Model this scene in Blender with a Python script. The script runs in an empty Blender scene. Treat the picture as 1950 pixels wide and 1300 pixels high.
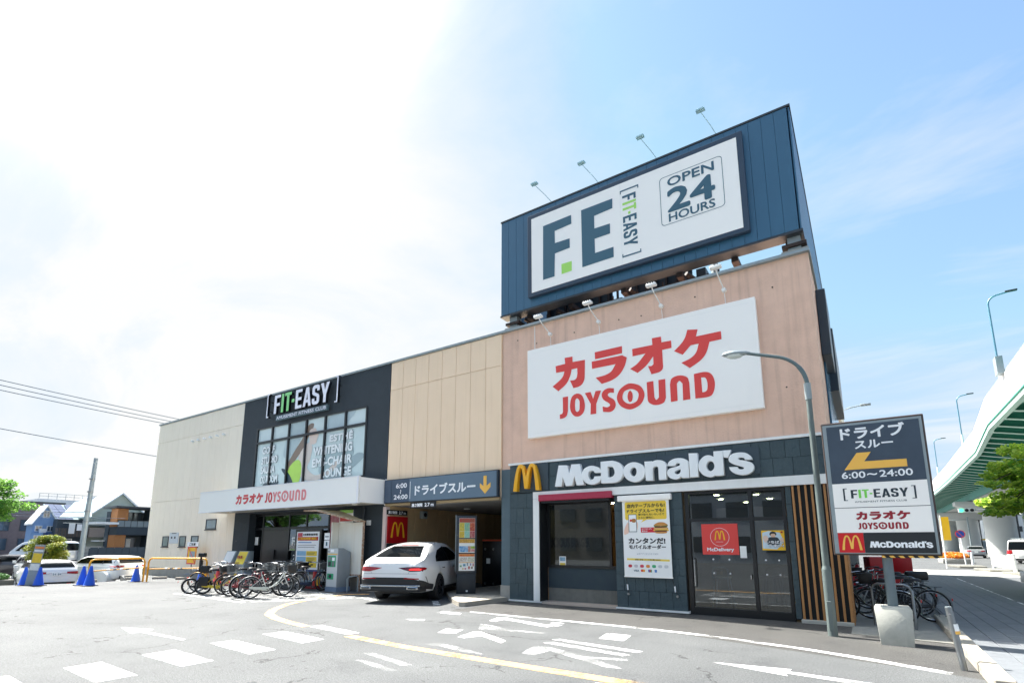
import bpy, bmesh, math, random
from mathutils import Vector, Matrix, noise
from mathutils.bvhtree import BVHTree
R = math.radians
random.seed(7)
sc = bpy.context.scene
col = sc.collection

# ------------------------------------------------------------------ camera
cam_data = bpy.data.cameras.new('camera'); cam = bpy.data.objects.new('camera', cam_data); col.objects.link(cam)
cam.location = (0.0, -13.07, 1.65); cam.rotation_euler = (R(100.135), 0, R(33.903))
cam_data.lens = 18.33; cam_data.sensor_width = 36; cam_data.sensor_fit = 'HORIZONTAL'
cam_data.shift_y = 0.1064; cam_data.clip_start = 0.05; cam_data.clip_end = 3000
sc.camera = cam

# ------------------------------------------------------------------ light
SUN_EL = 55.0
SUN_DIR = Vector((-math.cos(R(SUN_EL)) * math.cos(R(7.0)), math.cos(R(SUN_EL)) * math.sin(R(7.0)), math.sin(R(SUN_EL))))
sun_data = bpy.data.lights.new('sun', 'SUN'); sun = bpy.data.objects.new('sun', sun_data); col.objects.link(sun)
sun_data.energy = 3.0; sun_data.angle = R(0.53); sun_data.color = (1.0, 0.955, 0.88)
sun.rotation_euler = SUN_DIR.to_track_quat('Z', 'Y').to_euler(); sun.location = (-20, 0, 40)
sc.view_settings.view_transform = 'Standard'; sc.view_settings.look = 'None'
sc.view_settings.exposure = 2.32; sc.view_settings.gamma = 1.0

world = bpy.data.worlds.new("World"); sc.world = world; world.use_nodes = True
wn = world.node_tree.nodes; wl = world.node_tree.links
for n in list(wn): wn.remove(n)
def W(t, **k):
    n = wn.new(t)
    for a, b in k.items(): setattr(n, a, b)
    return n
wo = W('ShaderNodeOutputWorld'); bg = W('ShaderNodeBackground'); bg.inputs[1].default_value = 0.15
sky = W('ShaderNodeTexSky', sky_type='NISHITA', sun_disc=False, sun_elevation=R(SUN_EL), sun_rotation=R(277),
        air_density=1.0, dust_density=0.4, ozone_density=1.5, altitude=20)
tc = W('ShaderNodeTexCoord')
def wmath(op, a, b=None, clamp=False):
    n = W('ShaderNodeMath', operation=op, use_clamp=clamp)
    for i, v in enumerate((a, b)):
        if v is None: continue
        if isinstance(v, (int, float)): n.inputs[i].default_value = v
        else: wl.new(v, n.inputs[i])
    return n.outputs[0]
sep = W('ShaderNodeSeparateXYZ'); wl.new(tc.outputs['Generated'], sep.inputs[0])
# project the direction on a cloud plane so that clouds stretch towards the horizon
zz = wmath('ADD', wmath('MAXIMUM', sep.outputs[2], 0.0), 0.12)
px = wmath('DIVIDE', sep.outputs[0], zz); py = wmath('DIVIDE', sep.outputs[1], zz)
comb = W('ShaderNodeCombineXYZ'); wl.new(px, comb.inputs[0]); wl.new(py, comb.inputs[1])
mp = W('ShaderNodeMapping'); mp.inputs['Rotation'].default_value = (0, 0, R(35)); mp.inputs['Scale'].default_value = (0.42, 0.95, 1)
wl.new(comb.outputs[0], mp.inputs[0])
cn = W('ShaderNodeTexNoise'); cn.inputs['Scale'].default_value = 1.1; cn.inputs['Detail'].default_value = 9; cn.inputs['Roughness'].default_value = 0.6
cn.inputs['Distortion'].default_value = 0.5
wl.new(mp.outputs[0], cn.inputs['Vector'])
# thin bright veil of cirrus that thickens towards the sun side of the sky
def wdot(v):
    d = W('ShaderNodeVectorMath', operation='DOT_PRODUCT'); wl.new(tc.outputs['Generated'], d.inputs[0]); d.inputs[1].default_value = v; return d.outputs['Value']
def wrange(src, a, b, c, d, smooth=True):
    n = W('ShaderNodeMapRange', interpolation_type='SMOOTHSTEP' if smooth else 'LINEAR'); wl.new(src, n.inputs[0])
    for i, v in enumerate((a, b, c, d)): n.inputs[i + 1].default_value = v
    return n.outputs[0]
veil = wrange(wdot((-0.88, 0.18, 0.44)), 0.66, 1.0, 0.04, 0.78)
cl = wrange(cn.outputs['Fac'], 0.46, 0.74, 0.0, 0.55, False)
cn2 = wmath('MULTIPLY', wmath('SUBTRACT', cn.outputs['Fac'], 0.5), 1.5)
hz = wrange(sep.outputs[2], 0.0, 0.45, 0.22, 0.0)
fac = wmath('ADD', wmath('ADD', wmath('ADD', cl, veil), cn2), hz, clamp=True)
mixc = W('ShaderNodeMixRGB'); wl.new(fac, mixc.inputs[0])
glow = wmath('POWER', wmath('MAXIMUM', wdot(tuple(SUN_DIR)), 0.0), 60.0)
gl1 = wmath('ADD', wmath('MULTIPLY', glow, 60.0), 1.0)
tint = W('ShaderNodeMixRGB', blend_type='MULTIPLY'); tint.inputs[0].default_value = 1.0
wl.new(sky.outputs[0], tint.inputs[1]); tint.inputs[2].default_value = (0.46, 0.465, 0.465, 1)
hd = W('ShaderNodeMapRange'); wl.new(sep.outputs[2], hd.inputs[0]); hd.inputs[1].default_value = 0.0; hd.inputs[2].default_value = 0.6; hd.inputs[3].default_value = 0.62; hd.inputs[4].default_value = 1.0
dim = W('ShaderNodeVectorMath', operation='SCALE'); wl.new(tint.outputs[0], dim.inputs[0]); wl.new(hd.outputs[0], dim.inputs['Scale'])
cap = W('ShaderNodeVectorMath', operation='MINIMUM'); wl.new(dim.outputs[0], cap.inputs[0]); cap.inputs[1].default_value = (0.74, 1.04, 1.38); wl.new(cap.outputs[0], mixc.inputs[1]); cg = W('ShaderNodeVectorMath', operation='SCALE'); cg.inputs[0].default_value = (1.33, 1.345, 1.34); wl.new(gl1, cg.inputs['Scale']); wl.new(cg.outputs[0], mixc.inputs[2])
wl.new(mixc.outputs[0], bg.inputs[0]); wl.new(bg.outputs[0], wo.inputs[0])

# ------------------------------------------------------------------ materials
def lin(h):
    if isinstance(h, (tuple, list)): return tuple(h) + (1,)
    h = h.lstrip('#'); v = [int(h[i:i + 2], 16) / 255 for i in (0, 2, 4)]
    return tuple((c / 12.92 if c < .04045 else ((c + .055) / 1.055) ** 2.4) for c in v) + (1,)
MATS = {}
def mat(name, color=(.5, .5, .5), rough=.6, metal=0.0, var=0.0, vscale=1.5, bump=0.0, bscale=40, dark=None, spec=.5,
        emit=None, estr=0.0, coat=0.0, streak=0.0, rand=0.0):
    if name in MATS: return MATS[name]
    m = bpy.data.materials.new(name); m.use_nodes = True; MATS[name] = m
    nt = m.node_tree; b = nt.nodes['Principled BSDF']; N = nt.nodes.new; L = nt.links.new
    c = lin(color)
    b.inputs['Base Color'].default_value = c; b.inputs['Roughness'].default_value = rough; b.inputs['Metallic'].default_value = metal
    b.inputs['Specular IOR Level'].default_value = spec
    if coat: b.inputs['Coat Weight'].default_value = coat; b.inputs['Coat Roughness'].default_value = .03
    if emit is not None: b.inputs['Emission Color'].default_value = lin(emit); b.inputs['Emission Strength'].default_value = estr
    geo = N('ShaderNodeNewGeometry')
    out = None
    if var > 0 or streak > 0 or rand > 0:
        dk = lin(dark) if dark else tuple(x * .45 for x in c[:3]) + (1,)
        mix = N('ShaderNodeMixRGB'); mix.inputs[1].default_value = c; mix.inputs[2].default_value = dk
        n1 = N('ShaderNodeTexNoise'); n1.inputs['Scale'].default_value = vscale; n1.inputs['Detail'].default_value = 8; n1.inputs['Roughness'].default_value = .65
        L(geo.outputs['Position'], n1.inputs['Vector'])
        mr = N('ShaderNodeMapRange'); L(n1.outputs['Fac'], mr.inputs[0]); mr.inputs[1].default_value = .38; mr.inputs[2].default_value = .75; mr.inputs[4].default_value = var
        last = mr.outputs[0]
        if streak > 0:
            mp_ = N('ShaderNodeMapping'); mp_.inputs['Scale'].default_value = (5, 5, .22); L(geo.outputs['Position'], mp_.inputs[0])
            n2 = N('ShaderNodeTexNoise'); n2.inputs['Scale'].default_value = 1.6; n2.inputs['Detail'].default_value = 6; L(mp_.outputs[0], n2.inputs['Vector'])
            m2 = N('ShaderNodeMapRange'); L(n2.outputs['Fac'], m2.inputs[0]); m2.inputs[1].default_value = .52; m2.inputs[2].default_value = .8; m2.inputs[4].default_value = streak
            ad = N('ShaderNodeMath'); ad.operation = 'ADD'; ad.use_clamp = True; L(last, ad.inputs[0]); L(m2.outputs[0], ad.inputs[1]); last = ad.outputs[0]
        if rand > 0:
            oi = N('ShaderNodeObjectInfo'); mm = N('ShaderNodeMath'); mm.operation = 'MULTIPLY'; mm.inputs[1].default_value = rand; L(oi.outputs['Random'], mm.inputs[0])
            ad = N('ShaderNodeMath'); ad.operation = 'ADD'; ad.use_clamp = True; L(last, ad.inputs[0]); L(mm.outputs[0], ad.inputs[1]); last = ad.outputs[0]
        L(last, mix.inputs[0]); L(mix.outputs[0], b.inputs['Base Color'])
    if bump > 0:
        n3 = N('ShaderNodeTexNoise'); n3.inputs['Scale'].default_value = bscale; n3.inputs['Detail'].default_value = 4; L(geo.outputs['Position'], n3.inputs['Vector'])
        bp = N('ShaderNodeBump'); bp.inputs['Strength'].default_value = bump; bp.inputs['Distance'].default_value = .02
        L(n3.outputs['Fac'], bp.inputs['Height']); L(bp.outputs[0], b.inputs['Normal'])
    return m

def asphalt_mat():
    m = bpy.data.materials.new('asphalt'); m.use_nodes = True; nt = m.node_tree; b = nt.nodes['Principled BSDF']; N = nt.nodes.new; L = nt.links.new
    geo = N('ShaderNodeNewGeometry')
    def nz(s, d=6, r=.6, v=None):
        n = N('ShaderNodeTexNoise'); n.inputs['Scale'].default_value = s; n.inputs['Detail'].default_value = d; n.inputs['Roughness'].default_value = r
        L(v if v is not None else geo.outputs['Position'], n.inputs['Vector']); return n
    def ramp(src, stops):
        r = N('ShaderNodeValToRGB'); L(src, r.inputs[0])
        while len(r.color_ramp.elements) < len(stops): r.color_ramp.elements.new(.5)
        for e, (p, c) in zip(r.color_ramp.elements, stops): e.position = p; e.color = c if len(c) == 4 else tuple(c) + (1,)
        return r.outputs[0]
    def mix(t, f, a, c2):
        n = N('ShaderNodeMixRGB'); n.blend_type = t
        for i, v in enumerate((f, a, c2)):
            if isinstance(v, (int, float)): n.inputs[i].default_value = v
            elif isinstance(v, tuple): n.inputs[i].default_value = v
            else: L(v, n.inputs[i])
        return n.outputs[0]
    base = ramp(nz(.22, 5).outputs['Fac'], [(.3, (.100, .105, .108)), (.7, (.134, .140, .143))])
    speck = ramp(nz(75, 3, .75).outputs['Fac'], [(.34, (.30, .30, .30)), (.47, (.85, .85, .85)), (.56, (1.0, 1.0, 1.0)), (.68, (1.5, 1.5, 1.46))])
    speck2 = ramp(nz(26, 4, .7).outputs['Fac'], [(.3, (.66, .66, .66)), (.65, (1.14, 1.14, 1.14))])
    speck3 = ramp(nz(42, 2, .8).outputs['Fac'], [(.36, (.45, .45, .45)), (.5, (1.0, 1.0, 1.0)), (.64, (1.45, 1.45, 1.43))])
    c = mix('MULTIPLY', 1.0, base, speck); c = mix('MULTIPLY', .8, c, speck2); c = mix('MULTIPLY', .45, c, speck3)
    # older, browner and darker strip of asphalt along the shop front
    sp = N('ShaderNodeSeparateXYZ'); L(geo.outputs['Position'], sp.inputs[0])
    nn = nz(1.3, 6)
    def M(op, a, b_, cl=False):
        n = N('ShaderNodeMath'); n.operation = op; n.use_clamp = cl
        for i, v in enumerate((a, b_)):
            if isinstance(v, (int, float)): n.inputs[i].default_value = v
            else: L(v, n.inputs[i])
        return n.outputs[0]
    yy = M('ADD', sp.outputs[1], M('MULTIPLY', nn.outputs['Fac'], .25))
    inner = M('MULTIPLY', M('GREATER_THAN', M('ADD', yy, M('MULTIPLY', M('MAXIMUM', M('ADD', sp.outputs[0], 4.0), 0.0), .30)), -2.5), M('GREATER_THAN', sp.outputs[0], -8.9))
    inner = M('MULTIPLY', inner, M('LESS_THAN', sp.outputs[0], 1.2))
    inner = M('MULTIPLY', inner, M('LESS_THAN', sp.outputs[1], .6))
    c = mix('MULTIPLY', M('MULTIPLY', inner, .9), c, (.66, .615, .57, 1))
    # wear lanes, stains
    st = ramp(nz(.9, 7, .7).outputs['Fac'], [(.30, (.66, .67, .68)), (.45, (.95, .95, .95)), (.6, (1.03, 1.03, 1.02)), (.75, (1.18, 1.18, 1.16))])
    c = mix('MULTIPLY', .8, c, st)
    # cracks
    wv = N('ShaderNodeVectorMath'); wv.operation = 'ADD'; L(geo.outputs['Position'], wv.inputs[0])
    n4 = nz(1.7, 5); sc_ = N('ShaderNodeVectorMath'); sc_.operation = 'SCALE'; sc_.inputs['Scale'].default_value = .8; L(n4.outputs['Color'], sc_.inputs[0]); L(sc_.outputs[0], wv.inputs[1])
    vo = N('ShaderNodeTexVoronoi'); vo.feature = 'DISTANCE_TO_EDGE'; vo.inputs['Scale'].default_value = .42; L(wv.outputs[0], vo.inputs['Vector'])
    crack = M('MULTIPLY', M('LESS_THAN', vo.outputs['Distance'], .007), M('GREATER_THAN', nz(.55, 3).outputs['Fac'], .53))
    c = mix('MULTIPLY', M('MULTIPLY', crack, .75), c, (.25, .25, .25, 1))
    L(c, b.inputs['Base Color']); b.inputs['Roughness'].default_value = .82; b.inputs['Specular IOR Level'].default_value = .35
    bp = N('ShaderNodeBump'); bp.inputs['Strength'].default_value = .5; bp.inputs['Distance'].default_value = .01
    L(nz(90, 3, .8).outputs['Fac'], bp.inputs['Height']); L(bp.outputs[0], b.inputs['Normal'])
    return m

def paint_mat(name, color, wear=.5):
    m = bpy.data.materials.new(name); m.use_nodes = True; nt = m.node_tree; b = nt.nodes['Principled BSDF']; N = nt.nodes.new; L = nt.links.new
    geo = N('ShaderNodeNewGeometry'); n = N('ShaderNodeTexNoise'); n.inputs['Scale'].default_value = 2.2; n.inputs['Detail'].default_value = 14; n.inputs['Roughness'].default_value = .72
    L(geo.outputs['Position'], n.inputs['Vector'])
    n2 = N('ShaderNodeTexNoise'); n2.inputs['Scale'].default_value = 60; n2.inputs['Detail'].default_value = 3; L(geo.outputs['Position'], n2.inputs['Vector'])
    ad = N('ShaderNodeMath'); ad.operation = 'MULTIPLY_ADD'; ad.inputs[1].default_value = .30; L(n2.outputs['Fac'], ad.inputs[0]); L(n.outputs['Fac'], ad.inputs[2])
    r = N('ShaderNodeMapRange'); L(ad.outputs[0], r.inputs[0]); r.inputs[1].default_value = .70 - wear * .22; r.inputs[2].default_value = .80 - wear * .12
    r.inputs[3].default_value = 0.0; r.inputs[4].default_value = .92
    tr = N('ShaderNodeBsdfTransparent'); mx = N('ShaderNodeMixShader')
    b.inputs['Base Color'].default_value = lin(color); b.inputs['Roughness'].default_value = .7
    L(r.outputs[0], mx.inputs[0]); L(b.outputs[0], mx.inputs[1]); L(tr.outputs[0], mx.inputs[2])
    L(mx.outputs[0], nt.nodes['Material Output'].inputs[0]); MATS[name] = m
    return m

def glass_mat(name, tint=(.35, .42, .45), refl=.12):
    m = bpy.data.materials.new(name); m.use_nodes = True; nt = m.node_tree; N = nt.nodes.new; L = nt.links.new
    nt.nodes.remove(nt.nodes['Principled BSDF'])
    t = N('ShaderNodeBsdfTransparent'); t.inputs[0].default_value = tuple(tint) + (1,)
    g = N('ShaderNodeBsdfGlossy'); g.inputs['Roughness'].default_value = .01; g.inputs[0].default_value = (.9, .95, 1, 1)
    fr = N('ShaderNodeFresnel'); fr.inputs[0].default_value = 1.45
    ad = N('ShaderNodeMath'); ad.operation = 'ADD'; ad.use_clamp = True; L(fr.outputs[0], ad.inputs[0]); ad.inputs[1].default_value = refl
    mx = N('ShaderNodeMixShader'); L(ad.outputs[0], mx.inputs[0]); L(t.outputs[0], mx.inputs[1]); L(g.outputs[0], mx.inputs[2])
    L(mx.outputs[0], nt.nodes['Material Output'].inputs[0]); MATS[name] = m
    return m

# ------------------------------------------------------------------ mesh helpers
class MB:
    def __init__(s): s.v = []; s.f = []; s.m = []; s.cur = 0
    def add(s, vs, fs):
        o = len(s.v); s.v += [tuple(x) for x in vs]
        for f in fs: s.f.append(tuple(i + o for i in f)); s.m.append(s.cur)
        return s
    def box(s, x0, x1, y0, y1, z0, z1):
        return s.add([(x0, y0, z0), (x1, y0, z0), (x1, y1, z0), (x0, y1, z0), (x0, y0, z1), (x1, y0, z1), (x1, y1, z1), (x0, y1, z1)],
                     [(0, 3, 2, 1), (4, 5, 6, 7), (0, 1, 5, 4), (1, 2, 6, 5), (2, 3, 7, 6), (3, 0, 4, 7)])
    def cyl(s, p0, p1, r0, r1=None, n=12, cap=True):
        r1 = r0 if r1 is None else r1
        p0 = Vector(p0); p1 = Vector(p1); d = (p1 - p0)
        if d.length < 1e-6: return s
        d.normalize(); a = d.orthogonal().normalized(); b = d.cross(a)
        vs = [p0 + (a * math.cos(t) + b * math.sin(t)) * r0 for t in [2 * math.pi * i / n for i in range(n)]]
        vs += [p1 + (a * math.cos(t) + b * math.sin(t)) * r1 for t in [2 * math.pi * i / n for i in range(n)]]
        fs = [(i, (i + 1) % n, n + (i + 1) % n, n + i) for i in range(n)]
        if cap: fs += [tuple(range(n - 1, -1, -1)), tuple(range(n, 2 * n))]
        return s.add(vs, fs)
    def tube(s, pts, r, n=8, closed=False):
        pts = [Vector(p) for p in pts]; m = len(pts); rs = r if isinstance(r, (list, tuple)) else [r] * m
        vs = []; prev = None
        for i, p in enumerate(pts):
            if closed: d = pts[(i + 1) % m] - pts[i - 1]
            else: d = pts[min(i + 1, m - 1)] - pts[max(i - 1, 0)]
            d.normalize()
            a = d.orthogonal().normalized() if prev is None else (prev - d * prev.dot(d)).normalized()
            prev = a; b = d.cross(a)
            vs += [p + (a * math.cos(2 * math.pi * k / n) + b * math.sin(2 * math.pi * k / n)) * rs[i] for k in range(n)]
        fs = []
        for i in range(m if closed else m - 1):
            j = (i + 1) % m
            for k in range(n): fs.append((i * n + k, i * n + (k + 1) % n, j * n + (k + 1) % n, j * n + k))
        if not closed: fs += [tuple(range(n - 1, -1, -1)), tuple(range((m - 1) * n, m * n))]
        return s.add(vs, fs)
    def prism(s, poly, z0, z1):
        n = len(poly)
        a = sum(poly[i][0] * poly[(i + 1) % n][1] - poly[(i + 1) % n][0] * poly[i][1] for i in range(n))
        if a < 0: poly = poly[::-1]
        vs = [(x, y, z0) for x, y in poly] + [(x, y, z1) for x, y in poly]
        return s.add(vs, [tuple(range(n - 1, -1, -1)), tuple(range(n, 2 * n))] + [(i, (i + 1) % n, n + (i + 1) % n, n + i) for i in range(n)])
    def prism_y(s, poly, y0, y1):   # polygon in (x, z), extruded along y
        n = len(poly)
        a = sum(poly[i][0] * poly[(i + 1) % n][1] - poly[(i + 1) % n][0] * poly[i][1] for i in range(n))
        if a < 0: poly = poly[::-1]
        vs = [(x, y0, z) for x, z in poly] + [(x, y1, z) for x, z in poly]
        return s.add(vs, [tuple(range(n)), tuple(range(2 * n - 1, n - 1, -1))] + [((i + 1) % n, i, n + i, n + (i + 1) % n) for i in range(n)])
    def prism_x(s, poly, x0, x1):   # polygon in (y, z), extruded along x
        n = len(poly)
        a = sum(poly[i][0] * poly[(i + 1) % n][1] - poly[(i + 1) % n][0] * poly[i][1] for i in range(n))
        if a < 0: poly = poly[::-1]
        vs = [(x0, y, z) for y, z in poly] + [(x1, y, z) for y, z in poly]
        return s.add(vs, [tuple(range(n - 1, -1, -1)), tuple(range(n, 2 * n))] + [(i, (i + 1) % n, n + (i + 1) % n, n + i) for i in range(n)])
    def lathe(s, prof, n=20, c=(0, 0, 0)):
        vs = []
        for r, z in prof: vs += [(c[0] + r * math.cos(2 * math.pi * k / n), c[1] + r * math.sin(2 * math.pi * k / n), c[2] + z) for k in range(n)]
        fs = []
        for i in range(len(prof) - 1):
            for k in range(n): fs.append((i * n + k, i * n + (k + 1) % n, (i + 1) * n + (k + 1) % n, (i + 1) * n + k))
        fs += [tuple(range(n - 1, -1, -1)), tuple(range((len(prof) - 1) * n, len(prof) * n))]
        return s.add(vs, fs)
    def mesh(s, name, mats=None, smooth=False):
        me = bpy.data.meshes.new(name); me.from_pydata(s.v, [], s.f)
        if mats is not None:
            for m in (mats if isinstance(mats, (list, tuple)) else [mats]): me.materials.append(m)
            if isinstance(mats, (list, tuple)) and len(mats) > 1: me.polygons.foreach_set('material_index', s.m)
        if smooth: me.shade_smooth(); me.set_sharp_from_angle(angle=R(smooth if smooth is not True else 40))
        me.update(); return me
    def build(s, name, mats=None, parent=None, smooth=False, bevel=0.0, **k):
        me = s.mesh(name, mats, False)
        if bevel > 0:
            bm = bmesh.new(); bm.from_mesh(me); bmesh.ops.remove_doubles(bm, verts=bm.verts, dist=1e-5)
            es = [e for e in bm.edges if len(e.link_faces) == 2 and e.calc_face_angle(0) > R(30)]
            try: bmesh.ops.bevel(bm, geom=es, offset=bevel, segments=2, profile=.5, affect='EDGES')
            except Exception: pass
            bm.to_mesh(me); bm.free(); smooth = smooth or 35
        if smooth: me.shade_smooth(); me.set_sharp_from_angle(angle=R(smooth if smooth is not True else 40))
        return link(name, me, parent, **k)

def link(name, me, parent=None, loc=None, rz=0.0, kind=None):
    o = bpy.data.objects.new(name, me); col.objects.link(o)
    if parent is not None:
        o.parent = parent
        if loc is None: o.location = Vector(parent.get('_off', (0, 0, 0)))
        else: o.location = loc
        o['_off'] = (0.0, 0.0, 0.0)
    elif loc is not None: o.location = loc
    if rz: o.rotation_euler[2] = rz
    if kind: o['kind'] = kind
    return o

def thing(name, label, cat, loc=(0, 0, 0), rz=0.0, group=None, world=False):
    """An Empty at the base of a thing. With world=True its parts are written in world metres."""
    o = bpy.data.objects.new(name, None); col.objects.link(o); o.location = loc; o.rotation_euler[2] = rz; o.empty_display_size = .2
    o['label'] = label; o['category'] = cat
    if group: o['group'] = group
    if world: o['_off'] = (-loc[0], -loc[1], -loc[2])
    return o
def tag(o, label, cat, group=None):
    o['label'] = label; o['category'] = cat
    if group: o['group'] = group
    return o

_boxc = {}
def bx(name, m, parent, x0, x1, y0, y1, z0, z1, bevel=0.0, kind=None):
    """a box part in parent (or world) metres; alike pieces share their mesh"""
    key = (round(x1 - x0, 3), round(y1 - y0, 3), round(z1 - z0, 3), m.name, round(bevel, 4))
    if key not in _boxc:
        h = (key[0] / 2, key[1] / 2, key[2] / 2); b = MB().box(-h[0], h[0], -h[1], h[1], -h[2], h[2])
        me = b.mesh(name, m)
        if bevel > 0:
            bm = bmesh.new(); bm.from_mesh(me); bmesh.ops.bevel(bm, geom=list(bm.edges), offset=bevel, segments=1, affect='EDGES'); bm.to_mesh(me); bm.free()
        _boxc[key] = me
    off = Vector(parent.get('_off', (0, 0, 0))) if parent is not None else Vector((0, 0, 0))
    o = link(name, _boxc[key], parent, loc=off + Vector(((x0 + x1) / 2, (y0 + y1) / 2, (z0 + z1) / 2)), kind=kind)
    o['_off'] = tuple(-Vector(((x0 + x1) / 2, (y0 + y1) / 2, (z0 + z1) / 2)))
    return o

# ------------------------------------------------------------------ lettering
def parse_glyph(s):
    out = []
    for c in s.split('|'):
        pts = []
        for t in c.split():
            sm = t.endswith('s'); a, b = t.rstrip('s').split(','); pts.append((float(a) / 1000, float(b) / 1000, sm))
        out.append(pts)
    return out
def smooth_contour(pts, n=5):
    out = []; N_ = len(pts)
    for i in range(N_):
        p0, p1 = pts[i], pts[(i + 1) % N_]; pm, p2 = pts[i - 1], pts[(i + 2) % N_]
        a = Vector(p0[:2]); b = Vector(p1[:2])
        if not (p0[2] or p1[2]): out.append(a); continue
        t0 = (b - Vector(pm[:2])) / 2 if p0[2] else (b - a); t1 = (Vector(p2[:2]) - a) / 2 if p1[2] else (b - a)
        L_ = (b - a).length
        for t in (t0, t1):
            if t.length > L_ * 1.3: t *= L_ * 1.3 / t.length
        for k in range(n):
            t = k / n; out.append(a * (2 * t**3 - 3 * t**2 + 1) + t0 * (t**3 - 2 * t**2 + t) + b * (-2 * t**3 + 3 * t**2) + t1 * (t**3 - t**2))
    return out
def curve_mesh(contours, extrude=0.0, name='lettering', bev=0.0):
    cu = bpy.data.curves.new(name, 'CURVE'); cu.dimensions = '2D'; cu.fill_mode = 'BOTH'; cu.extrude = extrude; cu.bevel_depth = bev; cu.bevel_resolution = 1
    for c in contours:
        sp = cu.splines.new('POLY'); sp.points.add(len(c) - 1); sp.use_cyclic_u = True
        for p, q in zip(sp.points, c): p.co = (q[0], q[1], 0, 1)
    o = bpy.data.objects.new(name, cu); me = bpy.data.meshes.new_from_object(o)
    bpy.data.objects.remove(o); bpy.data.curves.remove(cu); return me
def stand(me, dx=0, dz=0, sx=1, sz=1, yaw=0.0, origin=(0, 0, 0), rot=0.0):
    """lay XY lettering upright: x to the right, y up, facing -Y, then turned by yaw and moved to origin"""
    M = Matrix.Translation(origin) @ Matrix.Rotation(yaw, 4, 'Z') @ Matrix.Rotation(R(90), 4, 'X') @ Matrix.Translation((dx, dz, 0)) @ Matrix.Rotation(rot, 4, 'Z') @ Matrix.Diagonal((sx, sz, 1, 1))
    me.transform(M); return me
_txt = {}
def raw_text(body):
    if body not in _txt:
        cu = bpy.data.curves.new('t', 'FONT'); cu.body = body; cu.resolution_u = 3
        o = bpy.data.objects.new('t', cu); me = bpy.data.meshes.new_from_object(o)
        vs = [v.co.copy() for v in me.vertices]; fs = [tuple(p.vertices) for p in me.polygons]
        bpy.data.objects.remove(o); bpy.data.curves.remove(cu); bpy.data.meshes.remove(me)
        _txt[body] = (vs, fs)
    return _txt[body]
def text_part(name, body, m, parent, x, y, z, h, w=None, bold=0.0, yaw=0.0, rot=0.0, anchor='l', depth=0.0):
    """flat lettering whose box starts at x (left), z (bottom), height h, width w, in the plane through y"""
    vs, fs = raw_text(body)
    if not vs: return None
    x0 = min(v.x for v in vs); x1 = max(v.x for v in vs); y0 = min(v.y for v in vs); y1 = max(v.y for v in vs)
    s = h / (y1 - y0); sx = s if w is None else w / (x1 - x0); W_ = (x1 - x0) * sx
    ax = {'l': 0, 'c': -W_ / 2, 'r': -W_}[anchor]
    b = MB()
    offs = [(0, 0)] if bold <= 0 else [(bold * h * math.cos(a), bold * h * math.sin(a)) for a in [k * math.pi / 4 for k in range(8)]] + [(0, 0)]
    for k, (ox, oy) in enumerate(offs):
        b.add([((v.x - x0) * sx + ax + ox, (v.y - y0) * s + oy, k * .0004) for v in vs], fs)
    if depth > 0:
        o_ = len(b.v)
    me = b.mesh(name, m); stand(me, 0, 0, 1, 1, yaw, (0, 0, 0), rot)
    off = Vector(parent.get('_off', (0, 0, 0))) if parent is not None else Vector((0, 0, 0))
    return link(name, me, parent, loc=off + Vector((x, y, z)))
def glyph_part(name, glyphs, m, parent, x, y, z, sx=1.0, sz=None, extrude=0.0, yaw=0.0, rot=0.0, ox=0.0, bev=0.0):
    sz = sx if sz is None else sz
    cs = [[(p.x * sx + ox, p.y * sz) for p in smooth_contour(c)] for g in glyphs for c in parse_glyph(g)]
    me = curve_mesh(cs, extrude, name, bev); me.materials.append(m); stand(me, yaw=yaw, rot=rot)
    off = Vector(parent.get('_off', (0, 0, 0))) if parent is not None else Vector((0, 0, 0))
    return link(name, me, parent, loc=off + Vector((x, y, z)))
def poly_part(name, pts, m, parent, y0, y1):
    b = MB(); b.prism_y(pts, y0, y1); return b.build(name, m, parent)
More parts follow.
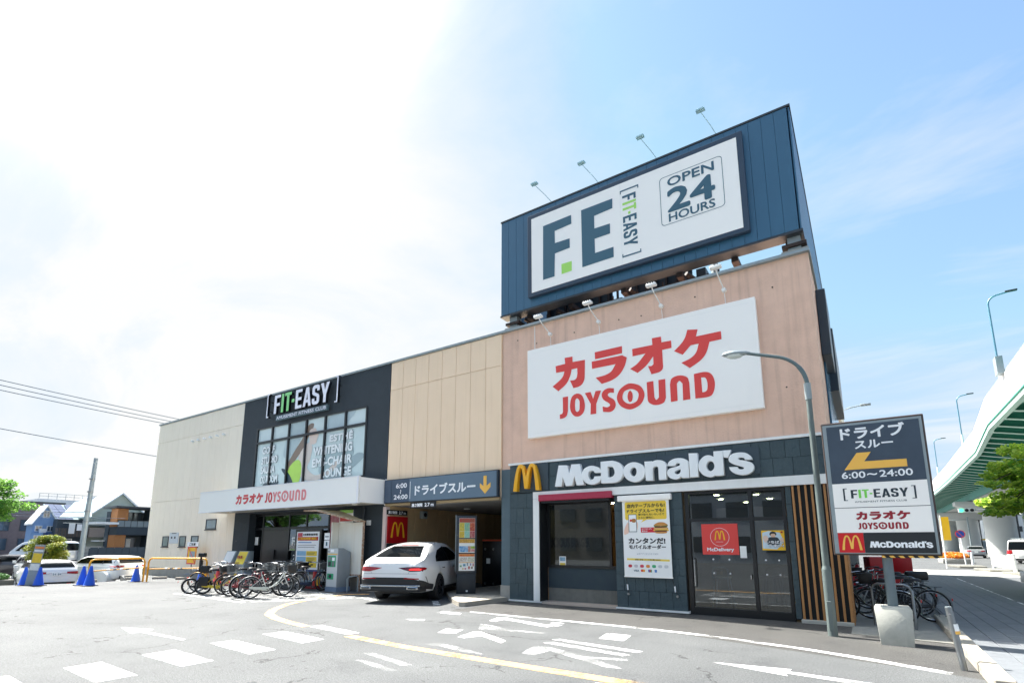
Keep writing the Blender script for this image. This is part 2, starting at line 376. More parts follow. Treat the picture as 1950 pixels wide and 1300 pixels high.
GLYPH_BURGER = [
 "126,612 388,594 455,336 533,607 779,598 897,21 681,23 614,302 536,22 343,19 247,293 205,18 0,26",
 "1415,323 1235,327 1206,372s 1153,397s 1061,369s 1032,265s 1063,171s 1130,136s 1200,166s 1224,220 1412,217 1397,128s 1317,50s 1150,12s 983,57s 870,192s 855,320s 916,444s 1042,507s 1180,513s 1315,468s 1395,392s",
 "1417,602 1691,606s 1779,599s 1922,542s 2018,438s 2041,314s 2014,167s 1918,65s 1787,23s 1421,29|1605,458 1708,461s 1779,417s 1814,304s 1787,217s 1720,171s 1610,165",
 "2359,511s 2508,464s 2600,377s 2632,255s 2588,113s 2475,28s 2337,4s 2186,60s 2078,176s 2052,286s 2088,405s 2204,490s|2346,387s 2407,339s 2420,258s 2393,180s 2332,141s 2261,183s 2233,272s 2266,357s",
 "2638,500 2822,497 2827,465 2898,506s 3018,509s 3127,470s 3183,387s 3183,277 3174,15 2993,16 2991,292 2978,341s 2915,365s 2849,327s 2830,257 2834,14 2656,18",
 "3223,352 3267,442s 3379,503s 3518,514s 3638,487s 3717,426s 3737,332 3738,19 3566,23 3554,70 3490,21s 3398,4s 3277,43s 3219,118s 3210,196s 3273,270s 3399,298s 3507,321s 3540,357s 3504,398s 3450,395s 3401,337|3549,255 3545,186s 3511,127s 3450,116s 3398,143s 3393,190s 3456,227s",
 "3765,607 3965,595 3952,26 3768,24",
 "4349,600 4546,596 4542,21 4360,17 4351,50 4296,9s 4210,1s 4085,54s 3997,166s 3980,289s 4019,407s 4127,504s 4243,516s 4346,465|4257,386s 4325,343s 4351,258s 4321,171s 4247,132s 4179,182s 4156,274s 4190,354s",
 "4561,600 4734,595 4660,432 4571,444",
 "5180,341 5034,346 5011,389s 4945,410s 4887,392s 4901,351s 5071,300s 5173,247s 5203,159s 5173,75s 5076,11s 4929,0s 4784,47s 4701,126s 4678,194 4848,185 4872,139s 4938,119s 4995,132s 4992,173s 4904,212s 4772,267s 4688,333s 4687,422s 4761,496s 4899,520s 5045,498s 5146,423s"]
GLYPH_KARAOKE = [
 "418,1826 672,1817 677,1652 1069,1638 1052,1239 1036,1075s 967,947s 846,884s 681,873 579,1114 716,1104s 793,1161s 820,1283 818,1439 639,1436 582,1242s 455,1037s 193,859 0,1030 256,1187s 358,1297s 401,1419 124,1428 112,1634 430,1644",
 "1379,1796 2193,1804 2190,1600 1382,1589",
 "1278,1540 2190,1543 2320,1452 2251,1229s 2094,1017s 1869,897s 1565,843 1385,1053 1651,1072s 1850,1144s 1990,1329 1281,1330",
 "3037,1836 3277,1828 3287,1668 3537,1662 3541,1462 3294,1459 3296,1024 3274,938s 3184,879s 2977,858 2896,1097 2993,1084s 3045,1125 3048,1333 2840,1113s 2605,962 2400,1115 2611,1225s 2843,1455 2483,1450 2481,1657 3040,1650",
 "3964,1853 4220,1805 4167,1628 4770,1629 4771,1420 4487,1417 4391,1154s 4244,986s 3970,837 3766,1015 3995,1087s 4142,1206s 4225,1426 4026,1427 3813,1220 3599,1360 3782,1512s 3898,1664s",
 "333,646 505,646 490,214 450,81s 357,24s 225,14 227,145 298,158s 330,209",
 "796,683s 958,588s 1030,328s 989,115s 854,11s 691,42s 580,201s 564,399s 629,612s|793,544s 860,465s 865,326s 850,190s 783,145s 731,207s 723,375s 738,498s",
 "1039,657 1215,661 1289,452 1368,663 1536,652 1379,289 1370,12 1196,13 1213,314",
 "1915,647 1911,519 1801,545s 1730,503s 1769,430s 1904,329s 1953,189s 1907,63s 1782,2s 1575,37 1566,188 1704,146s 1788,187s 1749,259s 1600,376s 1548,519s 1608,631s 1750,680s",
 "2417,701s 2661,585s 2766,348s 2679,117s 2479,5s 2295,1s 2086,129s 1992,341s 2062,556s 2243,684s|2397,547s 2552,474s 2604,361s 2553,201s 2406,141s 2276,171s 2173,273s 2156,394s 2223,516s",
 "2382,502s 2432,428s 2440,323s 2415,222s 2356,193s 2311,252s 2296,359s 2328,472s",
 "2840,658 3018,660 3026,216 3072,140s 3145,197 3153,661 3332,660 3325,156 3265,40s 3115,0s 2967,30s 2858,128s 2842,284",
 "3447,25 3447,487 3491,631s 3615,684s 3758,675s 3895,595s 3934,452 3936,22 3756,21 3765,457 3691,545s 3623,482 3620,30",
 "4058,657 4337,661s 4478,574s 4540,393s 4527,204s 4455,48s 4319,10s 4058,20|4227,535 4328,509s 4369,375s 4354,209s 4305,157s 4233,152"]
GLYPH_FE = [
 "22,1813 1008,1830 1010,1536 434,1500 436,1094 939,1078 941,771 430,750 404,3 0,6",
 "646,326 996,319 989,8 649,0",
 "1343,1852 2344,1844 2333,1538 1759,1509 1755,1105 2242,1087 2238,774 1754,774 1752,323 2325,328 2321,14 1337,6"]
# condensed block lettering, drawn on a grid of 600 x 1000
BLOCK = {
 'F': "0,0 180,0 180,400 440,400 440,560 180,560 180,840 480,840 480,1000 0,1000",
 'I': "0,0 180,0 180,1000 0,1000",
 'T': "160,0 340,0 340,840 500,840 500,1000 0,1000 0,840 160,840",
 '-': "0,400 200,400 200,570 0,570",
 'E': "0,0 480,0 480,160 180,160 180,420 440,420 440,580 180,580 180,840 480,840 480,1000 0,1000",
 'A': "0,0 175,0 215,200 375,200 415,0 590,0 390,1000 200,1000|240,345 350,345 295,700",
 'S': "0,130 60,40 150,0 360,0 450,40 510,130 510,400 450,500 180,630 180,820 330,820 330,690 510,690 510,870 450,960 360,1000 150,1000 60,960 0,870 0,600 60,510 330,380 330,170 180,170 180,320 0,320",
 'Y': "200,0 380,0 380,380 590,1000 400,1000 290,620 180,1000 -10,1000 200,380",
 '[': "0,0 170,0 170,70 70,70 70,1280 170,1280 170,1350 0,1350",
 ']': "0,0 170,0 170,1350 0,1350 0,1280 100,1280 100,70 0,70"}
BLOCK_W = {'F': 560, 'I': 260, 'T': 540, '-': 290, 'E': 560, 'A': 650, 'S': 590, 'Y': 590}
def arches():
    """outline of the double arch, 1000 wide and 900 high"""
    n = 14
    # outer left leg up, over both arches, down the right leg, then the inner side back
    def curve(x0, x1, h, rev=False):
        pts = []
        for k in range(n + 1):
            t = k / n; x = x0 + (x1 - x0) * t; u = abs((x - (x0 + x1) / 2) / ((x1 - x0) / 2))
            pts.append((x, h * (1 - u ** 2.6)))
        return pts
    left = [p for p in curve(0, 560, 900)]; right = [p for p in curve(440, 1000, 900)]
    left = [p for p in left if p[0] <= 500]; right = [p for p in right if p[0] >= 500]
    outer = left + [(500, 900 * (1 - (220 / 280) ** 2.6))] + right
    # inner
    r_in = curve(562, 870, 800)[::-1][:-1]; l_in = curve(130, 438, 800)[::-1][1:]
    return [[(x / 1000, y / 1000) for x, y in (outer + r_in + [(560, 70), (440, 70)] + l_in)]]

KARAOKE_SETS = [GLYPH_KARAOKE[0:1], GLYPH_KARAOKE[1:3], GLYPH_KARAOKE[3:4], GLYPH_KARAOKE[4:5]]
BRAND_SETS = [GLYPH_KARAOKE[k:k + 1] for k in (5, 6, 7, 8)] + [GLYPH_KARAOKE[9:11]] + [GLYPH_KARAOKE[k:k + 1] for k in (11, 12, 13)]
BURGER_SETS = [GLYPH_BURGER[k:k + 1] for k in range(len(GLYPH_BURGER))]
def fit_letters(parent, sets, m, x0, x1, z0, z1, y, extrude=0.0, name='letter', bev=0.0):
    ps = [p for st_ in sets for g in st_ for c in parse_glyph(g) for p in c]
    gx0 = min(p[0] for p in ps); gx1 = max(p[0] for p in ps); gz0 = min(p[1] for p in ps); gz1 = max(p[1] for p in ps)
    sx = (x1 - x0) / (gx1 - gx0); sz = (z1 - z0) / (gz1 - gz0)
    for i, st_ in enumerate(sets):
        glyph_part(name, st_, m(i) if callable(m) and not hasattr(m, 'name') else m, parent, x0 - gx0 * sx, y, z0 - gz0 * sz, sx, sz, extrude=extrude, bev=bev)
def arch_part(name, m, parent, x0, x1, z0, z1, y, extrude=0.0, yaw=0.0, bev=0.0):
    cs = [[(px_ * (x1 - x0), pz_ * (z1 - z0) / .9) for px_, pz_ in arches()[0]]]
    me = curve_mesh(cs, extrude, name, bev); me.materials.append(m); stand(me, yaw=yaw)
    off = Vector(parent.get('_off', (0, 0, 0)))
    return link(name, me, parent, loc=off + Vector((x0, y, z0)))
# ------------------------------------------------------------------ palette
m_cream = mat('cream_panel', '#fcf0dc', .75, var=.10, vscale=1.2, dark='#d3c6b0', bump=.2, bscale=60, streak=.25, rand=.06)
m_orange = mat('sand_panel', '#fbdfbf', .75, var=.12, vscale=1.0, dark='#d9bc97', bump=.2, bscale=60, streak=.3, rand=.06)
m_dark = mat('dark_render', '#343d44', .8, var=.3, vscale=2.5, dark='#22292e', bump=.5, bscale=70)
m_pink = mat('pink_render', '#eac5ae', .85, var=.3, vscale=2.2, dark='#b99683', bump=.5, bscale=28, streak=.5)
m_tile = mat('dark_stone_tile', '#43545a', .62, var=.45, vscale=4, dark='#2f3d42', bump=.9, bscale=14, rand=.25)
m_joint = mat('tile_joint', '#2e373b', .8)
m_white = mat('white_panel', '#fdfaf4', .4, var=.04, vscale=.8, dark='#d6d8da')
m_offwhite = mat('white_trim', '#f0f1ee', .5, var=.12, vscale=3, dark='#b9b9b2', streak=.12)
m_black = mat('black_frame', '#15181b', .35)
m_dgrey = mat('dark_grey_metal', '#33393f', .45, var=.15, vscale=3)
m_steel = mat('steel', '#8d9296', .35, metal=.9, var=.2, vscale=6)
m_galv = mat('galvanised', '#9aa5a8', .5, metal=.35, var=.25, vscale=5)
m_chrome = mat('chrome', '#b5b8bc', .16, metal=1)
m_blueclad = mat('blue_cladding', '#33627f', .42, var=.25, vscale=.9, dark='#285069', rand=.12, spec=.6)
m_signframe = mat('sign_frame', '#2d3f52', .45)
m_print = mat('teal_print', '#3a6274', .5)
m_lime = mat('lime_print', '#a9e36a', .5)
m_red = mat('red_print', '#e34640', .45)
m_darkred = mat('dark_red_print', '#99202c', .45)
m_yellow = mat('yellow_print', '#f7c21c', .45)
m_amber = mat('amber_print', '#f5bd55', .45)
m_black_print = mat('black_print', '#23272b', .5)
m_concrete = mat('concrete', '#a3a19a', .85, var=.4, vscale=4, dark='#7d7b73', bump=.4, bscale=30, streak=.25)
m_concrete_light = mat('pale_concrete', '#bdbab1', .85, var=.3, vscale=3, dark='#98958b', bump=.3, bscale=30)
m_dkconcrete = mat('old_concrete', '#77766f', .85, var=.5, vscale=3, dark='#53524c', bump=.4, bscale=30, streak=.4)
m_wood = mat('wood_slat', '#b4814f', .5, var=.35, vscale=9, dark='#936338', streak=.3)
m_kerb = mat('kerb_stone', '#a8a194', .8, var=.35, vscale=5, dark='#8d877b', bump=.5, bscale=50, rand=.15)
m_pave = mat('pavement_tile', '#74787c', .8, var=.3, vscale=6, dark='#5a5e63', bump=.5, bscale=60, rand=.3)
m_pave2 = mat('pavement_strip', '#66696c', .85, var=.3, vscale=3, bump=.5, bscale=60)
m_asphalt = asphalt_mat(); MATS['asphalt'] = m_asphalt
m_wpaint = paint_mat('white_road_paint', '#e6e7e4', .42)
m_wpaint_worn = paint_mat('worn_white_road_paint', '#e0e1de', 1.0)
m_ypaint = paint_mat('yellow_road_paint', '#e3b26c', .2)
m_glass = glass_mat('shop_glass', (.26, .34, .38), .07)
m_glass_dark = glass_mat('dark_glass', (.22, .25, .27), .13)
m_ceiling = mat('tunnel_ceiling', '#8c8b8a', .7, var=.1)
m_red_awning = mat('burgundy_awning', '#a62a45', .5, var=.15, vscale=6, dark='#c0536a')

# ------------------------------------------------------------------ ground, pavement, kerb
ledge = [(-120, -500), (-34, -16), (-29.2, -6.75), (-28.0, -4.3), (-28.4, -2.5), (-33.3, -1.0), (-33.4, 0), (-33.4, 1200)]
g = MB(); g.add([(500, -500, 0), (500, 1200, 0)] + [(x, y, 0) for x, y in ledge[::-1]], [tuple(range(10))])
g.add([(x, y, 0) for x, y in ledge] + [(x, y, -.5) for x, y in ledge], [(i, i + 1, 9 + i, 8 + i) for i in range(7)])
# the car park beyond the ledge lies half a metre lower and rises again before the houses
g.add([(x, y, -.5) for x, y in ledge] + [(-48, 1200, -.6), (-48, -2, -.6), (-120.0, -520, -.5)], [(0, 1, 2, 3, 4, 5, 6, 7, 8, 9, 10)])
g.add([(-48, 1200, -.6), (-48, -2, -.6), (-120, -520, -.5), (-150, -520, 0), (-58, -2, 0), (-58, 1200, 0), (-900, 1200, 0), (-900, -520, 0)], [(0, 5, 4, 1), (1, 4, 3, 2), (5, 6, 7, 3, 4)])
ground = g.build('asphalt_ground', m_asphalt, kind='structure')
gr = ground; gr['_off'] = (0, 0, 0)
def flat(name, pts, m, z=.004):
    b = MB(); b.add([(x, y, z) for x, y in pts], [tuple(range(len(pts)))])
    me = b.mesh(name, m); 
    if me.polygons[0].normal.z < 0: me.flip_normals()
    return link(name, me, gr)
def strip(name, a, b_, m, z=.004):
    vs = [(x, y, z) for x, y in a] + [(x, y, z) for x, y in b_]; n = len(a)
    b = MB(); b.add(vs, [(i, n + i, n + i + 1, i + 1) for i in range(n - 1)]); me = b.mesh(name, m)
    if me.polygons[0].normal.z < 0: me.flip_normals()
    return link(name, me, gr)
for blk in ([(-9.35, -12.2), (-9.3, -11.72), (-8.0, -11.75), (-8.02, -12.25)], [(-9.30, -11.25), (-9.24, -10.8), (-7.96, -10.85), (-7.98, -11.3)],
            [(-9.18, -10.27), (-9.20, -9.83), (-7.90, -9.88), (-7.92, -10.33)], [(-9.26, -9.31), (-9.29, -8.84), (-7.96, -8.9), (-7.95, -9.34)],
            [(-9.37, -8.26), (-9.36, -7.86), (-7.96, -7.94), (-7.95, -8.38)], [(-9.5, -7.25), (-9.47, -6.82), (-8.09, -6.94), (-8.1, -7.38)],
            [(-9.56, -6.21), (-9.51, -5.94), (-8.12, -6.14), (-8.13, -6.40)]):
    flat('crossing_block', blk, m_wpaint)
flat('road_arrow', [(-12.61, -8.38), (-11.79, -8.11), (-11.62, -8.31), (-10.11, -8.30), (-10.07, -8.38), (-11.61, -8.42), (-11.65, -8.58)], m_wpaint, .0045)
flat('road_arrow', [(-2.02, -5.01), (-1.01, -4.87), (-1.03, -5.02), (-.1, -5.12), (-.3, -5.28), (-1.06, -5.15), (-1.01, -5.30)], m_wpaint, .0045)
yo = [(-14.05, -.72), (-14.62, -1.35), (-14.36, -2.65), (-13.62, -4.16), (-12.80, -5.1), (-12.05, -5.68), (-11.31, -5.98), (-10.54, -6.17), (-9.62, -6.33)]
yi = [(-13.9, -.92), (-14.42, -1.42), (-14.15, -2.78), (-13.42, -4.1), (-12.65, -4.96), (-11.98, -5.48), (-11.25, -5.77), (-10.5, -5.96), (-9.62, -6.14)]
strip('yellow_line', yo, yi, m_ypaint)
strip('yellow_line', [(-8.03, -6.58), (-6.5, -6.74), (-5.07, -6.8), (-3.8, -6.84), (-2.5, -6.87), (-1.0, -6.9)], [(-7.98, -6.37), (-6.5, -6.53), (-5.07, -6.58), (-3.8, -6.61), (-2.5, -6.63), (-1.0, -6.65)], m_ypaint)
strip('white_edge_line', [(-8.3, -2.6), (-6.9, -2.66), (-5.5, -2.68), (-4.04, -2.72), (-3.0, -2.84), (-2.13, -3.0), (-.89, -3.33), (0, -3.72), (.72, -4.08)],
      [(-8.32, -2.48), (-6.9, -2.53), (-5.5, -2.53), (-4.04, -2.55), (-3.0, -2.66), (-2.19, -2.82), (-.91, -3.16), (.03, -3.54), (.76, -3.9)], m_wpaint)
flat('white_dash', [(-10.78, -1.24), (-10.62, -1.16), (-9.9, -1.85), (-9.98, -2.05)], m_wpaint)
# worn lettering painted on the lane
for P in ([(-8.89, -3.15), (-8.93, -2.86), (-8.33, -2.86), (-8.18, -3.12)], [(-8.78, -4.34), (-8.32, -4.15), (-8.19, -4.32), (-8.45, -4.42)],
          [(-6.91, -5.31), (-7.1, -4.84), (-6.73, -4.76), (-6.58, -5.18)], [(-6.30, -5.46), (-6.42, -4.85), (-6.31, -4.76), (-5.37, -5.27), (-5.31, -5.5), (-6.01, -5.14), (-6.13, -5.47)],
          [(-7.02, -3.53), (-7.17, -3.0), (-7.02, -2.9), (-5.5, -3.37), (-5.51, -3.6), (-6.85, -3.2), (-6.82, -3.55)],
          [(-5.75, -3.08), (-5.78, -2.92), (-5.49, -2.90), (-5.44, -3.06)], [(-5.72, -3.35), (-5.68, -3.2), (-5.38, -3.2), (-5.42, -3.36)],
          [(-4.74, -5.07), (-4.62, -4.92), (-3.11, -5.19), (-3.2, -5.34)], [(-4.76, -4.74), (-4.68, -4.6), (-3.07, -4.84), (-3.13, -4.99)],
          [(-4.12, -4.20), (-4.24, -3.56), (-3.76, -3.56), (-3.66, -4.16)]):
    flat('painted_letter_stroke', P, m_wpaint)
for P in ([(-6.29, -6.33), (-6.22, -6.06), (-5.5, -6.2), (-5.0, -6.4), (-5.38, -6.42), (-5.93, -6.3)], [(-6.53, -4.53), (-6.9, -3.98), (-6.5, -4.04), (-6.0, -4.25), (-5.2, -4.2), (-5.2, -4.3), (-6.1, -4.45)],
          [(-4.58, -6.0), (-4.71, -5.42), (-4.46, -5.35), (-3.63, -5.66), (-3.05, -5.49), (-3.02, -5.62), (-3.47, -5.77), (-2.9, -6.1), (-3.12, -6.15), (-3.72, -5.86), (-4.30, -5.6), (-4.34, -6.02)],
          [(-2.9, -6.95), (-1.9, -6.7), (-1.2, -7.1), (-1.6, -7.6), (-2.6, -7.5)], [(-6.6, -7.35), (-6.5, -7.25), (-5.4, -7.5), (-5.5, -7.62)], [(-6.3, -7.75), (-6.22, -7.66), (-5.3, -7.85), (-5.4, -7.96)], [(-13.4, -1.75), (-12.9, -1.6), (-11.9, -2.0), (-12.2, -2.25)]):
    flat('worn_paint_mark', P, m_wpaint_worn)
# white grid painted under the parked bicycles
for (x0, y0, x1, y1) in ((-19.6, -4.32, -14.95, -4.55), (-17.3, -1.35, -14.9, -1.5)):
    flat('cycle_bay_line', [(x0, y0 - .07), (x1, y1 - .07), (x1, y1 + .07), (x0, y0 + .07)], m_wpaint, .005)
for k in range(9):
    x = -19.5 + k * .56
    flat('cycle_bay_line', [(x, -4.35), (x + .11, -4.35), (x + 2.05, -1.5), (x + 1.94, -1.5)], m_wpaint, .0045)
# pavement on the right
pv = link('pavement', MB().prism([(1.24, -4.6), (1.15, -30), (6.4, -30), (6.4, 22.2), (1.24, 22.2)], -.02, .055).mesh('pavement', m_pave2), kind='structure'); pv['_off'] = (0, 0, 0)
st = MB(); cnt = 0
for j in range(96):
    for i in range(7):
        x = 1.285 + i * .283; y = -5.0 + j * .283
        if cnt < 296:
            z = .068 + .0015 * ((i * 7 + j * 3) % 3)
            o = bx('paving_tile', m_pave, pv, x, x + .276, y, y + .276, .03, .07, bevel=.003); o.location.z += .0012 * ((i * 5 + j * 3) % 3); cnt += 1
        else: st.box(x, x + .276, y, y + .276, .05, .07 + .001 * ((i + j) % 3))
st.build('paving_tile', m_pave, pv, kind='stuff')
bx('white_line', m_wpaint, pv, 3.275, 3.33, -6, 19.5, .05, .06)
# light concrete driveway mouth across the pavement, and low kerb islands further on
dw = link('driveway_apron', MB().prism([(1.0, 22.2), (7.4, 22.2), (7.4, 30), (1.0, 30)], -.02, .03).mesh('driveway_apron', m_concrete_light), kind='structure')
ks = [(-4.75, -3.86), (-3.84, -2.72), (-2.70, -1.55), (-1.53, -.38), (-.36, .8), (.82, 1.98)]
for a, b_ in ks:
    q = bx('kerb_stone', m_kerb, pv, 1.04, 1.245, a, b_, -.05, .135, bevel=.018)
apron = link('cycle_parking_slab', MB().prism([(-.42, -1.12), (1.04, -1.36), (1.04, 14), (-.42, 14)], -.02, .012).mesh('cycle_parking_slab', mat('slab_concrete_shaded', '#85857f', .85, var=.4, vscale=3, dark='#686862', bump=.3, bscale=30)), kind='structure')  # slab colour darkened to stand in for the building's shadow on it
# kerbed island carrying the menu board
isl = link('kerbed_island', MB().prism([(-11.75, .9), (-11.5, .25), (-10.6, -.7), (-9.72, -1.5), (-9.25, -1.86), (-9.08, -1.8), (-8.9, -.1), (-9.2, .1), (-9.2, 9), (-11.6, 9)], -.02, .12).mesh('kerbed_island', m_kerb), kind='structure')

# ------------------------------------------------------------------ the building
B = thing('shopping_building', 'long two-storey commercial building with beige, dark, sand and pink front sections', 'building', (-16, 8, 0), world=True)
TOP = 8.35
def wall(name, m, x0, x1, y0, y1, z0, z1, **k): return bx(name, m, B, x0, x1, y0, y1, z0, z1, **k)
w_beige = wall('beige_wall', m_cream, -33.25, -24.32, .06, 24, 0, TOP - .02)
w_dark = wall('dark_wall', m_dark, -24.30, -23.05, -.004, 24, 0, TOP); wall('dark_wall', m_dark, -15.50, -14.27, -.004, 24, 0, TOP)
wall('dark_wall', m_dark, -23.05, -15.50, -.004, 20, 6.90, TOP); wall('dark_wall', m_dark, -23.05, -15.50, -.004, 20, 2.98, 4.12)
w_sand = wall('sand_wall', m_orange, -14.25, -9.19, .06, 24, 3.05, TOP - .02)
w_pink = wall('pink_wall', m_pink, -9.17, -.5, .06, 12, 3.9, TOP)
wall('pink_wall', m_pink, -9.17, -.5, 12.0, 24, 3.9, 7.9)
wall('shop_side_wall', m_dark, -1.3, -.52, .12, 24, 0, 3.9)
# roof coping
for x0, x1, m in ((-33.3, -9.2, m_galv), (-9.2, -.46, m_galv)):
    wall('roof_coping', m, x0, x1, -.05, .22, TOP, TOP + .07)
wall('roof_coping', m_galv, -.68, -.45, .22, 12, TOP, TOP + .07)
# vertical wall panels, beige part (three rows) and sand part (two rows)
def panels(parent, m, x0, x1, w, rows, y=0.0):
    n = round((x1 - x0) / w); w = (x1 - x0) / n
    for i in range(n):
        for z0, z1 in rows:
            bx('wall_panel', m, parent, x0 + i * w + .005, x0 + (i + 1) * w - .005, y, y + .06, z0 + .006, z1 - .006, bevel=.006)
panels(w_beige, m_cream, -33.25, -24.32, .6, ((.40, 3.92), (3.92, 7.28), (7.28, 8.34)))
panels(w_sand, m_orange, -14.25, -9.19, .632, ((3.92, 7.28), (7.28, 8.34)))
wall('concrete_plinth', m_concrete, -33.27, -24.3, -.03, .05, -.5, .395)
# small windows of the beige part
for x0, x1, z0, z1 in ((-31.3, -30.62, 1.5, 2.05), (-29.42, -28.75, 1.5, 2.05), (-28.2, -27.48, 1.5, 2.05), (-26.88, -25.9, 2.34, 2.84)):
    fr = MB(); fr.box(x0, x1, -.03, -.003, z1 - .05, z1); fr.box(x0, x1, -.03, -.003, z0, z0 + .05); fr.box(x0, x0 + .05, -.03, -.003, z0 + .05, z1 - .05); fr.box(x1 - .05, x1, -.03, -.003, z0 + .05, z1 - .05)
    f = fr.build('window', m_dgrey, B); bx('pane', mat('frosted_pane', '#7f9092', .15, spec=.8, var=.5, vscale=1.2, dark='#46555a'), f, x0 + .05, x1 - .05, -.012, -.004, z0 + .05, z1 - .05); bx('sill', m_dgrey, f, x0 - .04, x1 + .04, -.06, -.002, z0 - .04, z0 - .002)
for x in (-29.05, -28.44, -27.82, -27.2, -26.54, -25.92):
    b = MB(); b.cyl((x, -.002, 6.96), (x, -.07, 6.96), .055, n=14)
    vs = []; 
    b.lathe([(.065, -.03), (.06, .02), (.035, .055), (.004, .07)], 12, (x, -.09, 6.97)); b.build('vent_cap', m_offwhite, B, smooth=50)

# curtain window with the printed film
m_film = mat('printed_film', '#d4e3e2', .25, var=.35, vscale=.9, dark='#9fbcbf', spec=.6)
m_film2 = mat('printed_film_light', '#dbe9e8', .25, var=.3, vscale=.7, dark='#b2c9ca', spec=.6)
def frame_bar(x0, x1, z0, z1, p, y0=-.03, y1=.1): return bx('frame_bar', m_black, p, x0, x1, y0, y1, z0, z1)
xm = [-23.0, -21.8, -20.53, -19.3, -18.03, -16.75, -15.5]; Z0, Zm, Z1 = 4.12, 6.2, 6.9
wf = MB(); wf.box(-23.05, -15.5, -.02, .1, 6.84, 6.9); wf.box(-23.05, -15.5, -.02, .1, Z0, Z0 + .08)
win = wf.build('curtain_window', m_black, B)
for x in xm: frame_bar(x - .045, x + .045, Z0 + .08, 6.84, win)
for a, b_ in zip(xm, xm[1:]):
    frame_bar(a + .045, b_ - .045, Zm - .05, Zm + .05, win, -.025)
    bx('window_pane', m_film, win, a + .045, b_ - .045, .05, .07, Z0 + .08, Zm - .05); bx('window_pane', m_film2, win, a + .045, b_ - .045, .05, .07, Zm + .05, 6.84)
# print on the film: runner and letters (cut by the frame bars, as in the place)
YP = .042
def film(name, c, pts, dy=0.0, r=.3): 
    m = mat(name, c, r, var=.15, vscale=3); b = MB(); cs = [[(p.x, p.y) for p in smooth_contour([(x, z, True) for x, z in pts])]]
    me = curve_mesh(cs); me.materials.append(m); stand(me); link('runner_print', me, win, loc=Vector((0, YP - dy, 0)))
film('film_g1', '#a9bec1', [(-18.0, 4.2), (-16.9, 4.5), (-16.2, 5.2), (-16.9, 5.6), (-18.3, 4.9)], .000)
film('film_g2', '#b4c6c9', [(-20.9, 5.5), (-20.4, 6.85), (-19.3, 6.86), (-19.6, 6.2), (-20.3, 5.4)], .0008)
film('film_g3', '#b9cbd0', [(-17.9, 6.1), (-17.7, 6.85), (-16.2, 6.86), (-16.9, 6.3)], .0008)
film('film_g4', '#9fb2b6', [(-18.9, 4.16), (-17.2, 4.16), (-15.6, 4.9), (-16.0, 5.1), (-17.6, 4.45)], .0012)
film('film_hair', '#8a7666', [(-19.55, 6.1), (-19.2, 6.6), (-18.85, 6.62), (-18.95, 6.3), (-19.2, 6.05), (-19.35, 5.7), (-19.9, 5.25), (-20.4, 4.75), (-20.75, 4.7), (-20.5, 5.1), (-20.05, 5.6)], .002)
film('film_skin', '#e3cfc2', [(-19.1, 6.35), (-18.75, 6.42), (-18.58, 6.25), (-18.48, 6.08), (-18.56, 5.95), (-18.62, 5.78), (-18.85, 5.74), (-19.05, 5.85)], .003)
film('film_skin2', '#ddd0c6', [(-19.75, 5.3), (-19.4, 5.7), (-19.05, 5.85), (-18.85, 5.6), (-18.95, 5.1), (-19.1, 4.75), (-18.5, 4.42), (-17.7, 4.62), (-17.2, 4.95), (-17.05, 4.9), (-17.5, 4.45), (-18.5, 4.2), (-19.3, 4.3), (-19.7, 4.7)], .0025)
film('film_top', '#b9e25c', [(-20.45, 4.75), (-20.1, 5.1), (-19.7, 5.15), (-19.5, 4.8), (-19.65, 4.2), (-20.3, 4.18)], .0035)
film('film_navy', '#2c3f4c', [(-20.95, 4.85), (-20.7, 4.83), (-20.3, 4.55), (-20.05, 4.18), (-20.35, 4.16), (-20.6, 4.5)], .004)
film('film_navy2', '#40535c', [(-22.3, 4.16), (-21.3, 4.16), (-21.1, 4.32), (-21.6, 4.48), (-22.1, 4.36)], .0045)
m_outl = mat('letter_outline', '#3f4e54', .4); m_lett = mat('letter_white', '#f1f5f5', .4)
def wtext(s, xl, xr, z, h):
    text_part('window_lettering', s, m_outl, win, xl, YP - .012, z, h, xr - xl, bold=.085)
    text_part('window_lettering', s, m_lett, win, xl, YP - .020, z, h, xr - xl, bold=.065)
for s, a, b_, z in (('GOLF', -22.5, -21.55, 5.66), ('STUDIO', -22.5, -21.3, 5.20), ('SAUNA', -22.5, -21.45, 4.76), ('O2 ROOM', -22.5, -21.2, 4.32)): wtext(s, a, b_, z, .31)
for s, a, b_, z in (('ESTHÉ', -17.7, -16.3, 5.72), ('WHITENING', -18.7, -16.3, 5.24), ('EMS-CHAIR', -18.75, -16.3, 4.76), ('LOUNGE', -18.1, -16.3, 4.28)): wtext(s, a, b_, z, .33)

# raised sign over the window
S = thing('fitness_sign', 'raised white and green bracketed FIT-EASY letters above the curtain window', 'sign', (-19.5, -.1, 7.0), world=True)
m_lit = mat('sign_face_white', '#f2f2fb', .35); m_ltgreen = mat('sign_face_green', '#8fe08a', .35); m_ret = mat('letter_return', '#12161a', .4)
def block_word(parent, word, x, z, h, y, mcol, adv=1.0, ext=0.0, back=None, rot=0.0, name='letter', shear=0):
    s = h / 1000 * 1000; s = h; px_ = 0.0
    for i, ch in enumerate(word):
        mm = mcol(i, ch)
        gs = BLOCK[ch]
        ca, sa = math.cos(rot), math.sin(rot)
        X = x + px_ * ca; Zz = z + px_ * sa
        o = glyph_part(name, [gs], mm, parent, X, y, Zz, sx=s * adv, sz=s, rot=rot)
        if ext > 0:
            glyph_part('letter_return', [gs], back, parent, X, y + ext / 2 + .003, Zz, sx=s * adv, sz=s, extrude=ext / 2, rot=rot)
        px_ += BLOCK_W[ch] / 1000 * s * adv + .0
    return px_
word = 'FIT-EASY'; tot = sum(BLOCK_W[c] for c in word) / 1000
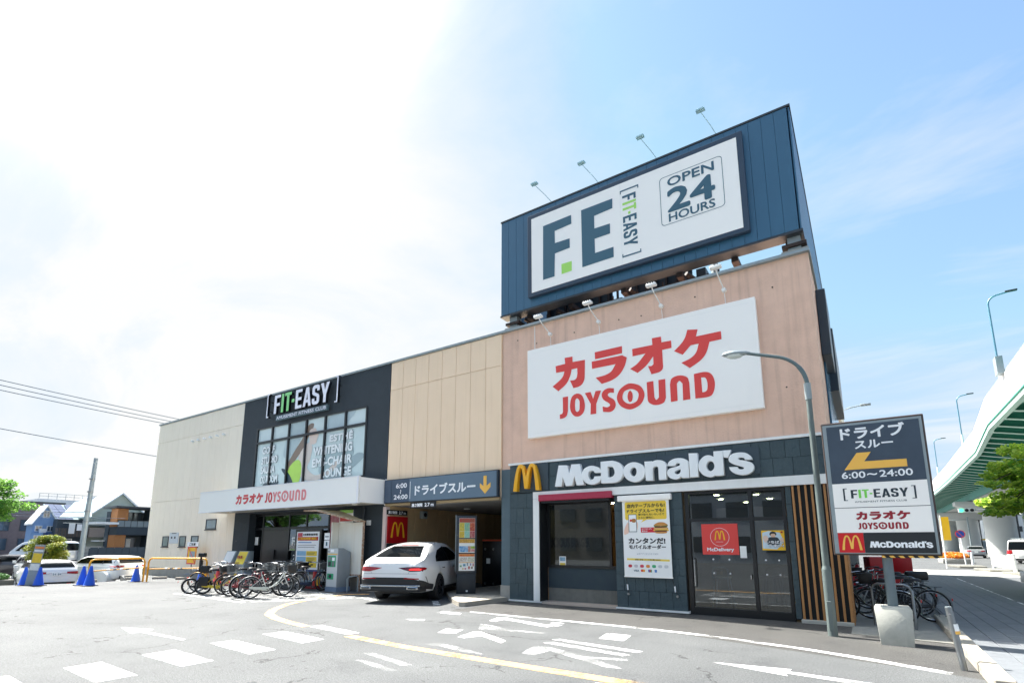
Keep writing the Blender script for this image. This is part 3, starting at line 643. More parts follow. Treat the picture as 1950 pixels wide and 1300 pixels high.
colr = lambda i, c: m_ltgreen if c in 'IT-' else m_lit
h = .84; adv = (3.85) / (tot * h)
block_word(S, word, -21.4, 7.33, h, -.26, colr, adv, .12, m_ret)
for ch, x in (('[', -21.98), (']', -17.18)):
    glyph_part('bracket', [BLOCK[ch]], m_lit, S, x, -.26, 7.22, sx=1.0, sz=.82); glyph_part('bracket_return', [BLOCK[ch]], m_ret, S, x, -.2, 7.22, sx=1.0, sz=.82, extrude=.057)
bx('plate', mat('plate_grey', '#52686f', .4), S, -21.3, -17.7, -.2, -.1, 7.02, 7.24)
for w_, x_, l_ in (('AMUSEMENT', -21.24, 1.52), ('FITNESS', -19.60, 1.02), ('CLUB', -18.46, .68)): text_part('plate_lettering', w_, m_lit, S, x_, -.206, 7.06, .14, l_, bold=.03)
for x in (-21.9, -20.9, -19.9, -18.9, -17.9, -17.15):
    for z in (7.5, 7.95): bx('mounting_bar', m_ret, S, x, x + .03, -.14, -.006, z, z + .03)

# entrance under the canopy
wall('entrance_header', m_dark, -24.27, -14.27, .3, .42, 2.9, 3.0)
wall('entrance_pier', m_dark, -24.28, -23.78, .0, .3, 0, 2.97)
wall('entrance_pier', m_dark, -15.95, -14.3, .0, .3, 0.45, 2.97); wall('entrance_pier_base', m_concrete, -15.95, -14.28, -.02, .3, 0, .45)
ent = MB().box(-23.78, -15.95, .3, .36, 2.86, 2.97).box(-23.78, -15.95, .3, .36, 2.26, 2.36).build('entrance_glazing', m_black, B)
for x in (-23.74, -22.42, -20.45, -19.25, -17.8, -16.0): bx('frame_bar', m_black, ent, x - .04, x + .04, .29, .37, 0, 2.96)
for a, b_ in ((-23.7, -22.46), (-22.38, -20.49), (-20.41, -19.29), (-19.21, -17.84), (-17.76, -16.04)):
    bx('pane', m_glass_dark, ent, a, b_, .32, .33, 2.37, 2.86)
    if a != -22.38: bx('pane', m_glass_dark, ent, a, b_, .32, .33, .05, 2.26)
bx('door', mat('door_black', '#241f20', .35), ent, -22.38, -20.49, .30, .34, 0.02, 2.25); bx('door_handle', m_black, ent, -21.4, -21.36, .25, .29, 1.0, 1.4)
text_part('door_lettering', 'F.E', m_lett, ent, -20.2, .312, 1.6, .32, .55, bold=.06); text_part('door_lettering', '2F', m_lett, ent, -20.05, .312, 1.0, .2, bold=.03)
text_part('door_lettering', 'AMUSEMENT', m_lime, ent, -20.3, .312, 1.38, .07, .9)
wall('lobby_floor', m_dkconcrete, -23.7, -16.0, .37, 6, .0, .02); wall('lobby_back', mat('lobby_wall', '#3c3a3b', .8), -23.7, -16.0, 6, 6.1, 0, 2.9)
bx('notice', m_white, ent, -22.95, -22.7, .28, .289, 1.6, 1.95)
ps = bx('window_poster', mat('poster_magenta', '#c9546a', .5, var=.5, vscale=6, dark='#f0e3e0'), ent, -17.7, -17.05, .29, .30, .6, 2.8)
p2 = bx('window_poster', m_white, ent, -16.75, -15.97, -.03, -.01, .9, 2.92)
bx('poster_band', m_red, p2, -16.7, -16.02, -.036, -.031, 2.5, 2.7); bx('poster_band', m_lime, p2, -16.75, -15.97, -.036, -.031, 2.8, 2.92); bx('poster_band', m_yellow, p2, -16.75, -15.97, -.036, -.031, .9, 1.5)
text_part('poster_lettering', 'カラオケ', m_red, p2, -16.65, -.037, 2.2, .2, .55, bold=.04); text_part('poster_lettering', '中!!', m_red, p2, -16.4, -.037, 1.75, .3, .38, bold=.05)
bx('poster_band', m_darkred, p2, -16.7, -16.02, -.036, -.031, 1.55, 1.7)
bx('intercom', m_offwhite, B, -15.18, -14.98, -.05, -.005, 2.32, 2.5); bx('downpipe', m_dgrey, B, -15.38, -15.28, -.09, -.005, 0, 3.0)
wall('sign_plate', m_dgrey, -24.05, -23.92, -.02, -.006, 1.75, 1.8)

# canopy box with the karaoke lettering
K = thing('entrance_canopy', 'white box canopy with red カラオケ JOYSOUND lettering over the entrance', 'canopy', (-19.6, 0, 3.0), world=True)
m_can = mat('canopy_white', '#fbfaf5', .35, var=.03); m_canside = mat('canopy_frame', '#f0f1f5', .35)
bx('fascia', m_can, K, -25.04, -14.26, -1.28, -1.22, 3.05, 3.92); bx('fascia', m_can, K, -14.28, -14.24, -1.21, -.01, 3.05, 3.92); bx('fascia', m_can, K, -25.04, -25.0, -1.21, -.01, 3.05, 3.92)
bx('top_trim', m_canside, K, -25.06, -14.22, -1.3, -1.2, 3.921, 3.95); bx('bottom_trim', m_canside, K, -25.06, -14.22, -1.3, -1.2, 3.015, 3.049)
bx('corner_trim', m_canside, K, -14.3, -14.22, -1.3, -1.282, 3.05, 3.92); bx('corner_trim', m_canside, K, -14.27, -14.225, -.05, -.012, 3.0, 3.95)
bx('soffit', mat('soffit', '#c9c6bd', .6, var=.2, vscale=2), K, -24.98, -14.3, -1.19, -.012, 3.06, 3.1); bx('deck', m_galv, K, -24.98, -14.3, -1.19, -.012, 3.86, 3.9)
for x in (-23.5, -19.3, -15.2):
    b = MB(); b.lathe([(.0, .0), (.09, .0), (.1, .015), (.1, .03)], 16, (x, -.6, 3.03)); b.build('downlight', m_offwhite, K)
m_can_red = mat('canopy_red', '#d23a40', .4); m_can_pink = mat('canopy_pale_red', '#e88a8c', .4)  # second, paler red for the later brand letters
fit_letters(K, KARAOKE_SETS, m_can_red, -21.98, -19.95, 3.26, 3.68, -1.284)
fit_letters(K, BRAND_SETS, lambda i: m_can_red if i < 2 else m_can_pink, -19.8, -17.12, 3.25, 3.68, -1.284)
for x, lb in ((-23.6, 'small black floodlight lying on the left end of the white canopy'), (-15.2, 'small black floodlight lying on the right end of the white canopy')):
    t = thing('floodlight', lb, 'floodlight', (x, -.45, 3.9), group='floodlights on the white canopy')
    MB().box(-.16, .16, -.1, .1, .1, .16).build('lamp_head', m_black, t, bevel=.01); MB().tube([(-.18, 0, .0), (-.18, 0, .13), (.18, 0, .13), (.18, 0, 0)], .012).build('bracket', m_black, t)
    MB().tube([(.18, .05, .06), (.3, .05, .1), (.34, .0, .02)], .018).build('arm', m_black, t)
# ------------------------------------------------------------------ drive-through: sign, tunnel, menu
T = thing('drive_through_sign', 'long blue-grey ドライブスルー sign board with yellow down arrow above the tunnel mouth', 'sign', (-11.7, -.1, 3.05), world=True)
m_dtsign = mat('drive_sign_face', '#64798a', .4, var=.25, vscale=1.6, dark='#4a5a6b'); m_dtside = mat('drive_sign_side', '#2b3640', .4); m_dtdark = mat('drive_sign_dark', '#46566a', .4)
bx('box', m_dtside, T, -14.21, -9.22, -.14, -.01, 3.06, 3.9, bevel=.008)
bx('face', m_dtsign, T, -12.96, -9.26, -.148, -.1405, 3.09, 3.87); bx('face', m_dtdark, T, -13.82, -12.965, -.148, -.1405, 3.09, 3.87); bx('face', m_dtdark, T, -14.19, -13.84, -.148, -.1405, 3.09, 3.87)
m_w = mat('lettering_white', '#f4f6f8', .45)
bx('divider', m_w, T, -12.925, -12.905, -.153, -.149, 3.17, 3.77)
text_part('lettering', '6:00', m_w, T, -13.60, -.152, 3.575, .155, .52, bold=.05); text_part('lettering', '24:00', m_w, T, -13.69, -.152, 3.185, .15, .66, bold=.05)
text_part('lettering', '~', m_w, T, -13.345, -.152, 3.37, .05, .14, bold=.08, rot=R(90))
text_part('lettering', 'ドライブスルー', m_w, T, -12.68, -.152, 3.29, .33, 2.60, bold=.045)
poly_part('arrow', [(-9.75, 3.74), (-9.63, 3.74), (-9.63, 3.42), (-9.48, 3.52), (-9.48, 3.38), (-9.69, 3.18), (-9.89, 3.38), (-9.89, 3.52), (-9.75, 3.42)], m_amber, T, -.156, -.149)
bx('support_beam', mat('sand_trim', '#a08a66', .6), T, -14.2, -9.2, -.08, .02, 2.97, 3.055)
def height_sign(par_label, loc, yaw, w, h, grp):
    t = thing('height_limit_sign', par_label, 'sign', loc, yaw, grp)
    MB().box(0, w, -.015, 0, 0, h).build('board', m_black, t)
    text_part('lettering', '高さ制限', m_w, t, w * .07, -.018, h * .2, h * .6, w * .42, bold=.05); text_part('lettering', '2.7 m', m_w, t, w * .58, -.018, h * .2, h * .6, w * .34, bold=.05)
height_sign('black height limit sign hanging under the long drive-through board', (-12.9, -.12, 2.85), 0, 1.17, .19, 'height limit signs')
height_sign('black height limit sign on the tunnel wall above the red arches panel', (-14.08, -.1, 2.68), R(90), 1.0, .17, 'height limit signs')
tun = wall('tunnel_ceiling', m_ceiling, -14.12, -9.2, .06, 14, 2.98, 3.04)
for x, y in ((-12.6, 2.6), (-10.4, 2.6), (-10.9, 4.6), (-12.4, 6)):
    b = MB(); b.lathe([(.0, 0), (.12, 0), (.12, .02), (.14, .02), (.14, .03)], 16, (x, y, 2.948)); b.build('ceiling_downlight', m_offwhite, tun)
m_tunwall = mat('tunnel_panel', '#c3a67c', .75, var=.2, vscale=1.2, bump=.15, bscale=60)
tw = wall('tunnel_wall', m_tunwall, -14.25, -14.14, .06, 14, 0, 3.0)
for k in range(22): bx('wall_panel', m_tunwall, tw, -14.14, -14.10, .07 + k * .632, .07 + k * .632 + .622, .01, 2.97, bevel=.005)
wall('tunnel_edge_trim', mat('pale_pink_trim', '#d9c3ba', .6), -14.25, -14.09, -.12, .055, 0, 2.95)
wall('tunnel_end_wall', m_dkconcrete, -14.25, -9.2, 14, 14.1, 0, 3); 
wall('grey_pier', mat('grey_blue_wall', '#5a6c74', .75, var=.35, vscale=2, dark='#4c5a5e', bump=.3, bscale=50, streak=.2), -9.2, -8.865, .05, 6, .44, 3.9); wall('grey_pier_base', m_concrete, -9.21, -8.87, .02, 6, 0, .44)
P = thing('arches_wall_sign', 'red wall panel with yellow double arches on the left wall of the drive-through', 'sign', (-14.08, .4, 1.7), world=True)
m_mred = mat('panel_red', '#b3151b', .4); m_myel = mat('arch_yellow', '#f2b425', .4); m_dark2 = mat('panel_base', '#252a30', .5)
bx('panel', m_mred, P, -14.098, -14.05, -.05, .92, 1.68, 2.62); bx('base_panel', m_dark2, P, -14.098, -14.06, -.05, .92, .3, 1.67)
arch_part('arches', m_myel, P, 0, .68, 0, .56, 0, yaw=R(90)).location = Vector(P['_off']) + Vector((-14.045, .1, 1.87))
t = thing('ceiling_speaker', 'small grey box speaker high on the tunnel wall behind the car', 'speaker', (-14.05, 1.7, 2.6)); MB().box(-.04, .14, -.12, .12, 0, .28).build('housing', m_galv, t, bevel=.01); MB().cyl((.14, 0, .14), (.15, 0, .14), .08).build('grille', m_black, t)
# black sound panel and orange machine standing at the back right of the tunnel
t = thing('ordering_booth', 'black booth wall with round white knobs and an orange top rail behind the menu board', 'booth', (-12.1, 3.6, 0), R(0))
MB().box(-.5, .45, 0, .3, 0, 1.75).build('panel', m_black, t, bevel=.01); MB().box(-.5, .75, -.02, .32, 1.76, 1.82).build('rail', mat('orange_plastic', '#d3502a', .5), t)
for x, z in ((-.35, 1.45), (.05, 1.45), (-.35, .15), (.05, .15)): MB().cyl((x, -.002, z), (x, -.03, z), .05, n=14).build('knob', m_steel, t)
MB().box(.47, .72, .02, .28, .4, 1.2).build('bin', mat('orange_plastic', '#d3502a', .5), t, bevel=.01); MB().box(-.3, -.12, -.01, -.001, .9, 1.1).build('label_plate', m_offwhite, t)
# menu board
t = thing('menu_board', 'tall black drive-through menu board with colourful food pictures on the kerbed island', 'menu board', (-10.62, .12, .12), R(43))
MB().box(-.33, .33, -.09, .09, .62, 2.42).build('housing', m_dgrey, t, bevel=.015); MB().box(-.29, .31, -.08, .08, 0, .62).build('pedestal', mat('pedestal_black', '#20262c', .5), t, bevel=.01)
bx('edge_strip', m_galv, t, -.345, -.331, -.07, .02, .7, 2.44)
m_lightbox = mat('menu_white', '#f3f1ea', .3)
scr = bx('lightbox', m_lightbox, t, -.235, .265, -.098, -.091, .70, 2.34)
def menu_cell(c, x0, x1, z0, z1, d='#ffffff', v=.8, s=16, k=0): bx('menu_picture', mat('menu_' + c.strip('#') + str(s), c, .4, var=v, vscale=s, dark=d), scr, x0, x1, -.1015 - k * .002, -.0985, z0, z1)
menu_cell('#c23a31', -.23, .26, 2.20, 2.335, '#3a6f4e', .9, 30); 
for i, (c, d) in enumerate((('#e0c14a', '#5a8f43'), ('#5fb3a4', '#e7d46a'), ('#b23c3c', '#e7a24c'))): menu_cell(c, -.23 + i * .165, -.07 + i * .165, 1.93, 2.195, d, .7, 18)
for i, (c, d) in enumerate((('#e3c648', '#8a5a24'), ('#73bfa8', '#dfe8d0'), ('#a93b4a', '#e0b7a0'))): menu_cell(c, -.23 + i * .165, -.07 + i * .165, 1.72, 1.925, d, .7, 22)
menu_cell('#23201e', -.235, .265, 1.685, 1.715, '#4a3b2f'); menu_cell('#e2b04a', -.23, .26, 1.56, 1.68, '#8a5a24', .9, 26)
menu_cell('#3f8fc4', -.23, .05, 1.28, 1.46, '#e5f0f6', .9, 12); menu_cell('#b96a52', .055, .13, 1.28, 1.46, '#e7c7b4', .9, 24); menu_cell('#6fb04e', .135, .26, 1.38, 1.46, '#e2d24a', .9, 24); menu_cell('#c9524a', .135, .26, 1.285, 1.37, '#f0dcd0', .9, 24)
menu_cell('#23201e', -.235, .265, 1.225, 1.26, '#4a3b2f'); menu_cell('#d8642e', -.23, .26, 1.14, 1.22, '#f0b84a', .8, 14)
menu_cell('#efe9df', -.22, .02, .98, 1.12, '#8c6a3e', .9, 26); menu_cell('#ece4cf', .04, .25, .98, 1.12, '#7e8d5a', .9, 30); menu_cell('#e3a93a', -.23, .26, .945, .965, '#f3d27c')
for i, (c, x, z, w_) in enumerate((('#4ea35a', -.2, .82, .06), ('#3b8fae', -.1, .84, .08), ('#c4493e', .06, .75, .06), ('#d8b23e', -.12, .74, .04), ('#8a6f5a', .15, .76, .06), ('#6b8a9a', .02, .86, .04), ('#c45a7a', -.05, .74, .05), ('#7c5a9a', .12, .86, .04), ('#b84a3a', .2, .84, .04))): menu_cell(c, x, x + w_, z, z + .05 + .02 * (i % 3), '#f2efe6', .5, 40)
bx('plate', m_offwhite, t, .0, .06, -.086, -.081, .06, .11)
for z in (.75, 1.5, 1.8): MB().cyl((-.29, -.09, z), (-.29, -.1, z), .012, n=8).build('screw', m_chrome, t)

# ------------------------------------------------------------------ burger restaurant front
Fb = wall('stone_fascia', m_joint, -8.87, -.56, .02, .12, 3.145, 3.99)
wall('coping', m_offwhite, -8.90, -.5, -.03, .055, 3.995, 4.06)
pr1 = wall('stone_pier', m_joint, -8.865, -8.02, .02, .34, .05, 3.13); pr2 = wall('stone_pier', m_joint, -5.51, -3.72, .02, .34, .05, 2.92)
def tiles(par, x0, x1, z0, z1, seed, w=.30, h=.42):
    rnd = random.Random(seed); z = z0; row = 0
    nr = max(1, round((z1 - z0) / h)); h = (z1 - z0) / nr
    for r_ in range(nr):
        x = x0; off = [0.0, .5, .25][r_ % 3]
        first = True
        while x < x1 - .02:
            ww = w * rnd.choice((1, 1, 1.35, .8)) if not first else w * (1 - off * .6); first = False
            xe = min(x1, x + ww)
            if x1 - xe < .09: xe = x1
            key = round(xe - x, 2)
            bx('stone_tile', m_tile, par, x + .003, xe - .003, rnd.choice((-.004, 0, .004)), .022, z0 + r_ * h + .003, z0 + (r_ + 1) * h - .003, bevel=.004)
            x = xe
tiles(Fb, -8.865, -.56, 3.15, 3.985, 1); tiles(pr1, -8.865, -8.03, .07, 3.13, 2); tiles(pr2, -5.51, -3.72, .07, 2.92, 3)
tiles(wall('stone_pier', m_joint, -1.43, -1.31, .02, .2, 0.05, 2.92), -1.43, -1.31, .07, 2.92, 4)
wall('base_trim', m_offwhite, -8.87, -7.76, -.05, .3, .02, .062); wall('base_trim', m_offwhite, -5.53, -3.68, -.05, .3, .02, .062)
wall('base_shadow_gap', m_dkconcrete, -8.86, -7.77, -.03, .3, -.01, .018); wall('base_shadow_gap', m_dkconcrete, -5.52, -3.69, -.03, .3, -.01, .018)
# white portal band and white post
wall('white_band', m_offwhite, -8.0, -.53, -.07, .1, 2.93, 3.14); wall('white_post', m_offwhite, -8.0, -7.80, -.07, .2, .065, 2.925); wall('black_reveal', m_black, -7.795, -7.77, -.06, .36, .065, 2.92)
A = thing('awning_box', 'burgundy awning case above the shop window with the dark interior', 'awning', (-6.6, -.1, 2.86), world=True)
bx('case', m_red_awning, A, -7.77, -5.52, -.16, .05, 2.86, 3.04, bevel=.01); bx('roller', m_black, A, -7.7, -5.6, -.1, .02, 2.80, 2.855)
# window recess
wall('sill_tiles', mat('pinkish_floor_tile', '#c9b6a6', .7, var=.15, vscale=4), -7.76, -5.53, -.02, .37, .0, .06)
wall('concrete_base', m_dkconcrete, -7.76, -5.53, .37, .5, .0, .42); wall('dado', mat('dado_navy', '#2f3d47', .7, var=.5, vscale=3, dark='#3a4a4a'), -7.76, -5.53, .36, .5, .42, .98)
wz = MB().box(-7.76, -5.53, .33, .42, .985, 1.06).box(-7.76, -5.53, .33, .42, 2.78, 2.92)
sw = wz.build('shop_window', m_black, B)
for x in (-7.76, -5.83, -5.62): bx('frame_bar', m_black, sw, x, x + .07, .33, .42, 1.06, 2.78)
bx('pane', m_glass, sw, -7.69, -5.83, .37, .378, 1.06, 2.78); bx('window_notice', m_white, sw, -7.39, -7.18, .36, .368, 1.02, 1.3); bx('notice_print', mat('np1', '#8fb3c9', .5, var=.8, vscale=20), sw, -7.37, -7.2, .357, .3595, 1.17, 1.28); bx('notice_print', mat('np2', '#e7c84f', .5), sw, -7.37, -7.2, .357, .3595, 1.04, 1.12)
for k in range(6): bx('blind_slat', mat('blind', '#8d9493', .5), sw, -7.68 + k * .31, -7.68 + k * .31 + .295, .45, .455, 2.63, 2.77)
# interior of the restaurant
m_int = mat('interior_wall', '#b9a88a', .8, var=.2, vscale=1.5); m_int2 = mat('interior_wood', '#8a6a45', .6, var=.3, vscale=4)
wall('interior_floor', mat('interior_floor', '#8b7860', .5), -8.4, -1.3, .5, 7, 0.0, .06); wall('interior_ceiling', mat('interior_ceiling', '#b9b3a8', .8), -8.4, -1.3, .45, 7, 2.93, 2.98)
iw = wall('interior_wall', m_int, -12.0, -1.3, 7, 7.1, 0, 2.93); wall('interior_wall', m_int, -8.45, -8.38, .5, 7, 0.06, 2.93); wall('interior_wall', m_int2, -4.6, -4.5, 2.2, 7, .06, 2.93); wall('interior_wall', m_int, -1.36, -1.3, .5, 7, .06, 2.93)
text_part('wall_lettering', 'DELICIOUS BURGER', m_black, B, -8.36, 1.0, 1.55, .3, 3.4, bold=.07, yaw=R(90))
m_lamp = mat('lamp_glow', '#fff0d0', .5, emit='#ffdca0', estr=22.0)
il = bpy.data.objects
for k, (x, y) in enumerate(((-7.4, 1.6), (-6.6, 2.4), (-5.6, 3.4), (-6.9, 4.2), (-3.2, 1.4), (-2.3, 1.8), (-3.4, 2.8), (-2.2, 3.4), (-3.0, 4.4))):
    b = MB(); b.lathe([(0, 0), (.07, 0), (.07, .02)], 12, (x, y, 2.905)); b.build('ceiling_spotlight', m_lamp, B)
def stool(x, y, rz, lbl, m, h=.78):
    t = thing('bar_stool', lbl, 'stool', (x, y, .06), rz, 'stools inside the glass door')
    MB().box(-.19, .19, -.17, .17, h - .04, h).build('seat', m, t, bevel=.012)
    b = MB().tube([(-.19, -.17, h - .02), (-.18, -.19, h + .18), (-.12, -.2, h + .24), (.12, -.2, h + .24), (.18, -.19, h + .18), (.19, -.17, h - .02)], .02); b.build('backrest', m, t, smooth=50)
    for sx in (-1, 1):
        for sy in (-1, 1): MB().cyl((sx * .15, sy * .13, h - .03), (sx * .23, sy * .2, 0), .018, .014).build('leg', m, t, smooth=50)
    MB().box(-.2, .2, -.19, -.17, .28, .3).build('stretcher', m, t)
    return t
m_pl = mat('pale_plastic', '#cfd6d8', .45)
t = stool(-3.1, .95, 0, 'pale plastic stool with a yellow sticker behind the red delivery poster', m_pl); bx('sticker', m_yellow, t, -.07, .07, -.226, -.221, .84, .93)
stool(-2.1, 2.0, R(20), 'darker stool standing deeper inside behind the right glass leaf', m_int2)
for x, y, lb in ((-2.2, 3.0, 'dining table at the back of the restaurant seen through the right glass leaf'), (-6.5, 2.4, 'low table inside behind the big shop window')):
    t = thing('dining_table', lb, 'table', (x, y, .06), group=None); MB().box(-.35, .35, -.35, .35, .68, .72).build('tabletop', m_int2, t); MB().cyl((0, 0, 0), (0, 0, .68), .03).build('leg', m_black, t); MB().cyl((0, 0, 0), (0, 0, .02), .25).build('base', m_black, t)
# entrance glass front
dg = MB().box(-3.68, -1.45, .08, .2, 2.86, 2.92).build('glass_front', m_black, B)
for z0, z1 in ((2.18, 2.26), (0, .17)): bx('frame_bar', m_black, dg, -3.68, -1.45, .08, .2, z0, z1)
for x, w_ in ((-3.68, .1), (-2.22, .08), (-1.52, .07)): bx('frame_bar', m_black, dg, x, x + w_, .075, .2, 0, 2.92)
for a, b_ in ((-3.58, -2.22), (-2.14, -1.52)):
    bx('pane', m_glass, dg, a, b_, .13, .14, 2.26, 2.86); bx('pane', m_glass, dg, a, b_, .13, .14, .17, 2.18)
MB().tube([(-3.52, .08, 1.3), (-3.52, .03, 1.28), (-3.52, .03, .66), (-3.52, .08, .64)], .013).build('door_handle', m_chrome, dg)
MB().tube([(-2.27, .08, .95), (-2.27, .03, .95), (-2.27, .03, .86), (-2.27, .08, .86)], .013).build('door_handle', m_chrome, dg)
for x in (-3.09, -2.73, -1.95, -1.68):
    for z in (1.29, .97): MB().cyl((x, .128, z), (x, .12, z), .018, n=12).build('safety_dot', m_w, dg)
D1 = thing('delivery_poster', 'square red poster with arches in a ring and the word McDelivery on the glass door', 'poster', (-2.9, .12, 1.4), world=True)
bx('sheet', m_red, D1, -3.32, -2.5, .112, .12, 1.4, 2.12)
def ring_mesh(r0, r1, n=40): return curve_mesh([[(r1 * math.cos(2 * math.pi * k / n), r1 * math.sin(2 * math.pi * k / n)) for k in range(n)], [(r0 * math.cos(-2 * math.pi * k / n), r0 * math.sin(-2 * math.pi * k / n)) for k in range(n)]])
me = stand(ring_mesh(.208, .215)); me.materials.append(m_w); link('ring', me, D1, loc=Vector(D1['_off']) + Vector((-2.91, .109, 1.81)))
arch_part('arches', m_yellow, D1, -3.03, -2.79, 1.74, 1.96, .109); text_part('lettering', 'McDelivery', m_w, D1, -3.21, .109, 1.46, .1, .6, bold=.04)
bx('dotted_line', m_w, D1, -3.0, -2.84, .107, .11, 1.695, 1.70)
t = bx('paper_notice', m_offwhite, None, -2.48, -2.34, .112, .12, 1.33, 1.6); tag(t, 'small white paper notice on the glass right of the red delivery poster', 'notice')
D2 = thing('photo_poster', 'yellow and pale blue poster with a waving young person on the right glass leaf', 'poster', (-1.77, .12, 1.5), world=True)
bx('sheet', m_yellow, D2, -2.0, -1.53, .112, .12, 1.51, 1.95)
def flatp(par, c, pts, y, nm='print', sm=True): 
    m = mat('p' + c.strip('#'), c, .5); me = curve_mesh([[(p.x, p.y) for p in smooth_contour([(a, b, sm) for a, b in pts])]]); me.materials.append(m); stand(me)
    return link(nm, me, par, loc=Vector(par['_off']) + Vector((0, y, 0)))
flatp(D2, '#c9dbe6', [(-1.99, 1.55), (-1.98, 1.9), (-1.85, 1.94), (-1.62, 1.9), (-1.55, 1.7), (-1.7, 1.53)], .1108, sm=False)
flatp(D2, '#20242a', [(-1.82, 1.9), (-1.76, 1.93), (-1.7, 1.9), (-1.7, 1.84), (-1.82, 1.84)], .1095); flatp(D2, '#d9b49a', [(-1.8, 1.87), (-1.72, 1.87), (-1.72, 1.8), (-1.76, 1.78), (-1.8, 1.81)], .1085)
flatp(D2, '#27323c', [(-1.86, 1.78), (-1.76, 1.8), (-1.66, 1.78), (-1.64, 1.64), (-1.88, 1.64)], .1075); flatp(D2, '#e3c8b6', [(-1.97, 1.8), (-1.9, 1.84), (-1.86, 1.76), (-1.93, 1.68)], .1065); flatp(D2, '#e3c8b6', [(-1.62, 1.76), (-1.56, 1.78), (-1.56, 1.7), (-1.62, 1.68)], .1065)
text_part('lettering', 'いちばん', m_black, D2, -1.9, .1045, 1.66, .06, .34, bold=.12); text_part('lettering', 'いちばん', m_w, D2, -1.9, .1035, 1.66, .06, .34, bold=.05)
text_part('lettering', 'うまい!', m_black, D2, -1.86, .1045, 1.58, .06, .30, bold=.12); text_part('lettering', 'うまい!', m_w, D2, -1.86, .1035, 1.58, .06, .30, bold=.05)
bx('print', m_mred, D2, -1.6, -1.56, .109, .111, 1.89, 1.93)
# wooden slat screen at the corner
sl = wall('slat_backing', mat('slat_backing', '#1c2124', .8), -1.3, -.44, .0, .1, .03, 2.92)
for x in (-1.27, -1.15, -1.02, -.90, -.78, -.66, -.535, -.415): bx('wood_slat', m_wood, sl, x - .022, x + .022, -.05, .0, .02, 2.925, bevel=.003)
sl2 = wall('slat_backing', mat('slat_backing', '#1c2124', .8), -.5, -.42, .1, 1.2, .03, 2.92)
for k in range(9): bx('wood_slat', m_wood, sl2, -.42, -.37, -.03 + k * .125, .015 + k * .125, .02, 2.925, bevel=.003)
wall('slat_plinth', m_concrete_light, -1.33, -.385, -.07, .12, -.02, .075, bevel=.01)
wall('dark_end_band', m_joint, -1.3, -.5, .0, .1, 2.93, 2.94)
# raised restaurant name and arches
N_ = thing('restaurant_name_sign', 'thick white raised McDonald\'s letters on dark backing plates over the burger shop', 'sign', (-4.6, 0, 3.2), world=True)
m_ltr = mat('raised_letter_white', '#eef1f1', .35, coat=.3); m_bk = mat('backing_plate', '#38464f', .45)
for x0, x1, z0, z1 in ((-7.25, -6.0, 3.26, 3.88), (-5.99, -4.3, 3.26, 3.88), (-4.29, -1.88, 3.24, 3.88)): bx('backing_plate', m_bk, N_, x0, x1, -.03, -.008, z0, z1)
fit_letters(N_, BURGER_SETS, m_ltr, -7.20, -2.0, 3.225, 3.837, -.1, extrude=.065, bev=.006)
A2 = thing('arches_sign', 'raised golden double arches on a dark plate left of the white name letters', 'sign', (-8.1, 0, 3.2), world=True)
bx('backing_plate', m_bk, A2, -8.42, -7.5, -.03, -.008, 3.2, 4.0)
arch_part('arches', mat('golden_arch', '#f3b21d', .35, coat=.3), A2, -8.62, -7.72, 3.19, 3.97, -.105, extrude=.07, bev=.006)
# roller poster
Q = thing('roller_poster', 'white hanging roller banner advertising mobile ordering with burger and phone', 'banner', (-4.65, -.1, .83), world=True)
bx('roller_case', m_white, Q, -5.36, -3.95, -.15, -.01, 2.74, 2.89, bevel=.015)
bx('sheet', mat('banner_white', '#f2f2f0', .5), Q, -5.25, -4.02, -.084, -.08, .84, 2.74); bx('bottom_bar', m_white, Q, -5.26, -4.01, -.09, -.074, .82, .85)
flatp(Q, '#f4cf44', [(-5.15, 2.72), (-4.12, 2.72), (-4.09, 2.69), (-4.09, 2.29), (-4.12, 2.26), (-4.6, 2.26), (-4.75, 2.19), (-4.7, 2.26), (-5.15, 2.26), (-5.18, 2.29), (-5.18, 2.69)], -.0855, sm=False)
tp = lambda s, x0, x1, z, h, m, b=.04, y=-.0875: text_part('lettering', s, m, Q, x0, y, z, h, x1 - x0, bold=b)
tp('店内テーブルからも!', -5.12, -4.13, 2.565, .1, m_black_print); tp('ドライブスルーでも!', -5.12, -4.15, 2.44, .09, m_black_print)
tp('受け取り方いろいろで', -4.82, -4.15, 2.36, .055, m_black_print, .02); tp('さらに便利に。', -4.82, -4.4, 2.285, .05, m_black_print, .02)
tp('カンタンだ!', -5.10, -4.16, 1.66, .135, m_black_print, .06); tp('モバイルオーダー', -5.1, -4.15, 1.525, .1, m_black_print, .05)
flatp(Q, '#4b5b66', [(-5.09, 2.40), (-4.87, 2.40), (-4.87, 1.95), (-5.09, 1.95)], -.088, 'phone_print', False); flatp(Q, '#f4f5f4', [(-5.075, 2.385), (-4.885, 2.385), (-4.885, 1.965), (-5.075, 1.965)], -.0888, 'phone_print', False)
flatp(Q, '#d84c32', [(-5.05, 2.27), (-5.0, 2.27), (-5.0, 2.22), (-5.05, 2.22)], -.0895); flatp(Q, '#b5763a', [(-4.99, 2.28), (-4.9, 2.28), (-4.9, 2.20), (-4.99, 2.20)], -.0895); flatp(Q, '#efc9b4', [(-5.2, 2.05), (-5.1, 2.2), (-5.09, 1.95), (-5.15, 1.9), (-5.22, 1.9)], -.087); flatp(Q, '#efc9b4', [(-4.87, 2.2), (-4.84, 2.15), (-4.86, 2.0)], -.087)
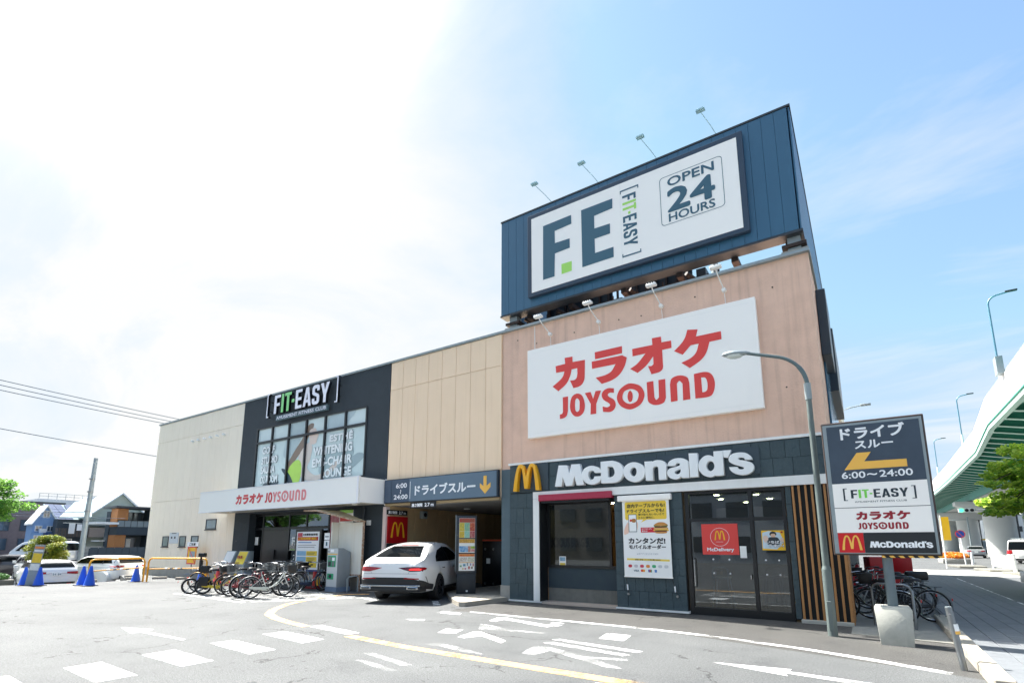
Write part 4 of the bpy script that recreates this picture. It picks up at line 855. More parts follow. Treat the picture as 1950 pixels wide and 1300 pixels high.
flatp(Q, '#d92b3c', [(-4.77, 2.06), (-4.4, 2.06), (-4.36, 2.0), (-4.4, 1.935), (-4.77, 1.935)], -.087, sm=False); tp('おトクなクーポン', -4.74, -4.48, 2.01, .035, m_w, .03, -.0895); tp('使える!', -4.74, -4.6, 1.955, .035, m_w, .03, -.0895)
flatp(Q, '#c98a45', [(-4.42, 2.1), (-4.34, 2.17), (-4.24, 2.185), (-4.14, 2.165), (-4.08, 2.1)], -.089); flatp(Q, '#5f7d3a', [(-4.42, 2.105), (-4.25, 2.09), (-4.08, 2.105), (-4.1, 2.075), (-4.4, 2.07)], -.0897); flatp(Q, '#6a3a22', [(-4.4, 2.08), (-4.1, 2.08), (-4.1, 2.055), (-4.4, 2.05)], -.0902)
flatp(Q, '#d9a862', [(-4.42, 2.05), (-4.08, 2.05), (-4.08, 2.01), (-4.42, 2.01)], -.089); flatp(Q, '#efc34a', [(-4.44, 2.0), (-4.08, 2.01), (-4.06, 1.965), (-4.4, 1.96)], -.0894); flatp(Q, '#5e3520', [(-4.4, 1.985), (-4.1, 1.985), (-4.1, 1.955), (-4.4, 1.955)], -.09); flatp(Q, '#c98a45', [(-4.4, 1.95), (-4.1, 1.95), (-4.12, 1.915), (-4.25, 1.905), (-4.38, 1.915)], -.089)
flatp(Q, '#f2d75c', [(-5.17, 1.295), (-4.07, 1.275), (-4.07, 1.225), (-5.17, 1.245)], -.0855, sm=False); tp('支払い方法ってこんなに選べるの!?', -4.95, -4.3, 1.243, .035, m_black_print, .03); tp('公式アプリから今すぐ注文!', -4.9, -4.35, 1.385, .04, m_dtsign, .0)
for k, c in enumerate(('#c0283a', '#c9c2c6', '#d0455a', '#e08a3a', '#3aa870', '#c4c8cc', '#c4c8cc')): flatp(Q, c, [(-5.13 + k * .155, 1.13), (-5.05 + k * .155, 1.13), (-5.05 + k * .155, 1.07), (-5.13 + k * .155, 1.07)], -.087, 'payment_mark')
tp('VISA', -5.0, -4.86, .965, .045, m_print, .04)
for dx, c in ((-4.78, '#e0382c'), (-4.735, '#f0a030')):
    me = curve_mesh([[(dx + .033 * math.cos(a), .99 + .033 * math.sin(a)) for a in [k * math.pi / 8 for k in range(16)]]]); me.materials.append(mat('p' + c.strip('#'), c, .5)); stand(me); link('payment_mark', me, Q, loc=Vector(Q['_off']) + Vector((0, -.0875 if c == '#e0382c' else -.088, 0)))
for dx, c in ((-4.62, '#2b5fae'), (-4.59, '#c9283a'), (-4.56, '#2f8a4a'), (-4.46, '#3a78c0'), (-4.43, '#3a78c0')): flatp(Q, c, [(dx, 1.02), (dx + .028, 1.02), (dx + .028, .955), (dx, .955)], -.0875, 'payment_mark', False)
for x0, x1 in ((-5.22, -5.18), (-4.04, -3.94)):
    MB().tube([(x0, -.07, .82), ((x0 + x1) / 2, -.05, .6), (x1, -.03, .42)], .008).build('tie_cord', m_black, Q); MB().cyl(((x0 + x1) / 2 - .0, -.05, .64), ((x0 + x1) / 2 + .01, -.05, .5), .018).build('cord_grip', m_w, Q); MB().cyl((x1, -.005, .4), (x1, -.05, .4), .03, n=12).build('hook', m_steel, Q)

# ------------------------------------------------------------------ karaoke sign on the pink wall, its lamps
m_rust0 = mat('dark_rust', '#4a3a34', .8)
J = thing('karaoke_sign', 'large white wall board with red カラオケ and JOYSOUND letters on the pink wall', 'sign', (-4.9, 0, 4.75), world=True)
bx('board', m_white, J, -8.15, -1.68, -.10, .058, 4.75, 7.51, bevel=.012)
for a in (((-8.0, -1.82), (7.38, 7.385)), ((-8.0, -1.82), (4.87, 4.875))): bx('panel_seam', m_offwhite, J, a[0][0], a[0][1], -.1025, -.1005, a[1][0], a[1][1])
bx('panel_seam', m_offwhite, J, -4.93, -4.925, -.1025, -.1005, 4.88, 7.37)
fit_letters(J, KARAOKE_SETS, m_red, -7.269, -2.498, 5.188 + .83, 5.188 + 1.853, -.106); fit_letters(J, BRAND_SETS, m_red, -7.044, -2.729, 5.189, 5.889, -.106)
def lamp_on_wall(x, label):
    t = thing('wall_floodlight', label, 'floodlight', (x, .06, 7.92), group='four white floodlights over the karaoke board')
    m = m_offwhite
    MB().cyl((0, 0, 0), (0, -.10, 0), .06, .05, n=14).build('wall_box', m, t, smooth=50); MB().tube([(0, -.06, .02), (-.01, -.2, .08), (-.03, -.5, .2), (-.04, -.62, .30)], .015, n=8).build('arm', m, t, smooth=60)
    MB().box(-.17, .10, -.74, -.60, .30, .37).build('lamp_head', m, t, bevel=.02)
    for k in range(4): MB().box(-.15 + k * .065, -.135 + k * .065, -.73, -.61, .37, .395).build('cooling_fin', m, t)
    MB().tube([(0, -.02, -.08), (.01, -.02, -.25), (0, -.02, -.5)], .008).build('cable', m_offwhite, t)
for x, l in ((-7.4, 'white floodlight at the left end above the karaoke board, nearest the sand wall'), (-5.8, 'white floodlight above the karaoke board, second from the left end'), (-3.98, 'white floodlight above the karaoke board, third from the left end'), (-2.38, 'white floodlight above the karaoke board, nearest the street corner')): lamp_on_wall(x, l)
MB().tube([(-7.95, .03, 8.3), (-7.95, .03, 7.5)], .012).build('cable', m_offwhite, B)

for x, z in ((-8.6, 8.0), (-7.9, 7.75), (-6.6, 7.8), (-5.2, 7.85), (-4.55, 7.8), (-3.1, 7.95), (-1.3, 7.7), (-1.2, 5.2)): MB().cyl((x, .059, z), (x, .045, z), .018, n=8).build('anchor_bolt', m_rust0, w_pink)
# ------------------------------------------------------------------ rooftop billboard
V = thing('rooftop_billboard', 'huge blue clad rooftop billboard with white F.E FIT-EASY OPEN 24 HOURS face', 'billboard', (-4.9, .5, 8.4), world=True)
b0_, b1_ = 8.93, 12.24
core = bx('cladding_core', m_blueclad, V, -9.16, -.62, .0, .3, b0_, b1_)
n = 29; w_ = 8.56 / n
for k in range(n): bx('cladding_panel', m_blueclad, core, -9.18 + k * w_ + .002, -9.18 + (k + 1) * w_ - .002, -.045, -.002, b0_ + .01, b1_ - .01, bevel=.004)
side = bx('cladding_core', m_blueclad, V, -.85, -.60, .32, 12, b0_, b1_)
for k in range(38): bx('cladding_panel', m_blueclad, side, -.598, -.56, -.02 + k * .317, -.02 + k * .317 + .309, b0_ + .01, b1_ - .01, bevel=.008)
bx('cladding_core', m_blueclad, V, -9.16, -8.9, .32, 7, b0_, b1_)
bx('top_flashing', m_dgrey, V, -9.2, -.54, -.06, .34, b1_, b1_ + .05); bx('top_flashing', m_dgrey, V, -.86, -.54, .345, 12, b1_, b1_ + .05)
bx('bottom_flashing', m_dgrey, V, -9.2, -.54, -.06, .34, b0_ - .06, b0_ - .002); bx('bottom_flashing', m_dgrey, V, -.86, -.54, .345, 12, b0_ - .06, b0_ - .002)
fa = bx('face_frame', m_signframe, V, -8.06, -1.64, -.19, -.05, 9.2, 11.98, bevel=.01)
bx('face_board', m_white, V, -7.91, -1.78, -.196, -.191, 9.32, 11.84); bx('face_seam', m_offwhite, V, -4.93, -4.925, -.2, -.1965, 9.33, 11.83)
fit_letters(V, [[g_] for g_ in GLYPH_FE], lambda i: (m_print, m_lime, m_print)[i], -7.499, -5.155, 9.624, 11.476, -.201)
hgt = .40; adv = 1.60 / (tot * hgt)
px_ = 0
for i, ch in enumerate('FIT-EASY'):
    mm = m_lime if ch in 'IT-' else m_print
    # words running downwards: letters turned a quarter clockwise
    glyph_part('letter', [BLOCK[ch]], mm, V, -4.86, -.201, 11.41 - px_, sx=hgt * adv, sz=hgt, rot=R(-90)); px_ += BLOCK_W[ch] / 1000 * hgt * adv
glyph_part('bracket', [BLOCK['[']], m_print, V, -4.92, -.201, 11.60, sx=.62, sz=.405, rot=R(-90)); glyph_part('bracket', [BLOCK[']']], m_print, V, -4.92, -.201, 9.63, sx=.62, sz=.405, rot=R(-90))
text_part('lettering', 'OPEN', m_print, V, -3.56, -.202, 11.17, .25, 1.20, bold=.035); text_part('lettering', '24', m_print, V, -3.57, -.202, 10.43, .63, 1.18, bold=.05); text_part('lettering', 'HOURS', m_print, V, -3.57, -.202, 10.13, .23, 1.18, bold=.03)
def rrect(x0, x1, z0, z1, r, n=5):
    out = []
    for cx, cz, a0 in ((x1 - r, z1 - r, 0), (x0 + r, z1 - r, 90), (x0 + r, z0 + r, 180), (x1 - r, z0 + r, 270)):
        for k in range(n + 1): a = R(a0 + 90 * k / n); out.append((cx + r * math.cos(a), cz + r * math.sin(a)))
    return out
me = curve_mesh([rrect(-3.78, -2.15, 10.06, 11.5, .1), rrect(-3.765, -2.165, 10.075, 11.485, .09)[::-1]]); me.materials.append(m_print); stand(me); link('outline', me, V, loc=Vector(V['_off']) + Vector((0, -.201, 0)))
# steel below the billboard
m_rust = mat('rusty_steel', '#332b29', .7, metal=.2, var=.5, vscale=3, dark='#5a4238')
for x in (-8.95, -.9): 
    bx('steel_post', m_galv, V, x, x + .28, .12, .4, 8.42, 8.87); bx('base_plate', m_rust, V, x - .12, x + .4, .05, .52, 8.6, 8.68); bx('concrete_pad', m_concrete, V, x - .14, x + .42, .03, .56, 8.42, 8.5)
for y in (2.2, 4.6, 7): bx('steel_beam', m_rust, V, -9.0, -.9, y, y + .2, 8.66, 8.9)
for x in (-8.4, -6.9, -5.2, -3.6, -2.2, -.95): bx('steel_beam', m_rust, V, x, x + .16, .3, 8, 8.75, 8.88)
for x in (-7.8, -6.2, -4.4, -2.8): MB().cyl((x, .9, 8.4), (x + .9, 2.2, 8.9), .06, n=8).build('steel_brace', m_dgrey, V); 
for k, (x0, x1, y0, z1) in enumerate(((-7.2, -6.2, 1.2, 8.95), (-5.9, -4.6, 1.5, 9.0), (-4.3, -3.3, 1.2, 8.9), (-3.2, -2.95, .8, 9.1))):
    bx('machine_casing', m_dgrey, V, x0, x1, y0, y0 + 1.4, 8.38, z1)
    for j in range(5): bx('louvre', m_rust, V, x0 + .06, x1 - .06, y0 - .03, y0 - .002, 8.45 + j * .09, 8.5 + j * .09)
for x in (-8.6, -7.4, -5.0, -3.4): MB().tube([(x, .5, 8.9), (x + .7, 1.6, 8.4)], .07, n=6).build('steel_brace', m_rust, V)
bx('service_screen', m_dgrey, V, -8.4, -6.0, 1.6, 1.66, 9.0, 10.3); bx('service_screen', m_dgrey, V, -5.6, -3.5, 1.6, 1.66, 9.0, 10.3)
for k in range(16): bx('screen_rib', m_rust, V, -8.3 + k * .31, -8.25 + k * .31, 1.5, 1.59, 8.9, 10.2)
for z in (8.5, 8.68): bx('walkway_rail', m_rust, V, -8.6, -2.6, .62, .66, z, z + .03)
for k in range(9): bx('walkway_post', m_rust, V, -8.6 + k * .75, -8.56 + k * .75, .6, .64, 8.38, 8.9)
bx('catwalk', m_rust, V, -6.8, -5.4, .9, 2.6, 8.9, 8.94); bx('catwalk', m_rust, V, -4.4, -2.9, .9, 2.6, 8.9, 8.94)
MB().cyl((-2.75, 1.0, 8.4), (-2.75, 1.0, 9.3), .09, n=12).build('vent_pipe', m_galv, V); MB().tube([(-3.1, .9, 8.9), (-3.0, .8, 8.6), (-2.9, .9, 8.45), (-3.3, .8, 8.42)], .02).build('cable', m_black, V)
def mast_lamp(x, label):
    t = thing('billboard_lamp', label, 'floodlight', (x, .0, 12.29), group='four slim floodlights standing on the billboard top')
    m = mat('pale_lamp', '#a9cdd2', .4, metal=.2)
    MB().tube([(0, .05, 0), (-.08, -.25, .12), (-.22, -.66, .28)], .010, n=6).build('arm', m, t)
    for k in range(4): MB().box(-.32, -.12, -.78 + k * .036, -.76 + k * .036, .28, .32 + .008 * k).build('lamp_louvre', m, t)
    MB().box(-.33, -.11, -.77, -.65, .285, .297).build('lamp_head', m, t)
for x, l in ((-7.25, 'slim lamp on an arm above the left end of the big billboard'), (-5.64, 'slim lamp on an arm on the billboard top, second from the left'), (-3.86, 'slim lamp on an arm on the billboard top, third from the left'), (-2.26, 'slim lamp on an arm on the billboard top, nearest the street corner')): mast_lamp(x, l)
# side of the building along the street
sd = thing('side_projecting_sign', 'dark projecting sign box high on the street side of the pink wall', 'sign', (-.5, 3, 5), world=True)
bx('box', m_dtside, sd, -.49, -.28, 1.6, 3.4, 6.3, 8.05, bevel=.01); bx('box', m_dtside, sd, -.49, -.25, 4.2, 8.5, 6.0, 7.9, bevel=.01)
sg = wall('street_side_glazing', m_blueclad, -.49, -.46, 2.2, 9.0, 4.1, 6.9)
for k in range(12): bx('pane', mat('blue_glass', '#5f8ba6', .12, metal=.2, spec=.8), sg, -.458, -.45, 2.25 + k * .56, 2.75 + k * .56, 4.15, 6.85)
wall('street_side_wall', m_cream, -.9, -.42, 12.4, 24, 3.0, 8.2)
wall('side_pipe', m_steel, -.42, -.37, 1.6, 1.66, 0, 3.9); wall('side_pipe', m_steel, -.42, -.38, 1.9, 1.95, 0, 3.9)
t = thing('street_side_lamp', 'thin street lamp arm reaching out past the far corner of the shop building', 'street lamp', (-.44, 18, 7.4)); MB().tube([(0, 0, 0), (.0, 0, .98), (.35, 0, 1.08), (.85, 0, 1.14)], .03).build('arm', m_galv, t); MB().box(.8, 1.25, -.1, .1, 1.1, 1.2).build('lamp_head', m_galv, t, bevel=.03)
# ------------------------------------------------------------------ pylon sign at the corner
PY = thing('pylon_sign', 'white and dark drive-through pylon sign on a steel pole in a concrete block', 'sign', (.25, -2.0, 0), world=True)
m_brown = mat('sign_casing', '#4a3d38', .5, var=.3, vscale=6)
bx('casing', m_brown, PY, -.52, .995, -1.99, -1.72, 1.455, 3.84, bevel=.012)
bx('light_frame', m_galv, PY, -.495, .965, -2.0, -1.992, 1.485, 3.80)
bx('face', mat('pylon_dark', '#3e4a58', .35, var=.25, vscale=2, dark='#58687a'), PY, -.435, .925, -2.006, -2.001, 2.715, 3.76)
bx('face', m_white, PY, -.435, .925, -2.006, -2.001, 1.845, 2.712); bx('divider', m_black_print, PY, -.435, .925, -2.0075, -2.0065, 2.275, 2.285)
bx('face', m_black_print, PY, -.05, .93, -2.006, -2.001, 1.50, 1.84); bx('face', mat('mc_red', '#cf1a20', .4), PY, -.43, -.053, -2.006, -2.001, 1.50, 1.84)
yy = -2.009
text_part('lettering', 'ドライブ', m_w, PY, -.22, yy, 3.51, .21, .93, bold=.045); text_part('lettering', 'スルー', m_w, PY, -.02, yy, 3.325, .135, .55, bold=.045)
poly_part('arrow', [(-.01, 3.25), (.2, 3.25), (.09, 3.09), (.69, 3.085), (.69, 2.955), (-.22, 2.955)], m_amber, PY, yy - .001, yy + .002)
text_part('lettering', '6:00', m_w, PY, -.27, yy, 2.80, .115, .35, bold=.03); text_part('lettering', '24:00', m_w, PY, .29, yy, 2.80, .115, .46, bold=.03); text_part('lettering', '~', m_w, PY, .11, yy, 2.84, .032, .14, bold=.12)
m_fdark = mat('fit_dark', '#2c3940', .4); m_fgreen = mat('fit_green', '#7ed957', .4)
hh = .148; adv2 = .82 / (tot * hh)
block_word(PY, 'FIT-EASY', -.165, 2.445, hh, yy, lambda i, c: m_fgreen if c in 'IT-' else m_fdark, adv2)
glyph_part('bracket', [BLOCK['[']], m_fdark, PY, -.28, yy, 2.405, sx=.36, sz=.163); glyph_part('bracket', [BLOCK[']']], m_fdark, PY, .70, yy, 2.405, sx=.36, sz=.163)
text_part('lettering', 'AMUSEMENT FITNESS CLUB', m_fdark, PY, -.12, yy, 2.365, .03, .74)
fit_letters(PY, KARAOKE_SETS, m_darkred, -.135, .64, 2.06, 2.21, yy); fit_letters(PY, BRAND_SETS, m_darkred, -.11, .60, 1.90, 2.02, yy)
fit_letters(PY, BURGER_SETS, m_w, .025, .885, 1.585, 1.695, yy); arch_part('arches', m_amber, PY, -.385, -.085, 1.545, 1.80, yy)
st_ = bx('hazard_strip', m_amber, PY, .18, .985, -1.995, -1.75, 1.42, 1.453)
for k in range(6):
    x = .24 + k * .13
    if x < .95: MB().prism_y([(x, 1.42), (x + .065, 1.42), (x + .035, 1.4535), (x - .03, 1.4535)], -1.9985, -1.9955).build('hazard_stripe', m_black, st_)
MB().cyl((.25, -1.86, .5), (.25, -1.86, 1.46), .075, n=24).build('pole', mat('pole_grey', '#6c7a80', .5, metal=.2, var=.25, vscale=4), PY, smooth=50)
m_block = mat('cast_concrete', '#b9b9b0', .9, var=.55, vscale=5, dark='#93948b', bump=.15, bscale=30, streak=.35)
cb = MB(); tb = [(-.02, -2.05), (.50, -2.05), (.50, -1.66), (-.02, -1.66)]; bt = [(.02, -2.08), (.47, -2.08), (.47, -1.64), (.02, -1.64)]
cb.add([(x, y, -.02) for x, y in bt] + [(x, y, .57) for x, y in tb] + [(x + (.03 if x < .2 else -.03), y + (.03 if y < -1.9 else -.03), .62) for x, y in tb],
       [(3, 2, 1, 0), (8, 9, 10, 11)] + [(i, (i + 1) % 4, 4 + (i + 1) % 4, 4 + i) for i in range(4)] + [(4 + i, 4 + (i + 1) % 4, 8 + (i + 1) % 4, 8 + i) for i in range(4)])
cb.build('foundation_block', m_block, PY, bevel=.008)
# street lamp
SL = thing('street_lamp', 'pale green street lamp with a curved arm in front of the wood slat corner', 'street lamp', (-.69, -1.55, 0), world=True)
m_lampole = mat('lamp_pole', '#6b7674', .5, metal=.15, var=.3, vscale=5, dark='#566260')
MB().cyl((-.69, -1.55, 0), (-.69, -1.55, 1.18), .082, .078, n=24).lathe([(.078, 1.18), (.06, 1.25)], 24, (-.69, -1.55, 0)).build('base_sleeve', m_lampole, SL, smooth=50)
MB().tube([(-.69, -1.55, 1.24), (-.69, -1.55, 4.45)], [.058, .05], n=20).build('pole', m_lampole, SL, smooth=50)
MB().cyl((-.69, -1.55, 4.45), (-.69, -1.55, 4.78), .062, n=20).build('collar', m_galv, SL, smooth=50)
arm = []
for k in range(15):
    a = k / 14 * R(72); arm.append((-.69 - .72 * (1 - math.cos(a)), -1.55, 4.75 + .72 * math.sin(a)))
arm = [(-.69, -1.55, 4.7)] + arm
lx, lz = arm[-1][0], arm[-1][2]; arm.append((lx - .55, -1.55, lz + .19))
arm = [(x, y, z) for x, y, z in arm]
MB().tube(arm, [.042] * 8 + [.034] * (len(arm) - 8), n=14).build('arm', mat('lamp_arm', '#5d6e70', .5, metal=.2), SL, smooth=60)
hx, hz = arm[-1][0], arm[-1][2]
hd = MB(); prof = [(.02, -.06), (.055, .0), (.085, .1), (.105, .22), (.10, .36), (.06, .46), (.015, .5)]
vs = []
for r_, d in prof:
    for k in range(14):
        a = 2 * math.pi * k / 14; vs.append((hx - d, -1.55 + r_ * 1.1 * math.cos(a), hz + .01 + .30 * d * .3 + r_ * (.75 if math.sin(a) > 0 else .62) * math.sin(a)))
hd.add(vs, [(i * 14 + k, i * 14 + (k + 1) % 14, (i + 1) * 14 + (k + 1) % 14, (i + 1) * 14 + k) for i in range(len(prof) - 1) for k in range(14)] + [tuple(range(13, -1, -1)), tuple(range(84, 98))])
hd.build('lamp_head', m_galv, SL, smooth=70)
vs = []
for r_, d in [(.03, .06), (.085, .14), (.1, .24), (.095, .34), (.04, .43)]:
    for k in range(9):
        a = math.pi + math.pi * k / 8; vs.append((hx - d, -1.55 + r_ * 1.05 * math.cos(a), hz + .0 + d * .09 + r_ * .95 * math.sin(a)))
hb = MB().add(vs, [(i * 9 + k, i * 9 + k + 1, (i + 1) * 9 + k + 1, (i + 1) * 9 + k) for i in range(4) for k in range(8)])
hb.build('glass_bowl', mat('bowl_glass', '#c9d3d0', .12, spec=.8), SL, smooth=70)
bx('access_door', m_lampole, SL, -.735, -.655, -1.636, -1.62, .1, .62, bevel=.006)
# bollard, cycle hoops
t = thing('bollard', 'leaning stainless steel bollard with a yellow sticker beside the kerb stones', 'bollard', (.87, -3.66, 0))
MB().cyl((.03, 0, 0), (-.05, 0, .80), .04, n=24).build('post', m_steel, t, smooth=50); MB().cyl((-.05, 0, .80), (-.0505, 0, .812), .036, n=24).build('cap', m_galv, t, smooth=50); MB().cyl((-.004, 0, .5), (-.013, 0, .59), .0415, n=24, cap=False).build('white_band', m_w, t, smooth=50); MB().cyl((.0, 0, .46), (-.004, 0, .5), .042, n=24, cap=False).build('yellow_sticker', m_amber, t, smooth=50)
MB().cyl((-.05, -.045, .72), (-.05, -.03, .72), .012).build('bolt', m_chrome, t)
hoop0 = None
for k, (x, y, l) in enumerate(((-.03, .35, 'bent steel cycle parking hoop just behind the concrete sign block'), (.25, 3.4, 'steel cycle parking hoop between the black bicycles further back'))):
    t = thing('cycle_hoop', l, 'bike rack', (x, y, .01), R(-25), group='steel hoops in the cycle parking')
    MB().tube([(0, 0, 0), (0, 0, .72), (.04, 0, .8), (.12, 0, .84), (.6, 0, .84), (.68, 0, .8), (.72, 0, .72), (.72, 0, 0)], .024, n=12).build('tube', m_steel, t, smooth=60)

# ------------------------------------------------------------------ things by the entrance
t = thing('parking_ticket_machine', 'grey and silver parking ticket machine in front of the white rusty shelter', 'ticket machine', (-15.8, -.7, 0))
m_mach = mat('machine_face', '#c9ced0', .4, var=.1); m_machs = mat('machine_side', '#8b9499', .45, var=.15, vscale=3); m_mgreen = mat('machine_green', '#37a374', .45); m_mbase = mat('machine_base', '#7689a0', .5)
MB().prism_x([(-.25, .16), (.3, .16), (.3, 1.36), (-.02, 1.5), (-.25, 1.5)], -.30, .28).build('cabinet', m_machs, t, bevel=.012)
bx('base', m_mbase, t, -.32, .3, -.27, .32, 0, .16); bx('front_panel', m_mach, t, -.29, .27, -.262, -.251, .17, 1.49)
bx('yellow_strip', m_yellow, t, -.28, .26, -.268, -.263, 1.28, 1.31)
sc_ = bx('control_panel', m_mgreen, t, -.24, .18, -.27, -.263, .85, 1.24)
for a in ((-.2, -.05, 1.08, 1.2, m_steel), (.0, .14, 1.06, 1.18, m_w), (-.2, -.07, .88, 1.04, m_dgrey), (.0, .12, .88, 1.03, m_steel)): bx('control', a[4], sc_, a[0], a[1], -.285, -.271, a[2], a[3], bevel=.004)
s2 = bx('coin_return', m_mgreen, t, -.24, .1, -.27, -.263, .42, .62); MB().cyl((-.06, -.271, .53), (-.06, -.3, .53), .06, n=14).build('cup', m_dgrey, s2)
bx('price_card', m_w, t, -.12, .06, -.27, -.263, 1.36, 1.46); bx('vent', m_steel, t, -.26, -.18, -.27, -.263, 1.36, 1.4)
SH = thing('ticket_shelter', 'white sheet metal shelter with rusty edges and a tilted roof behind the ticket machine', 'shelter', (-15.6, -.2, 0), world=True)
m_sheet = mat('shelter_sheet', '#e4e3da', .6, var=.12, vscale=3, dark='#c6b9a0', streak=.25); m_rust2 = mat('rust_edge', '#9a6a48', .8, var=.9, vscale=14, dark='#e0dccb')
bx('back_panel', m_sheet, SH, -16.35, -15.02, -.33, -.30, .58, 2.42); bx('side_panel', m_sheet, SH, -16.42, -16.36, -.62, -.3, .9, 2.44)
for a in ((-15.02, -14.98, -.35, -.28, .55, 2.44), (-16.36, -14.98, -.35, -.28, .54, .58)): bx('rusty_edge', m_rust2, SH, *a)
rf = MB().add([(-17.5, -1.05, 2.86), (-16.3, -1.35, 2.80), (-14.98, -.62, 2.42), (-14.98, -.28, 2.43), (-16.4, -.28, 2.84), (-17.5, -.6, 2.92)], [(0, 1, 4, 5), (1, 2, 3, 4)]); vs = list(rf.v); rf.add([(x, y, z + .04) for x, y, z in vs], [(5, 4, 1, 0), (4, 3, 2, 1)])
for a in ((0, 1), (1, 2), (2, 3), (3, 4), (4, 5), (5, 0)): rf.f.append((a[0], a[1], a[1] + 6, a[0] + 6)); rf.m.append(0)
roof = rf.build('roof', mat('shelter_roof', '#e6dcc0', .6, var=.25, vscale=3, dark='#c9a878'), SH)
MB().tube([(-17.5, -1.06, 2.88), (-16.3, -1.37, 2.82), (-14.97, -.63, 2.44), (-14.97, -.27, 2.45)], .03, n=6).build('rusty_edge', m_rust2, SH)
for x, y in ((-15.1, -.32), (-16.3, -.32)): MB().cyl((x, y, 0), (x, y, .56), .03, n=8).build('leg', m_rust2, SH)
t = thing('small_barrier_hoop', 'low grey bent pipe hoop standing right of the ticket machine', 'barrier', (-15.2, -.75, 0), R(60)); MB().tube([(0, 0, 0), (0, 0, .45), (.05, 0, .52), (.3, 0, .54), (.36, 0, .48), (.36, 0, 0)], .022, n=8).build('pipe', m_galv, t, smooth=60)
# papers taped above the machine
t = thing('paper_notices', 'white paper notices with blue arrow taped beside the shelter above the machine', 'notice', (-16.6, -.62, 1.5), world=True); 
for z0, z1 in ((1.5, 1.78), (1.8, 2.05)): bx('sheet', m_w, t, -16.75, -16.45, -.65, -.64, z0, z1)
bx('print', m_print, t, -16.64, -16.56, -.655, -.651, 1.58, 1.72); bx('print', m_black_print, t, -16.7, -16.5, -.655, -.651, 1.9, 1.93)
# information board
IB = thing('information_board', 'standing board with colourful parking notice, red heading and yellow boxes left of the ticket machine', 'notice board', (-18.3, -.35, 0), world=True)
def ib(c, x0, x1, z0, z1, k=0, **kw): bx('print', mat('ib' + c.strip('#'), c, .5, **kw), IB, x0, x1, -.376 - k * .002, -.372, z0, z1)
bx('frame', m_black, IB, -18.98, -17.32, -.36, -.28, .5, 2.22, bevel=.01); bx('sheet', m_w, IB, -18.86, -17.44, -.37, -.361, .62, 2.12)
bx('bottom_bar', mat('navy_bar', '#27407a', .5), IB, -18.86, -17.44, -.374, -.371, .60, .68)
for x in (-18.8, -17.5): bx('leg', m_black, IB, x - .03, x + .03, -.35, -.29, 0, .5)
ib('#c23a2b', -18.8, -17.5, 1.78, 1.92); ib('#c84a5a', -18.8, -18.5, 1.93, 2.08); ib('#3a78c0', -18.75, -17.9, 1.69, 1.72); ib('#3a3a3a', -18.75, -17.6, 1.60, 1.615); ib('#3a3a3a', -18.75, -17.7, 1.52, 1.535)
text_part('print', 'ご利用時間 無料', m_yellow, IB, -18.74, -.380, 1.81, .09, 1.15, bold=.05); text_part('print', 'お客様専用駐車場', m_black_print, IB, -18.45, -.376, 1.97, .08, .9, bold=.05)
for z in (.98, 1.2): ib('#8fc0e0', -18.78, -18.2, z, z + .18, var=.4, vscale=12); ib('#f0cf3a', -18.18, -17.52, z, z + .18); ib('#4a4a3a', -18.14, -17.65, z + .1, z + .12, 1); ib('#4a4a3a', -18.14, -17.7, z + .05, z + .065, 1)
ib('#f0cf3b', -18.78, -17.52, .76, .94); 
text_part('print', 'P P P P', m_black_print, IB, -18.7, -.378, .80, .09, 1.0, bold=.05)
# low stands with posters left of the door
for k, (x, y, l, c) in enumerate(((-22.9, -.75, 'small slanted white notice stand by the entrance pier', '#e8eaea'), (-21.9, -.75, 'small grey stand with a yellow poster in front of the entrance glass', '#f0d23c'))):
    t = thing('poster_stand', l, 'poster stand', (x, y, 0), group='low poster stands left of the door')
    MB().prism_x([(-.2, 0), (.2, 0), (.2, 1.35), (.0, 1.35), (-.2, .8)], -.38, .38).build('body', m_galv, t, bevel=.01)
    s_ = MB().add([(-.33, -.205, .82), (.33, -.205, .82), (.33, -.015, 1.33), (-.33, -.015, 1.33)], [(0, 1, 2, 3)]).build('poster', mat('ps' + c.strip('#'), c, .5), t)
    if k: text_part('lettering', '自転車', m_darkred, t, -.22, -.165, 1.05, .12, .4, bold=.05).rotation_euler[0] = 0
t = thing('no_parking_placard', 'yellow and red no cycling placard with a diagonal line by the beige wall', 'placard', (-26.9, -.5, 0), world=False)
bx('sheet', m_yellow, t, -.42, .42, -.02, 0, .7, 1.52); bx('heading', m_w, t, -.52, .52, -.025, 0, 1.53, 1.74); text_part('lettering', 'ご注意', m_black_print, t, -.3, -.03, 1.58, .11, .6, bold=.05)
for a in ((-.42, .42, 1.47, 1.52), (-.42, .42, .7, .76), (-.42, -.37, .7, 1.5), (.37, .42, .7, 1.5)): bx('red_border', m_red, t, a[0], a[1], -.026, -.021, a[2], a[3])
MB().prism_y([(-.4, 1.5), (-.33, 1.5), (.4, .78), (.33, .78)], -.03, -.027).build('diagonal', m_red, t); bx('post', m_steel, t, -.03, .03, .005, .03, 0, 1.6); bx('picture', mat('pic_grey', '#9fb3bd', .5, var=.6, vscale=9), t, -.2, .3, -.0245, -.021, 1.0, 1.3)
t = thing('wall_notice', 'grey notice sheet with a camera picture between the small square windows', 'notice', (-30.05, 0, 1.67)); bx('sheet', mat('notice_grey', '#cdd3d6', .5), t, -.5, .5, -.02, -.004, 0, .56); bx('heading', m_dgrey, t, -.25, .25, -.024, -.021, .5, .54); bx('print', m_dgrey, t, -.3, -.15, -.024, -.021, .25, .36); bx('print', m_dgrey, t, .05, .2, -.024, -.021, .25, .36)
